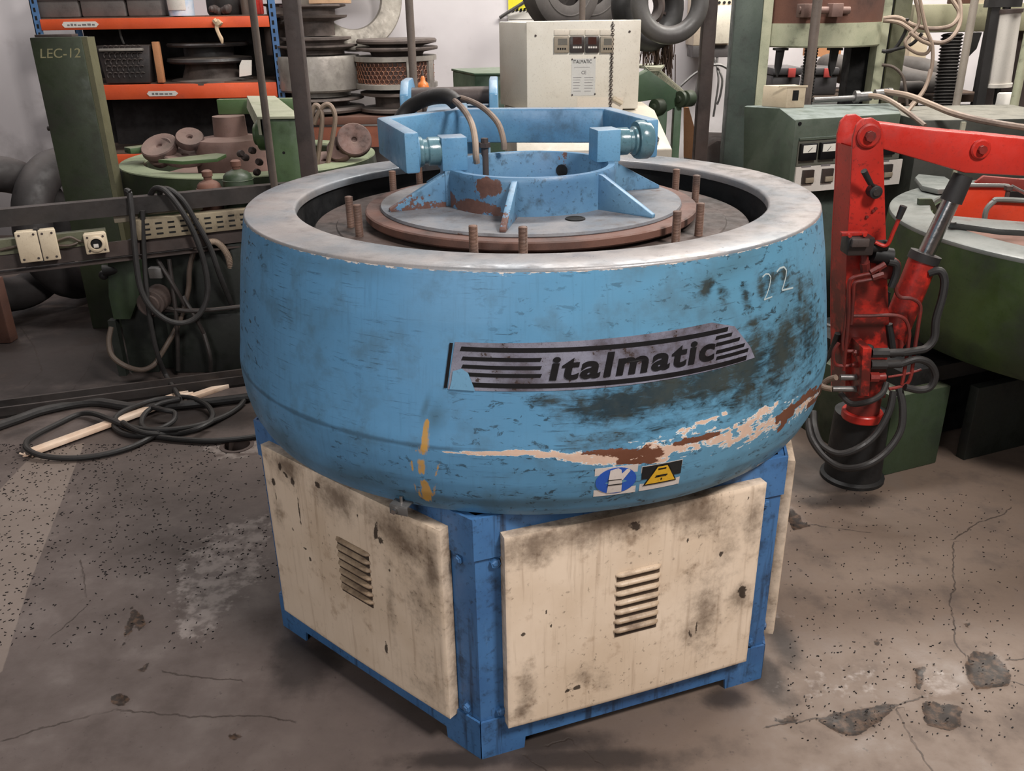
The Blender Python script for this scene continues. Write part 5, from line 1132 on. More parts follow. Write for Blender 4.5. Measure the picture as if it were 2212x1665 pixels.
tag(o, 'small orange cap on a stem beside the grey pipe', 'cap')

# green cabinet left of the cream one
xa, xm, xb = P(978, 160, 5.0).x, P(1024, 160, 4.7).x, P(1106, 160, 4.5).x
t = thing('green_cabinet', 'plain green steel cabinet left of the cream control box', 'cabinet', (P(1060, 200, 4.8).x, 4.8, 0))
zt = P(1060, 163, 4.6).z
pts = [Vector((P(1026, 163, 4.6).x, 4.6, 0)), Vector((P(1150, 163, 4.55).x, 4.55, 0)), Vector((P(1150, 163, 5.0).x, 5.1, 0)), Vector((P(978, 163, 5.0).x, 5.0, 0))]
MB().prism(pts, (0, 0, zt)).build('cabinet_body', m_bottlegreen, t, bevel=.006)
MB().prism([p + (sum(pts, Vector()) / 4 - p) * .03 * -1 + Vector((0, 0, zt)) for p in pts], (0, 0, .012)).build('cabinet_top', m_bottlegreen, t, bevel=.003)

# cream control cabinet
YC = 3.9
cc_ = thing('control_cabinet', 'cream control cabinet with four small displays and a data plate', 'control cabinet', (P(1240, 240, 4.0).x, 4.0, P(1240, 236, 3.9).z))
a = P(1140, 236, YC); bq = P(1380, 240, YC); z0 = (a.z + bq.z) / 2; z1 = P(1260, 46, YC).z
ux = Vector((1, 0.0, 0)); wd = P(1380, 140, YC).x - P(1140, 140, YC).x; x0 = P(1139, 140, YC).x
dp = Vector((-.10, .30, 0))
b = MB(); b.prism([Vector((x0, YC, z0)), Vector((x0 + wd, YC, z0)), Vector((x0 + wd, YC, z0)) + Vector((-.02, .32, 0)), Vector((x0, YC, z0)) + Vector((-.12, .32, 0))], (0, 0, z1 - z0)); b.build('cabinet_body', m_cream, cc_, bevel=.006)
b = MB(); b.box((x0 - .003, YC - .012, z0 + .004), (x0 + wd + .003, YC, z1 + .003)); fr_ = b.build('cabinet_front', m_cream, cc_, bevel=.004)
def onc(px, py, off=.0125): return P(px, py, YC - off)
def crect(name, px0, py0, px1, py1, d, mt, parent, off=.0122, bv=.001):
    a, c = onc(px0, py1), onc(px1, py0); b = MB(); b.box((a.x, YC - off - d, a.z), (c.x, YC - off, c.z)); return b.build(name, mt, parent, bevel=bv)
m_clab = paint('bright_label', S(222, 212, 196), S(214, 202, 184), grime=.1, rough=.5)
for i, (xa, xb, mt) in enumerate(((1197, 1229, m_greyplastic), (1231, 1262, m_darkplastic), (1264, 1294, m_darkplastic), (1296, 1325, m_greyplastic))):
    crect('display_label', xa, 64, xb, 76, .005, m_clab, cc_)
    d = crect('temperature_controller', xa, 78, xb, 114, .012, mt, cc_, bv=.002)
    if mt is m_greyplastic:
        crect('display_screen', xa + 8, 83, xb - 4, 97, .001, m_lcd, d, .0244, .0)
        for k in range(4): crect('controller_key', xa + 7 + k * 5, 103, xa + 10 + k * 5, 107, .002, m_ink, d, .0244, 0)
    else:
        crect('display_screen', xa + 6, 80, xb - 6, 96, .001, paint('dark_brown_display', S(70, 44, 38), S(60, 38, 34), grime=0, rough=.25), d, .0244, 0)
        for k in range(4): crect('controller_key', xa + 6 + k * 5, 100, xa + 10 + k * 5, 104, .002, m_white, d, .0244, 0)
np_ = crect('data_plate', 1234, 126, 1287, 207, .0012, paint('white_plate', S(206, 204, 198), S(196, 194, 188), grime=.1, rough=.35), cc_, bv=0)
for px, py in ((1236, 128), (1285, 124), (1236, 205), (1285, 203)):
    q = onc(px, py, .0135); MB().cyl(q, q + Vector((0, -.003, 0)), .0035, n=8).build('plate_rivet', m_darksteel, np_)
q = onc(1238, 137, .0136); flat_text('plate_lettering', 'ITALMATIC', q, (1, 0, 0), (0, 0, 1), .020, m_ink, np_, width=.078, lift=.0004)
q = onc(1256, 160, .0136); flat_text('plate_lettering', 'CE', q, (1, 0, 0), (0, 0, 1), .018, m_greyink, np_, width=.020, lift=.0004)
b = MB()
for i, y in enumerate((145, 167, 172, 178, 184, 190, 196)):
    for (xa, xb) in (((1238, 1256), (1262, 1282)) if i else ((1240, 1276),)):
        a, c = onc(xa, y + 1), onc(xb - rng.uniform(0, 6), y); b.box((a.x, YC - .0142, a.z), (c.x, YC - .0136, c.z))
b.build('plate_print', m_greyink, np_)
for px, py in ((1157, 77), (1360, 68)):
    q = onc(px, py); MB().cyl(q, q + Vector((0, -.004, 0)), .0045, n=10).build('cabinet_screw', m_darksteel, cc_)
crect('worn_patch', 1247, 209, 1346, 239, .0006, m_clab, cc_, bv=0)
# chain with a small tag
ch = thing('hanging_chain', 'thin dark chain hanging down the cream cabinet front', 'chain', onc(1323, 240, .02))
b = MB(); N = 40; top = onc(1324, 47, .018); bot = onc(1318, 244, .018)
for i in range(N):
    p = top.lerp(bot, (i + .5) / N); ax = (0, 1, 0) if i % 2 else (1, 0, 0)
    b.torus(p, .0062, .0015, ax, 8, 5)
b.build('chain_links', m_darksteel, ch)
q = onc(1338, 220, .02); b = MB(); b.cyl(q + Vector((-.02, 0, .012)), q + Vector((.012, 0, -.006)), .0085, n=12); b.ball(q + Vector((-.022, 0, .013)), .010); b.build('chain_plug', m_ivory, ch)
# console desk under it
dk = thing('control_desk', 'cream sloping control desk under the cabinet with silver dial', 'desk', (P(1280, 300, 3.9).x, 3.95, 0))
xl, xr = P(1115, 300, 3.75).x, P(1452, 330, 3.62).x; zlow = P(1452, 322, 3.62).z; xr2 = P(1398, 258, 3.88).x
vs = [(xl, 3.62, 0), (xl, 3.62, zlow), (xl, 3.885, z0 - .002), (xl - .05, 4.25, z0 - .002), (xl - .05, 4.25, 0), (xr, 3.62, 0), (xr, 3.62, zlow), (xr2 + .03, 3.885, z0 - .002), (xr2 + .03, 4.25, z0 - .002), (xr2 + .03, 4.25, 0)]
b = MB(); b.add(vs, [(0, 1, 2, 3, 4), (9, 8, 7, 6, 5), (0, 5, 6, 1), (1, 6, 7, 2), (2, 7, 8, 3), (3, 8, 9, 4), (4, 9, 5, 0)]); b.build('desk_body', paint('soiled_desk_cream', S(176, 168, 154), S(160, 152, 138), grime=.3, gcol=S(110, 98, 86), rough=.5), dk, bevel=.005)
v0 = Vector((0, .265, z0 - zlow)).normalized(); nn = Vector((0, -v0.z, v0.y))
q = PZ(1410, 305, (zlow + z0) / 2); q = Vector((P(1400, 305, 3.67).x, 0, 0)); yy = 3.67; q = Vector((q.x, yy, zlow + (yy - 3.62) / .265 * (z0 - .002 - zlow))) + nn * .001
MB().lathe([(.030, 0), (.044, 0), (.044, .014), (.040, .018), (.034, .018), (.030, .014)], q, 36, nn).build('dial_ring', m_chrome, dk)
MB().lathe([(.0001, .003), (.0305, .003), (.0305, .009), (.02, .012), (.0001, .012)], q, 32, nn, closed=False).build('dial_face', m_alu, dk)

# things on the back wall
b = MB(); a, c = P(1098, 92, 6.88), P(1171, -30, 6.88); b.box((a.x, 6.885, a.z), (c.x, 6.897, c.z)); t = b.build('wall_calendar', m_paper)
tag(t, 'wall calendar with yellow picture and white sheet above the green cabinet', 'calendar')
zc0 = P(1130, 22, 6.88).z; b = MB(); b.box((a.x + .004, 6.881, zc0), (c.x - .004, 6.885, c.z - .003)); b.build('calendar_picture', m_yellow, t)
b = MB(); 
for i in range(8):
    x = a.x + .03 + i * .027; b.obox((x, 6.880, zc0 - .012 + .004 * (i % 2)), (.018, 0, .004), (0, .001, 0), (.004, 0, .022))
b.build('calendar_heading', m_ink, t)
b = MB(); b.box((a.x + .01, 6.883, P(1130, 42, 6.88).z), (c.x - .01, 6.8848, P(1130, 41, 6.88).z)); b.build('calendar_line', m_greyink, t)
b = MB(); b.tube(PL([(1080, 38), (1105, 22), (1130, 6), (1150, -10)], [6.88, 6.82, 6.8]), .012, 8); tag(b.build('grey_rod', m_steel), 'thin grey rod crossing before the yellow calendar', 'rod')
# tyres behind the cabinet
YT = 5.6
for i, (px, lab, ax) in enumerate(((1212, 'left dusty tyre standing behind the cream cabinet', (.55, -.83, .05)), (1268, 'right dusty tyre standing behind the cream cabinet', (.35, -.93, 0)))):
    c = P(px, -32, YT + .25 * i); t = thing('standing_tyre', lab, 'tyre', (c.x, c.y, c.z - .25))
    MB().lathe([(.115, -.075), (.15, -.085), (.215, -.08), (.245, -.06), (.25, 0), (.245, .06), (.215, .08), (.15, .085), (.115, .075), (.12, .05), (.19, .06), (.21, 0), (.19, -.06), (.12, -.05)], c, 48, ax).build('tyre_body', m_tyre, t, ang=50)
    MB().torus(c + Vector(ax).normalized() * .082, .17, .005, ax, 40, 6).build('sidewall_bead', m_tyre, t)
zsh = P(1240, -32, YT).z - .25
sh2 = thing('tyre_rack', 'dark steel rack shelf holding tyres behind the cream cabinet', 'rack', (P(1240, 100, 5.8).x, 5.8, 0))
b = MB(); b.box((P(1165, 0, YT).x, YT - .12, zsh - .03), (P(1330, 0, YT).x, YT + .6, zsh)); b.build('rack_shelf', m_darksteel, sh2)
for px in (1185, 1310):
    for y in (YT, YT + .5):
        x = P(px, 0, YT).x; b = MB(); b.box((x - .02, y - .02, 0), (x + .02, y + .02, zsh - .03)); b.build('rack_leg', m_darksteel, sh2)
pole('steel_pipe', 'short grey pipe seen against the tyres above the cream cabinet', 1258, 10, 4.4, 13, m_pole)
# inner tube hung in front of a dark wheel
c = P(1447, 4, 4.5); tyre('inner_tube', 'smooth grey inner tube hanging right of the cream cabinet', c, .148, .042, (.12, -.98, .1), paint('grey_rubber', S(84, 82, 80), S(68, 66, 66), grime=.2, rough=.5, dust=.5, dustcol=S(130, 124, 118)), sq=1.0)
c = P(1400, 12, 4.9); t = thing('spoked_tyre', 'dark tyre with spoked hub behind the hanging inner tube', 'tyre', c)
MB().torus(c, .17, .055, (.5, -.85, .1), 40, 12).build('wheel_tyre', m_black, t); MB().torus(c + Vector((-.01, -.03, 0)), .08, .03, (.5, -.85, .1), 28, 8).build('wheel_hub', m_darksteel, t)
for k in range(6):
    a_ = k * PI / 3; ax = Vector((.5, -.85, .1)).normalized(); x = ax.orthogonal().normalized(); y = ax.cross(x); d = x * math.cos(a_) + y * math.sin(a_)
    MB().bar(c + d * .08, c + d * .15, .02, .012).build('wheel_spoke', m_darksteel, t)
b = MB(); c = P(1405, 100, 4.95)
for i in range(90):
    px, py = rng.normal(1412, 16), rng.uniform(60, 110); q = P(px, py, 4.95 + rng.uniform(-.05, .05)); e_ = q + Vector((rng.normal(0, .015), 0, -rng.uniform(.05, .14))); b.bar(q, e_, .006, .004)
o = b.build('frayed_straw', m_straw); tag(o, 'bundle of frayed brown fibres hanging under the dark wheel', 'fibre bundle', kind='stuff')
b = MB(); c = P(1445, 90, 4.95)
for i in range(70):
    px, py = rng.normal(1442, 9), rng.uniform(70, 120); q = P(px, py, 4.98 + rng.uniform(-.05, .05)); e_ = q + Vector((rng.normal(0, .012), 0, -rng.uniform(.07, .16))); b.bar(q, e_, .006, .004)
o = b.build('frayed_straw', m_straw); tag(o, 'narrow frayed brown strip hanging right of a wider bundle', 'fibre bundle', kind='stuff')
# cream wall cabinet and its loose wires
t = thing('wall_cabinet', 'cream electrical cabinet on the back wall behind the dark upright', 'cabinet', (P(1540, 60, 6.6).x, 6.75, P(1540, 98, 6.6).z))
a, c = P(1497, 99, 6.6), P(1584, -30, 6.6); xm = P(1524, 50, 6.6).x
b = MB(); b.box((a.x, 6.6, a.z), (c.x, 6.89, c.z)); b.build('cabinet_body', m_creamside, t, bevel=.006)
b = MB(); b.box((xm, 6.575, a.z + .012), (c.x - .005, 6.6, P(1540, 12, 6.6).z)); b.build('cabinet_door', m_cream, t, bevel=.004)
b = MB()
for i in range(6): x = xm + .05 + i * .035; b.cyl((x, 6.598, P(1540, 6, 6.6).z), (x, 6.59, P(1540, 6, 6.6).z), .010, n=8)
b.build('cabinet_knockout', m_void, t)
b = MB(); b.box((a.x, 6.6, P(1540, 124, 6.6).z), (c.x, 6.8, a.z)); b.build('cable_gland_box', paint('dark_grey_box', S(86, 80, 80), S(74, 70, 70), grime=.3, rough=.6), t, bevel=.004)
for i, pts in enumerate(([(1470, 186), (1500, 160), (1530, 144), (1555, 140), (1578, 152)], [(1532, 120), (1518, 150), (1506, 180), (1502, 210), (1498, 228)], [(1540, 120), (1548, 143), (1560, 170), (1556, 205), (1549, 226)], [(1550, 120), (1549, 143), (1552, 175), (1546, 220), (1541, 252)])):
    tag(MB().tube(PL(pts, [6.64, 6.5, 6.5, 6.5] if i else 6.5), .008 if i else .010, 6).build('loose_wire', m_steel), ('grey wire arching across the back wall behind the dark upright', 'short grey wire hanging left of the dark upright', 'grey wire hanging right of the dark upright, bent end', 'longest grey wire end hanging right of the dark upright')[i], 'wire')
# green lifting arm right of the cabinet
YG = 4.55
t = thing('green_hinged_arm', 'green hinged lifting arm with pale top behind the cream cabinet', 'machine arm', (P(1440, 300, YG).x, YG, 0))
q = [P(1372, 168, YG), P(1401, 152, YG), P(1425, 152, YG), P(1484, 205, YG), P(1478, 222, YG), P(1422, 252, YG), P(1412, 215, YG), P(1372, 222, YG)]
MB().prism(q, (0, .12, 0)).build('arm_plate', m_bottlegreen, t, bevel=.004)
b = MB(); b.prism([P(1401, 151, YG), P(1426, 151, YG), P(1486, 204, YG), P(1475, 206, YG)], (0, .14, .012)); b.prism([P(1360, 145, 5.2), P(1403, 150, YG), P(1428, 152, YG), P(1440, 140, 5.2)], (0, 0, .012)); b.build('arm_top', m_dusthood, t)
for px, py in ((1421, 231), (1475, 214), (1486, 213)):
    c = P(px, py, YG - .01); b = MB(); b.cyl(c + Vector((-.02, -.01, 0)), c + Vector((.02, .02, 0)), .040, n=24); b.cyl(c + Vector((-.03, -.015, 0)), c + Vector((.03, .02, 0)), .018, n=12); b.build('hinge_eye', m_dkgreen, t, bevel=.003)
for (px, w_) in ((1428, 22), (1462, 15)):
    c = P(px, 240, YG + .03); h_ = w_ / 2 * YG / FPX; b = MB(); b.box((c.x - h_, YG + .0, 0), (c.x + h_, YG + .06, c.z + (.02 if px < 1450 else .06))); b.build('arm_post', m_bottlegreen, t, bevel=.003)
for nm, lab, pts, mt in (('brown_board', 'tall brown board leaning right of the green hinged arm', [(1478, 340), (1478, 232), (1488, 232), (1504, 290), (1500, 344)], m_cardboard), ('brown_board', 'orange-brown board seen under the green hinged arm', [(1385, 262), (1385, 236), (1412, 226), (1420, 250), (1418, 300), (1408, 300)], m_cardboard)):
    b = MB(); b.prism([P(x, y, 4.75) for x, y in pts], (0, .02, 0)); 
    lowz = min(v.z for v in b.v); o = b.build(nm, mt); tag(o, lab, 'board')
b = MB(); x0, x1 = P(1505, 320, 5.4).x, P(1610, 320, 5.4).x; b.prism([Vector((x0, 5.4, 0)), Vector((x1, 5.4, 0)), Vector((x1, 5.4, P(1600, 305, 5.4).z)), Vector((x0 + .12, 5.4, P(1530, 303, 5.4).z)), Vector((x0, 5.4, P(1510, 330, 5.4).z))], (0, .4, 0)); tag(b.build('dark_bin', paint('dark_brown_bin', S(58, 48, 44), S(46, 40, 38), grime=.4, rough=.8), bevel=.02), 'dark brown bin between the upright and the green press', 'bin')
for px in (1470, 1486): pass
# ------------------------------------------------------------------ right background: presses
YP = 5.15
pr = thing('curing_press', 'tall grey-green curing press with round rusty head', 'press', (P(1780, 300, 5.2).x, 5.3, 0))
def slab(px0, px1, Y, d, z0, z1, ymid=150): return (P(px0, ymid, Y).x, Y, z0), (P(px1, ymid, Y).x, Y + d, z1)
b = MB(); b.box(*slab(1578, 1637, YP, .10, 0, 3.2)); b.build('left_column', m_pressgreen, pr, bevel=.006)
b = MB(); x0 = P(1637, 150, YP).x; b.obox((x0, YP - .005, 0), (P(1657, 150, YP).x - x0, 0, 0), (0, .10, 0), (0, 0, 3.2)); b.build('column_edge', m_presslight, pr)
b = MB(); b.box(*slab(1888, 1908, YP, .10, 0, 3.2)); b.build('column_edge', m_presslight, pr)
b = MB(); b.box(*slab(1914, 1950, YP + .02, .12, 0, 3.2)); b.build('right_column', m_olive, pr, bevel=.004)
b = MB(); b.box(*slab(1908, 1914, YP + .04, .10, 0, 3.2)); b.build('column_gap', m_void, pr)
hc = P(1780, 60, 5.2); hr = 126 * 5.2 / FPX * .97
z0, zm, zt = P(1780, 103, 5.0).z, P(1780, 50, 5.0).z, P(1780, 50, 5.0).z + .42
MB().lathe([(.0001, z0), (hr * .98, z0), (hr, z0 + .008), (hr, zm), (.0001, zm)], (hc.x, 5.3, 0), 64, closed=False).build('head_ring', m_presslight, pr)
MB().lathe([(.0001, zm), (hr * .985, zm), (hr * .985, zt), (.0001, zt)], (hc.x, 5.3, 0), 64, closed=False).build('head_drum', m_rustbrown, pr)
yf = 5.3 - hr
b = MB(); q0, q1 = P(1726, 22, yf - .01), P(1836, 22, yf - .01); b.cyl(q0, q1, .018, n=12)
b.box((P(1728, 20, yf).x, yf - .07, q0.z - .035), (P(1752, 20, yf).x, yf + .06, q0.z + .03)); b.box((P(1788, 20, yf).x, yf - .07, q0.z - .035), (P(1812, 20, yf).x, yf + .06, q0.z + .03)); b.build('clamp_bolt', m_pinkrust, pr, bevel=.003)
for px in (1690, 1808):
    a = P(px, 104, 5.1); b = MB(); b.box((a.x - .035, 5.1, a.z - .012), (a.x + .035, 5.16, a.z)); b.prism([Vector((a.x - .02, 5.12, a.z)), Vector((a.x + .022, 5.12, a.z)), Vector((a.x + .012, 5.12, a.z - .10)), Vector((a.x - .004, 5.12, a.z - .15)), Vector((a.x - .02, 5.12, a.z - .10))], (0, .03, 0)); b.build('hanging_hook', m_black, pr)
x = P(1748, 150, 5.3).x; b = MB(); prof = [(.0001, .9)]; z = .9
while z < z0: prof += [(.034, z), (.040, z + .007), (.034, z + .014)]; z += .016
prof += [(.0001, z0)]; b.lathe(prof, (x, 5.3, 0), 14, closed=False); b.build('press_screw', m_black, pr)
b = MB(); b.box(*slab(1834, 1893, 5.3, .12, 0, z0)); b.build('press_leg', m_void, pr)
b = MB(); b.box(*slab(1665, 1895, 5.05, .5, 0, P(1780, 240, 5.05).z)); b.build('press_bed', m_pressgreen, pr, bevel=.006)
for i, (px, lab) in enumerate(((1697, 'left charcoal toolbox with red latch behind the press'), (1782, 'right charcoal toolbox with red latch behind the press'))):
    Y = 6.0; w_ = (58 if i == 0 else 48) * Y / FPX; c = P(px, 190, Y); zb_ = P(px, 206, Y).z; zt_ = P(px, 146, Y).z
    t = thing('tool_box', lab, 'toolbox', (c.x, Y + .15, zb_))
    b = MB(); b.box((c.x - w_ / 2, Y, zb_), (c.x + w_ / 2, Y + .3, zt_ - .05)); b.build('box_body', m_boxplastic, t, bevel=.012)
    b = MB(); b.box((c.x - w_ / 2 - .005, Y - .01, zt_ - .048), (c.x + w_ / 2 + .005, Y + .31, zt_)); b.build('box_lid', m_boxplastic, t, bevel=.012)
    q = P(px + (12 if i == 0 else 4), 157, Y); b = MB(); b.box((q.x - .024, Y - .022, q.z - .028), (q.x + .024, Y - .008, q.z + .028)); b.build('box_latch', m_redlatch, t, bevel=.003)
zbn = P(1750, 206, 6.0).z
t = thing('back_bench', 'dark plank bench along the back wall behind the presses', 'bench', (P(1900, 200, 6.1).x, 6.2, 0))
b = MB(); b.box((P(1655, 200, 5.9).x, 5.88, zbn - .045), (P(2135, 200, 5.9).x, 6.6, zbn)); b.build('bench_top', m_board, t)
for px in (1670, 1960, 2120):
    b = MB(); x = P(px, 200, 5.95).x; b.box((x, 5.92, 0), (x + .06, 5.98, zbn - .045)); b.build('bench_leg', m_board, t)
tyre('loose_tube', 'folded grey tube on the back bench right of the toolboxes', (P(1838, 160, 6.3).x, 6.3, zbn + .12), .17, .07, (.3, .1, .95))
tyre('loose_tube', 'grey tube lying on the back bench between the presses', (P(1985, 165, 6.25).x, 6.25, zbn + .10), .20, .07, (.1, -.2, .97))
tyre('loose_tube', 'smaller grey tube lying under another on the back bench', (P(1955, 186, 6.1).x, 6.08, zbn + .04), .09, .04, (0, 0, 1))
b = MB(); x = P(1786, 110, 6.4).x; b.box((x - .1, 6.4, P(1786, 122, 6.4).z), (x + .1, 6.6, P(1786, 100, 6.4).z)); b.box((x - .005, 6.45, zbn), (x + .005, 6.5, P(1786, 122, 6.4).z)); tag(b.build('wooden_box', m_stickwood), 'small orange-brown wooden box above the right toolbox', 'box')
# second press at the right edge
p2 = thing('second_press', 'second press with wide pale beam at the right edge', 'press', (P(2100, 300, 5.6).x, 5.6, 0))
zl, zh = P(2090, 69, 5.5).z, P(2090, 8, 5.5).z
m_beam = paint('pale_olive_beam', S(150, 146, 120), S(126, 124, 100), grime=.45, rough=.55)
b = MB(); b.box((P(1972, 40, 5.5).x, 5.5, zl), (P(2290, 40, 5.5).x, 5.8, zh)); b.build('cross_beam', m_beam, p2, bevel=.006)
b = MB(); b.box((P(2080, 0, 5.5).x, 5.52, zh), (P(2110, 0, 5.5).x, 5.7, zh + .3)); b.build('rust_block', m_rustbrown, p2, bevel=.006)
b = MB(); b.box((P(2112, 0, 5.5).x, 5.52, zh), (P(2200, 0, 5.5).x, 5.75, zh + .06)); b.build('pale_slab', m_ivory, p2)
b = MB(); b.box((P(2190, 0, 5.6).x, 5.62, 0), (P(2290, 40, 5.6).x, 5.8, zl)); b.build('press_leg', m_darksteel, p2)
b = MB(); b.box((P(1960, 250, 5.5).x, 5.5, 0), (P(2300, 250, 5.5).x, 6.0, P(2050, 245, 5.5).z)); b.build('press_base', m_pressgreen, p2, bevel=.006)
a, c = P(2058, 70, 5.55), P(2035, 242, 5.5); ax = (a - c); ln = ax.length; b = MB(); prof = [(.0001, 0)]; z = 0
while z < ln - .02: prof += [(.050, z), (.064, z + .009), (.050, z + .018)]; z += .0185
prof += [(.0001, ln)]; b.lathe(prof, c, 24, ax, closed=False); b.build('rubber_bellows', m_black, p2)
a = P(2107, 70, 5.5); b = MB(); b.prism([a + Vector((-.03, 0, 0)), a + Vector((.04, 0, 0)), a + Vector((.025, 0, -.09)), a + Vector((-.01, 0, -.13)), a + Vector((-.02, 0, -.08))], (0, .03, 0)); b.build('hanging_hook', m_black, p2)
t = thing('white_cylinder', 'white pneumatic cylinder leaning before the second press', 'cylinder', P(2165, 180, 5.3))
a, c = P(2180, 28, 5.3), P(2158, 180, 5.3); MB().cyl(a, c, .062, n=24).build('cylinder_tube', m_white, t)
ax = (a - c).normalized(); MB().cyl(c - ax * .02, c, .07, n=24).build('end_cap', m_white, t); MB().cyl(a, a + ax * .02, .07, n=24).build('end_cap', m_darksteel, t)
MB().cyl(c - ax * .30, c - ax * .02, .018, n=12).build('piston_rod', m_black, t); b = MB(); b.bar(a + Vector((-.09, .0, .06)), c + Vector((-.09, 0, -.3)), .04, .05); b.build('guide_bar', m_black, t)
b = MB(); b.bar(a + Vector((-.14, 0, .05)), a + Vector((.05, 0, .05)), .05, .04); b.cyl(a + Vector((-.02, 0, .02)), a + Vector((-.01, 0, .28)), .022, n=12); b.build('top_bracket', m_black, t)
b = MB(); a, c = P(2148, 268, 5.2), P(2205, 200, 5.2); b.box((a.x, 5.2, a.z - .01), (c.x, 5.24, c.z)); o = b.build('white_sack', m_paper, bevel=.01); tag(o, 'white paper sack with two strokes under the white cylinder', 'sack')
b = MB(); x, z = P(2166, 246, 5.2).x, P(2166, 246, 5.2).z; b.box((x, 5.197, z), (x + .006, 5.2, z + .05)); b.box((x, 5.197, z), (x + .03, 5.2, z + .006)); b.box((x + .06, 5.197, z), (x + .066, 5.2, z + .04)); b.build('sack_mark', m_greyink, o)
pole('steel_pipe', 'pale upright pipe between the two presses', 2088, 100, 5.1, 16, paint('pale_pipe', S(160, 150, 138), S(140, 132, 122), grime=.2, rough=.5))
pole('steel_pipe', 'pale pipe at the far right edge of the photo', 2206, 150, 5.0, 18, m_presslight)
b = MB(); b.box((P(1950, 120, 6.7).x, 6.6, 0), (P(1990, 100, 6.7).x, 6.7, P(1960, 60, 6.7).z)); tag(b.build('yellowed_post', m_ivory), 'yellowed flat post on the back wall between the presses', 'post')
b = MB(); b.box((P(2132, 120, 6.0).x, 6.0, 0), (P(2160, 120, 6.0).x, 6.1, P(2140, 0, 6.0).z)); tag(b.build('dark_post', m_void), 'black post behind the white pneumatic cylinder', 'post')
b = MB(); b.box((P(2185, 120, 6.2).x, 6.2, 0), (P(2330, 120, 6.2).x, 6.3, P(2190, 70, 6.2).z)); tag(b.build('partition_screen', m_darksteel), 'dark screen closing the view behind the second press', 'screen')
# cables of the presses
def cab(lab, pts, Y, r=.010, mt=m_tan): return tag(MB().tube(PL(pts, Y), r, 8).build('air_hose', mt), lab, 'hose')
cab('tan hose in a wide loop above the right press column', [(1908, 40), (1940, 38), (1975, 55), (2015, 62), (2055, 55), (2072, 30), (2060, 5), (2040, -20)], [5.0, 4.9, 5.0], .011)
cab('tan hose sagging in a bow beside the right press column', [(1908, 44), (1945, 50), (1985, 78), (2020, 92), (2050, 86), (2072, 55), (2074, 10), (2062, -20)], [5.0, 4.85, 5.0], .011)
cab('tan hose hanging straight down between the presses', [(1985, -10), (2000, 60), (2014, 100), (2012, 150), (1995, 195), (1965, 230)], [4.9, 4.8], .010)
cab('tan hose curling in a small ring between the presses', [(1975, -10), (1985, 50), (1955, 90), (1975, 112), (2000, 116), (2010, 98), (1990, 88), (1965, 70)], [4.9, 4.85], .009)
cab('black cable bowing out from the right press column', [(1905, 110), (1930, 108), (1955, 70), (1960, 40)], [5.0, 4.95], .009, m_black)
cab('black cable kinked across the right press column', [(1908, 112), (1940, 105), (1970, 95), (1992, 72)], [5.0, 4.9], .009, m_black)
cab('dark thin cable arching low beside the right press column', [(1905, 140), (1930, 145), (1950, 165), (1957, 200), (1960, 230)], [5.0, 4.9], .008, m_brownhose)

# ------------------------------------------------------------------ sage green console with meters
YK = 3.95
ck = thing('meter_console', 'sage green control console with white meters and rocker switches', 'control desk', (P(1800, 400, 4.2).x, 4.25, 0))
cA, cB, cC, cD = P(1607, 228, 4.47), P(1687, 228, 4.32), P(1719, 258, 3.98), P(1712, 405, 3.98)
cE = Vector((cA.x + .01, cA.y - .05, cD.z))
dA, dB, dC, dD = P(1938, 208, 4.46), P(1939, 214, 4.34), P(1946, 247, 4.15), P(1946, 400, 4.15)
cB.z = cA.z; dB.z = cB.z; dA.z = cA.z; dC.z = cC.z; dD.z = cD.z; zt = cA.z
cD.x, cD.y = cC.x, cC.y; dD.x, dD.y = dC.x, dC.y
dE = Vector((dA.x, dA.y, cD.z))
b = MB(); b.add([cA, cB, cC, cD, cE, dA, dB, dC, dD, dE], [(0, 1, 2, 3, 4), (9, 8, 7, 6, 5), (0, 5, 6, 1), (1, 6, 7, 2), (2, 7, 8, 3), (3, 8, 9, 4), (4, 9, 5, 0)]); b.build('console_head', m_console, ck, bevel=.006)
ku = (dC - cC); ku.z = 0; ku.normalize(); kn = Vector((ku.y, -ku.x, 0))
def KP(px, py):
    d = ray(px, py); o = Vector((0, 0, CAMH)); return o + d * ((cC - o).dot(kn) / d.dot(kn))
zb_ = cD.z
b = MB(); w_ = (dC - cC).length; o_ = Vector((cC.x, cC.y, 0)) - kn * .10 + ku * .03; b.obox(o_, ku * (w_ - .06), -kn * .22, (0, 0, zb_ - .03)); b.build('console_base', m_pressgreen, ck, bevel=.004)
b = MB(); b.obox(Vector((cC.x, cC.y, zb_ - .03)) - kn * .05 + ku * .01, ku * (w_ - .02), -kn * .24, (0, 0, .03)); b.build('console_plinth', m_well, ck)
def kr(name, px0, py0, px1, py1, d, mt, parent, off=0.0, bv=0.0):
    a, c = KP(px0, (py0 + py1) / 2), KP(px1, (py0 + py1) / 2); m_ = KP((px0 + px1) / 2, py1); t_ = KP((px0 + px1) / 2, py0)
    w_ = (c - a).dot(ku); b = MB(); o_ = Vector((a.x, a.y, m_.z)) + kn * off; b.obox(o_, ku * w_, kn * d, (0, 0, t_.z - m_.z)); return b.build(name, mt, parent, bevel=bv)
kr('panel_lip', 1726, 291, 1940, 296, .012, m_console, ck)
mp = kr('meter_panel', 1722, 298, 1942, 350, .006, paint('olive_grey_panel', S(96, 96, 86), S(84, 84, 76), grime=.2, rough=.5), ck)
wp = kr('switch_panel', 1716, 352, 1942, 406, .008, m_white, ck)
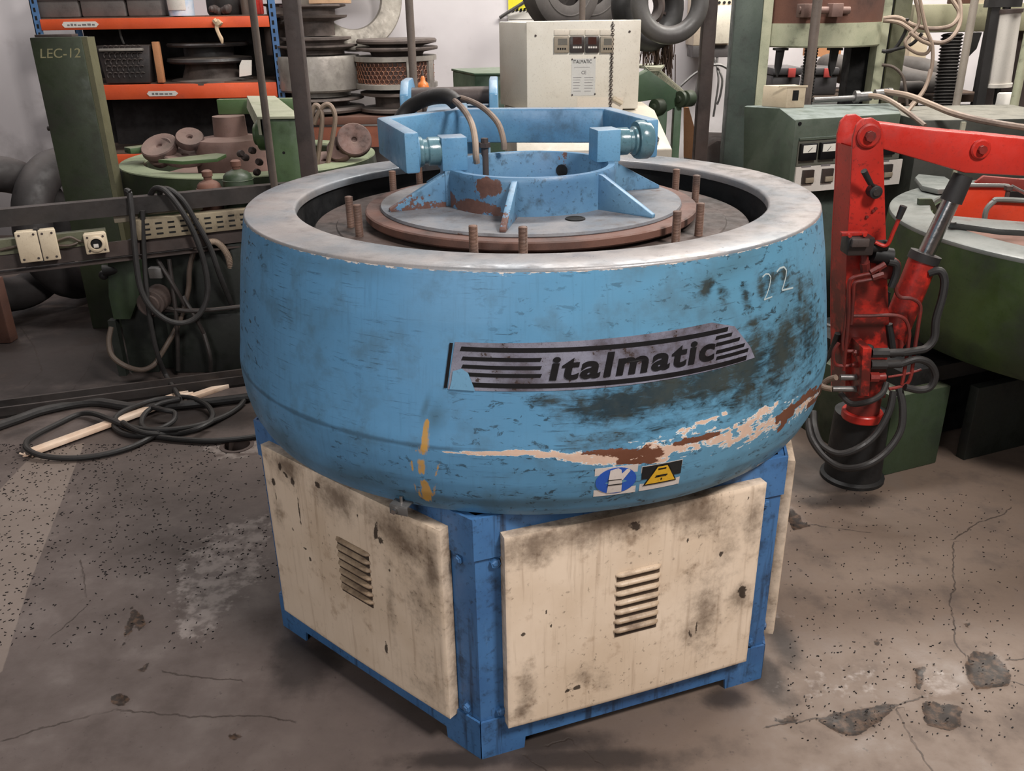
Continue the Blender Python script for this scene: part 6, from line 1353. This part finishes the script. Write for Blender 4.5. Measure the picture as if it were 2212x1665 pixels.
for i, x in enumerate((1741, 1783, 1826, 1868, 1910)):
    y_ = -3 * i
    m_ = kr('meter_body', x - 17, 309 + y_, x + 17, 345 + y_, .020, m_ink, mp, .006, .002); kr('meter_face', x - 13, 312 + y_, x + 14, 328 + y_, .002, paint('meter_white', S(226, 224, 214), S(220, 218, 208), grime=0, rough=.3), mp, .026)
    a, c = KP(x - 4, 327 + y_), KP(x + 6 - i * 2, 317 + y_); MB().bar(a + kn * .0285, c + kn * .0285, .002, .001, up=kn).build('meter_needle', m_ink, mp)
    kr('switch_body', x - 12, 366 + y_, x + 11, 396 + y_, .014, m_darkplastic, wp, .008, .002); kr('switch_rocker', x - 8, 382 + y_, x + 9, 393 + y_, .010, m_greyplastic, wp, .020, .003)
    kr('switch_legend', x - 12, 357 + y_, x + 8, 361 + y_, .001, m_greyink, wp, .008)
q = KP(1727, 267); MB().cyl(q, q + kn * .006, .008, n=10).build('console_screw', m_ink, ck)
# on its top
Yb = 4.33; c = P(1700, 205, Yb); k = Yb / FPX
t = thing('cream_box', 'small cream box with a square hole on the sage console', 'box', (c.x, Yb + .1, zt))
xa, xm, xb = P(1660, 205, Yb).x, P(1700, 205, Yb).x, P(1740, 205, Yb).x; zz1 = P(1700, 187, Yb).z
b = MB(); b.prism([Vector((xa + .0, Yb + .10, zt)), Vector((xm, Yb, zt)), Vector((xb, Yb, zt)), Vector((xb - .02, Yb + .11, zt))], (0, 0, zz1 - zt)); b.build('box_body', m_ivory, t, bevel=.003)
a, c = P(1711, 217, Yb), P(1726, 195, Yb); b = MB(); b.box((a.x, Yb - .002, a.z), (c.x, Yb + .002, c.z)); b.build('box_hole', m_void, t)
b = MB(); b.obox((xb - .13, Yb - .006, zz1 - .004), (.135, 0, 0), (0, .008, 0), (0, 0, .008)); b.build('box_rim', m_ivory, t)
tag(MB().cyl(P(1758, 216, 4.39), P(1858, 211, 4.39), .013, n=12).build('grey_tube', m_steel), 'short grey tube lying on the sage console top', 'tube')
b = MB(); q = P(1868, 209, 4.39); b.cyl(q + Vector((-.03, 0, 0)), q + Vector((.03, 0, .004)), .022, n=16); b.cyl(q + Vector((-.05, 0, 0)), q + Vector((-.03, 0, 0)), .03, n=12)
ht = b.build('hose_coupling', m_steel); tag(ht, 'grey hose coupling at the left on the console top', 'coupling')
b = MB(); q = P(1903, 204, 4.40); b.cyl(q + Vector((-.03, 0, 0)), q + Vector((.03, 0, .004)), .024, n=16); b.cyl(q + Vector((.03, 0, 0)), q + Vector((.05, 0, 0)), .03, n=12)
ht = b.build('hose_coupling', m_steel); tag(ht, 'grey hose coupling at the right on the console top', 'coupling')
cab('long tan hose running right from the console over the benches', [(1908, 198), (1960, 206), (2010, 225), (2060, 245), (2130, 262), (2230, 278)], [4.40, 4.1, 3.9], .014)
cab('tan hose bending off the console towards the red crane', [(1872, 206), (1905, 210), (1935, 225), (1970, 250), (1998, 272)], [4.39, 4.08], .012)
cab('thin tan cable slanting down between console and bench', [(2010, 150), (1998, 192), (1970, 230), (1955, 246)], [4.6, 4.5], .009)
b = MB(); b.box((P(1946, 260, 4.15).x + .09, 4.15, 0), (P(2330, 270, 4.15).x, 4.75, P(2000, 262, 4.1).z)); t = b.build('bench_cabinet', paint('grey_green_dusty_bench', S(56, 58, 50), S(46, 48, 43), grime=.4, rough=.6, dust=.6, dustcol=S(136, 132, 122)), bevel=.008); tag(t, 'low grey-green bench cabinet behind the red crane arm', 'cabinet')
b = MB(); x = P(2085, 275, 4.1).x; b.box((x, 4.135, .2), (x + .02, 4.15, P(2085, 266, 4.1).z)); b.build('cabinet_seam', m_dusthood, t)

# ------------------------------------------------------------------ right machine: round tub with red plates, box base
VC2 = Vector((2.338, 3.187, 0)); V2 = .85
rg = thing('round_green_machine', 'dark green round tub machine with grey rim and red plates at right', 'machine', VC2)
m_rgreen = paint('scuffed_dark_green', S(54, 70, 34), S(38, 48, 30), grime=.6, gcol=S(26, 28, 22), rough=.45)
m_rim2 = paint('grey_rim', S(114, 116, 112), S(98, 102, 99), grime=.3, gcol=S(74, 74, 66), rough=.4)
MB().lathe([(.70, .44), (.83, .44), (.855, .47), (.868, .55), (.868, .80), (.864, V2 - .012), (.70, V2 - .02)], VC2, 120, closed=False).build('tub', m_rgreen, rg)
MB().lathe([(.8655, V2 - .014), (.863, V2 - .004), (.857, V2), (.715, V2), (.71, V2 - .006), (.71, V2 - .03), (.86, V2 - .03)], VC2, 120).build('tub_rim', m_rim2, rg)
MB().lathe([(.712, V2 - .02), (.712, .55), (.0001, .55)], VC2, 64, closed=False).build('tub_well', m_well, rg)
MB().lathe([(.0001, .55), (.64, .55), (.64, .74), (.0001, .74)], VC2, 64, closed=False).build('bed_plate', m_rustbrown, rg)
def rplate(pts, Y, mt, nm, d=.02): b = MB(); b.prism([P(x, y, Y) for x, y in pts], (0.004, d, 0)); return b.build(nm, mt, rg, bevel=.004)
m_orred = paint('orange_red_plate', S(206, 66, 38), S(178, 54, 34), grime=.3, gcol=S(90, 36, 28), rough=.4)
rplate([(2050, 480), (2075, 402), (2092, 398), (2170, 402), (2178, 420), (2150, 490)], 3.38, m_orred, 'red_segment')
rplate([(2126, 486), (2130, 455), (2145, 436), (2165, 432), (2300, 440), (2300, 500)], 3.25, m_orred, 'red_segment')
rplate([(2105, 395), (2125, 380), (2300, 395), (2300, 440), (2180, 410)], 3.6, paint('brown_red_segment', S(128, 50, 42), S(104, 44, 40), grime=.4, rough=.5), 'red_segment')
b = MB(); b.tube(PL([(2126, 484), (2130, 455), (2146, 436), (2166, 431), (2300, 439)], 3.24), .010, 8); b.build('segment_edge', m_rim2, rg)
b = MB(); b.tube(PL([(2085, 400), (2170, 401), (2176, 405)], 3.37), .008, 8); b.build('segment_edge', m_rim2, rg)
b = MB(); c = P(2178, 410, 3.3); b.cyl(c + Vector((0, 0, -.09)), c, .008, n=10); b.cyl(c, c + Vector((0, 0, .015)), .016, n=6); b.build('clamp_bolt', m_darksteel, rg)
b = MB(); b.tube(PL([(2185, 402), (2200, 410), (2240, 430)], 3.3), .007, 8); b.build('clamp_rod', m_steel, rg)
b = MB(); b.prism([PZ(x, y, V2 + .005) for x, y in ((1975, 393), (1982, 386), (2040, 392), (2060, 405), (2058, 418), (2025, 420), (1990, 412))], (0, 0, .022)); b.build('rim_bracket', m_rim2, rg, bevel=.004)
b = MB(); b.prism([PZ(x, y, V2 - .0) for x, y in ((2050, 478), (2140, 486), (2240, 494), (2240, 512), (2160, 508), (2045, 492))], (0, 0, .022)); b.build('rim_bracket', m_rim2, rg, bevel=.004)
q = PZ(2055, 482, V2 + .02); MB().cyl(q, q + Vector((0, 0, .006)), .016, n=20).build('bracket_washer', m_rim2, rg)
b = MB(); b.prism([P(1984, 465, 3.5), P(1986, 430, 3.5), P(2014, 430, 3.5), P(2026, 455, 3.5), P(2014, 480, 3.5)], (0, .02, 0)); b.build('inner_tab', m_dkgreen, rg)
# base: box with a dark recess at its right
bx = PZ(1893, 1032); cx2 = PZ(2022, 1000); zt2 = .32
u = (cx2 - bx).normalized(); n_ = Vector((u.y, -u.x, 0))
b = MB(); b.obox(bx + u * .02, u * ((cx2 - bx).length - .02), -n_ * .5, (0, 0, zt2)); b.build('base_box', m_dkgreen, rg, bevel=.006)
b = MB(); b.obox(cx2 - n_ * .16 + Vector((0, 0, .02)), u * 1.2, -n_ * .5, (0, 0, .55)); b.build('base_recess', m_well, rg)
b = MB(); c3 = PZ(2110, 1010); b.obox(c3 - n_ * .06, u * 1.1, -n_ * .04, (0, 0, .30)); b.build('base_side_panel', m_pd, rg, bevel=.004)
b = MB(); b.obox(bx + u * .1 + Vector((0, 0, zt2)) - n_ * .05, u * .9, -n_ * .6, (0, 0, .06)); b.build('base_shelf', m_well, rg)

# ------------------------------------------------------------------ red crane
YX = 2.76
def oily_red():
    g = G('red_paint_oil_soaked_below'); n1 = g.noise(5, 5); n2 = g.noise(22, 6, .62); n3 = g.noise(90, 4, .6)
    c = g.mix(g.step(n1, .35, .65), S(188, 44, 34), S(160, 38, 30))
    x = g.t.nodes.new('ShaderNodeSeparateXYZ'); g.t.links.new(g.obj, x.inputs[0])
    low = g.M('ADD', x.outputs[2], g.M('MULTIPLY', g.M('SUBTRACT', n1, .5), .5))
    oil = g.M('MULTIPLY', g.step(low, 1.0, .6), g.step(n2, .32, .56))
    c = g.mix(g.M('MULTIPLY', oil, .85), c, S(40, 24, 22)); c = g.mix(g.M('MULTIPLY', g.step(n3, .56, .68), .5), c, S(70, 28, 25))
    return g.fin(c, .36, 0, n3, .1, .002)
m_redcol = oily_red()
cr = thing('red_hydraulic_crane', 'red hydraulic arm crane on a black pedestal right of the blue machine', 'crane', (P(1870, 890, YX).x, YX, 0))
zf_ = P(1866, 890, YX).z
pc = P(1863, 890, YX)
b = MB(); b.lathe([(.0001, 0), (.112, 0), (.112, .012), (.10, .02), (.092, zf_ - .02), (.0001, zf_ - .02)], (pc.x + .02, YX + .05, 0), 32, closed=False); b.build('pedestal', m_well, cr)
b = MB(); b.lathe([(.0001, zf_ - .022), (.066, zf_ - .022), (.069, zf_ - .018), (.069, zf_ + .004), (.066, zf_ + .008), (.0001, zf_ + .008)], (pc.x, YX, 0), 32, closed=False); b.build('base_flange', m_red, cr, ang=30)
b = MB(); b.cyl((pc.x, YX, zf_ + .008), (pc.x, YX, zf_ + .10), .055, n=24); b.build('slewing_neck', m_reddirty, cr)
front = [(1812, 868), (1812, 640), (1818, 520), (1828, 430), (1838, 300), (1852, 262), (1877, 252), (1898, 262), (1907, 285), (1908, 330), (1916, 560), (1922, 700), (1914, 862)]
def xz(pts, Y): return [P(x, y, Y) for x, y in pts]
col_pts = [(1826, 860), (1826, 640), (1830, 520), (1836, 430), (1842, 300), (1850, 270), (1864, 256), (1884, 254), (1900, 264), (1908, 285), (1909, 330), (1916, 560), (1921, 700), (1913, 860)]
b = MB(); b.prism(xz(col_pts, YX - .06), (0, .012, 0)); b.build('column_cheek', m_redcol, cr, bevel=.003)
b = MB(); b.prism([v + Vector((-.012, .10, .0)) for v in xz(col_pts, YX - .06)], (0, .012, 0)); b.build('column_cheek', m_red, cr, bevel=.003)
lb = xz([(1826, 860), (1826, 640), (1830, 520), (1836, 430), (1842, 318)], YX - .06)
b = MB()
for p, q in zip(lb[:-1], lb[1:]): b.add([p + Vector((0, .006, 0)), q + Vector((0, .006, 0)), q + Vector((-.012, .108, 0)), p + Vector((-.012, .108, 0)), p + Vector((.012, .006, 0)), q + Vector((.012, .006, 0)), q + Vector((0, .108, 0)), p + Vector((0, .108, 0))], [(0, 1, 2, 3), (4, 7, 6, 5), (0, 4, 5, 1), (3, 2, 6, 7)])
b.build('column_web', m_redcol, cr)
rbk = xz([(1913, 860), (1921, 700), (1916, 560), (1909, 340)], YX - .06); b = MB()
for p, q in zip(rbk[:-1], rbk[1:]): b.add([p + Vector((-.004, .006, 0)), q + Vector((-.004, .006, 0)), q + Vector((-.016, .108, 0)), p + Vector((-.016, .108, 0)), p + Vector((-.014, .006, 0)), q + Vector((-.014, .006, 0)), q + Vector((-.026, .108, 0)), p + Vector((-.026, .108, 0))], [(0, 1, 2, 3), (4, 7, 6, 5), (0, 4, 5, 1), (3, 2, 6, 7)])
b.build('column_web', m_reddirty, cr)
# arm: wedge-shaped box
at = xz([(1884, 268), (1906, 266), (2000, 279), (2120, 290), (2480, 326), (2480, 392), (2200, 380), (2085, 374), (1990, 346), (1906, 322), (1884, 318)], YX - .045)
b = MB(); b.prism(at, (0, .09, 0)); b.build('crane_arm', m_redarm, cr, bevel=.006)
def bolt(px, py, r1, r2, Y):
    c = P(px, py, Y); o = MB().lathe([(.0001, 0), (r1, 0), (r1, .006), (r1 * .85, .010), (.0001, .010)], c, 28, (0, -1, 0), closed=False).build('pin_washer', m_red, cr)
    b = MB(); b.cyl(c + Vector((0, -.008, 0)), c + Vector((0, -.022, 0)), r2, r2 * .92, 8); b.build('pin_bolt', m_reddirty, o)
bolt(1876, 293, .036, .017, YX - .061); bolt(2117, 322, .030, .014, YX - .046)
# cylinder
a, c = P(2000, 548, YX - .01), P(2078, 385, YX - .01); ax = (c - a).normalized()
MB().cyl(a - ax * .02, c, .026, n=24).build('cylinder_rod', m_chrome, cr)
MB().cyl(c - ax * .075, c + ax * .01, .034, .030, 20).build('rod_collar', m_black, cr)
d = P(1925, 735, YX - .01); MB().cyl(d, a - ax * .006, .046, n=28).build('cylinder_barrel', m_redcol, cr); MB().cyl(a - ax * .025, a + ax * .002, .050, n=28).build('cylinder_gland', m_black, cr)
b = MB(); b.cyl(d + Vector((0, -.05, 0)), d + Vector((0, .05, 0)), .022, n=16); b.build('cylinder_pivot', m_reddirty, cr)
# upper lever
YL = YX - .075
q = P(1888, 413, YL); b = MB(); b.cyl(q + Vector((0, .018, 0)), q + Vector((0, -.02, 0)), .020, n=24); lv = b.build('lever_pivot', m_black, cr, bevel=.003); MB().cyl(q + Vector((0, -.019, 0)), q + Vector((0, -.024, 0)), .011, n=20).build('lever_cap', m_chrome, lv)
b = MB(); b.tube([q + Vector((0, -.01, .01)), P(1880, 393, YL - .02), P(1868, 372, YL - .035)], .005, 8); b.cyl(P(1880, 396, YL - .02), P(1866, 369, YL - .037), .0085, .0095, 12); b.build('lever_handle', m_black, lv)
for px, py in ((1891, 450), (1872, 468), (1886, 455)): q = P(px, py, YX - .061); MB().cyl(q, q + Vector((0, -.005, 0)), .005, n=8).build('column_screw', m_reddirty, cr)
# valve block with its lever
b = MB(); a, c = P(1822, 548, YX - .10), P(1884, 508, YX - .10); b.box((a.x, YX - .13, a.z), (c.x, YX - .061, c.z)); vb = b.build('valve_block', paint('oily_black_valve', S(48, 40, 38), S(34, 30, 30), grime=.5, rough=.4), cr, bevel=.006)
b = MB(); a, c = P(1836, 532, YX - .13), P(1876, 514, YX - .13); b.box((a.x, YX - .145, a.z), (c.x, YX - .13, c.z)); b.build('valve_plate', m_darksteel, vb, bevel=.003)
b = MB(); b.bar(P(1816, 505, YX - .1), P(1872, 503, YX - .1), .02, .012); b.build('valve_top_bar', m_red, vb, bevel=.002)
for px, py in ((1834, 508), (1866, 506)): q = P(px, py, YX - .12); MB().cyl(q, q + Vector((0, -.01, 0)), .006, n=8).build('valve_bolt', m_red, vb)
b = MB(); b.cyl(P(1870, 534, YX - .10), P(1915, 530, YX - .10), .022, .018, 16); b.cyl(P(1884, 548, YX - .09), P(1924, 555, YX - .09), .028, n=16); b.build('valve_spool', m_well, vb)
b = MB(); b.tube([P(1890, 523, YX - .12), P(1915, 530, YX - .13), P(1930, 500, YX - .14), P(1942, 472, YX - .15)], .006, 8); l2 = b.build('lever_rod', m_red, cr)
b = MB(); b.cyl(P(1941, 472, YX - .15), P(1952, 445, YX - .155), .009, .011, 14); b.build('lever_knob', m_black, l2)
b = MB(); b.cyl(P(1868, 570, YX - .09), P(1868, 548, YX - .09), .012, n=12); b.cyl(P(1870, 590, YX - .08), P(1868, 566, YX - .09), .016, n=8); b.build('valve_port', m_reddirty, vb)
b = MB(); q = P(1915, 575, YX - .06); b.cyl(q + Vector((0, -.03, 0)), q + Vector((0, .02, 0)), .036, n=24); b.build('round_boss', m_reddirty, cr, bevel=.004)
for (pa, pb) in (((1880, 588), (1898, 578)), ((1896, 580), (1912, 570)), ((1884, 600), (1908, 592))):
    MB().cyl(P(*pa, YX - .12), P(*pb, YX - .12), .010, n=6).build('pipe_fitting', m_reddirty, cr)
def pipe(pts, r=.006, mt=m_reddirty, Y=YX - .10, nm='hydraulic_pipe'): return MB().tube(PL(pts, Y), r, 8).build(nm, mt, cr)
pipe([(1884, 590), (1862, 594), (1842, 600), (1834, 615), (1833, 680), (1826, 760), (1822, 800)], Y=[YX - .12, YX - .10])
pipe([(1890, 602), (1865, 606), (1846, 612), (1843, 640), (1838, 700), (1832, 682)], Y=[YX - .12, YX - .10])
pipe([(1833, 682), (1880, 682), (1930, 681), (1955, 690), (1964, 715), (1962, 745), (1954, 800), (1948, 830)])
pipe([(1935, 590), (1935, 625), (1945, 642), (1970, 645), (1988, 660), (1984, 700), (1975, 760), (1968, 810), (1955, 832), (1920, 840)])
pipe([(1834, 615), (1827, 690), (1820, 745), (1826, 757), (1846, 758)])
pipe([(1812, 740), (1800, 762), (1806, 788), (1842, 789)])
pipe([(1918, 814), (1955, 808), (1990, 798)], .004)
# manifold bar with its fittings
b = MB(); b.prism(xz([(1864, 752), (1884, 752), (1878, 856), (1858, 855)], YX - .16), (0, .10, 0)); mf = b.build('manifold_bar', m_redcol, cr, bevel=.003)
for py, l0, l1, mt in ((762, 1886, 1950, m_black), (787, 1884, 1944, m_black), (814, 1882, 1912, m_reddirty)):
    b = MB(); b.cyl(P(l0 - 4, py, YX - .12), P((l0 + l1) / 2, py, YX - .12), .017, n=8); b.cyl(P((l0 + l1) / 2, py, YX - .12), P(l1, py - 1, YX - .12), .013, n=14); b.build('hose_end', mt, mf)
for py, l1, mt in ((762, 1843, m_reddirty), (788, 1840, m_reddirty), (815, 1815, m_ivory if False else m_steel), (840, 1798, m_steel)):
    b = MB(); b.cyl(P(1864, py, YX - .12), P(1845, py, YX - .12), .011, n=6); b.cyl(P(1846, py, YX - .12), P(l1, py, YX - .12), .010 if py > 800 else .007, n=12); b.build('hose_end', mt, mf)
q = P(1875, 754, YX - .11); b = MB(); b.ball(q + Vector((0, 0, .006)), .018, sz=.6); b.build('manifold_cap', m_black, mf)
def hose(pts, r, Y, mt=m_black): return MB().tube(PL(pts, Y), r, 10, 6).build('hydraulic_hose', mt, cr)
hose([(1918, 565), (1935, 570), (1936, 590), (1925, 620)], .012, YX - .11)
hose([(2005, 590), (2030, 585), (2040, 605), (2036, 640), (2022, 690), (2018, 730), (2000, 752), (1975, 758), (1948, 762)], .013, [YX - .05, YX - .12])
hose([(1944, 787), (1980, 776), (2008, 785), (2020, 810), (2010, 835), (1985, 842), (1955, 836)], .012, YX - .12)
hose([(1942, 838), (1950, 880), (1945, 930), (1915, 975), (1870, 1005), (1820, 1010), (1780, 985), (1752, 945), (1745, 905)], .012, [YX - .10, YX - .2, YX + .0])
hose([(1930, 845), (1920, 890), (1890, 940), (1850, 970), (1810, 980), (1775, 960), (1760, 925), (1758, 890)], .012, [YX - .10, YX - .16, YX + .05])
hose([(1806, 815), (1790, 820), (1772, 836), (1766, 850)], .010, [YX - .12, YX - .05], m_tan)
hose([(1798, 840), (1780, 836), (1768, 826), (1762, 815)], .010, [YX - .12, YX - .05], m_tan)
hose([(1810, 720), (1795, 760), (1772, 790), (1762, 800)], .010, [YX - .02, YX + .05])
hose([(1815, 850), (1840, 872), (1880, 866), (1905, 850), (1915, 828)], .010, [YX - .08, YX - .16, YX - .1])
hose([(1920, 700), (1926, 740), (1930, 770)], .012, YX - .06)
MB().tube(PL([(1780, 700), (1800, 706), (1826, 714)], [YX + .1, YX + .02]), .007, 6).build('bare_wire', m_steel, cr)

# ------------------------------------------------------------------ repeats carry a common group phrase
GROUPS = {'wheel_rim': 'wheel rims in the stacks and on the shelf', 'steel_pipe': 'upright steel pipes', 'square_post': 'dark square uprights', 'air_hose': 'tan and black hoses of the presses', 'loose_wire': 'loose wires under the wall cabinet',
          'tool_box': 'charcoal toolboxes on the back bench', 'junction_box': 'cream junction boxes on the rail', 'hanging_cable': 'black cables thrown over the rail', 'inner_tube': 'dusty inner tubes', 'loose_tube': 'grey tubes on the back bench',
          'standing_tyre': 'tyres behind the cream cabinet', 'bent_hose': 'bent tan hoses by the square post', 'gas_accumulator': 'round-shouldered bottles behind the rail', 'brown_board': 'brown boards by the hinged arm', 'frayed_straw': 'frayed fibre bundles', 'hose_coupling': 'grey couplings on the console'}
for o in COL.objects:
    if o.parent is None and 'label' in o and 'group' not in o and o.name.split('.')[0] in GROUPS: o['group'] = GROUPS[o.name.split('.')[0]]
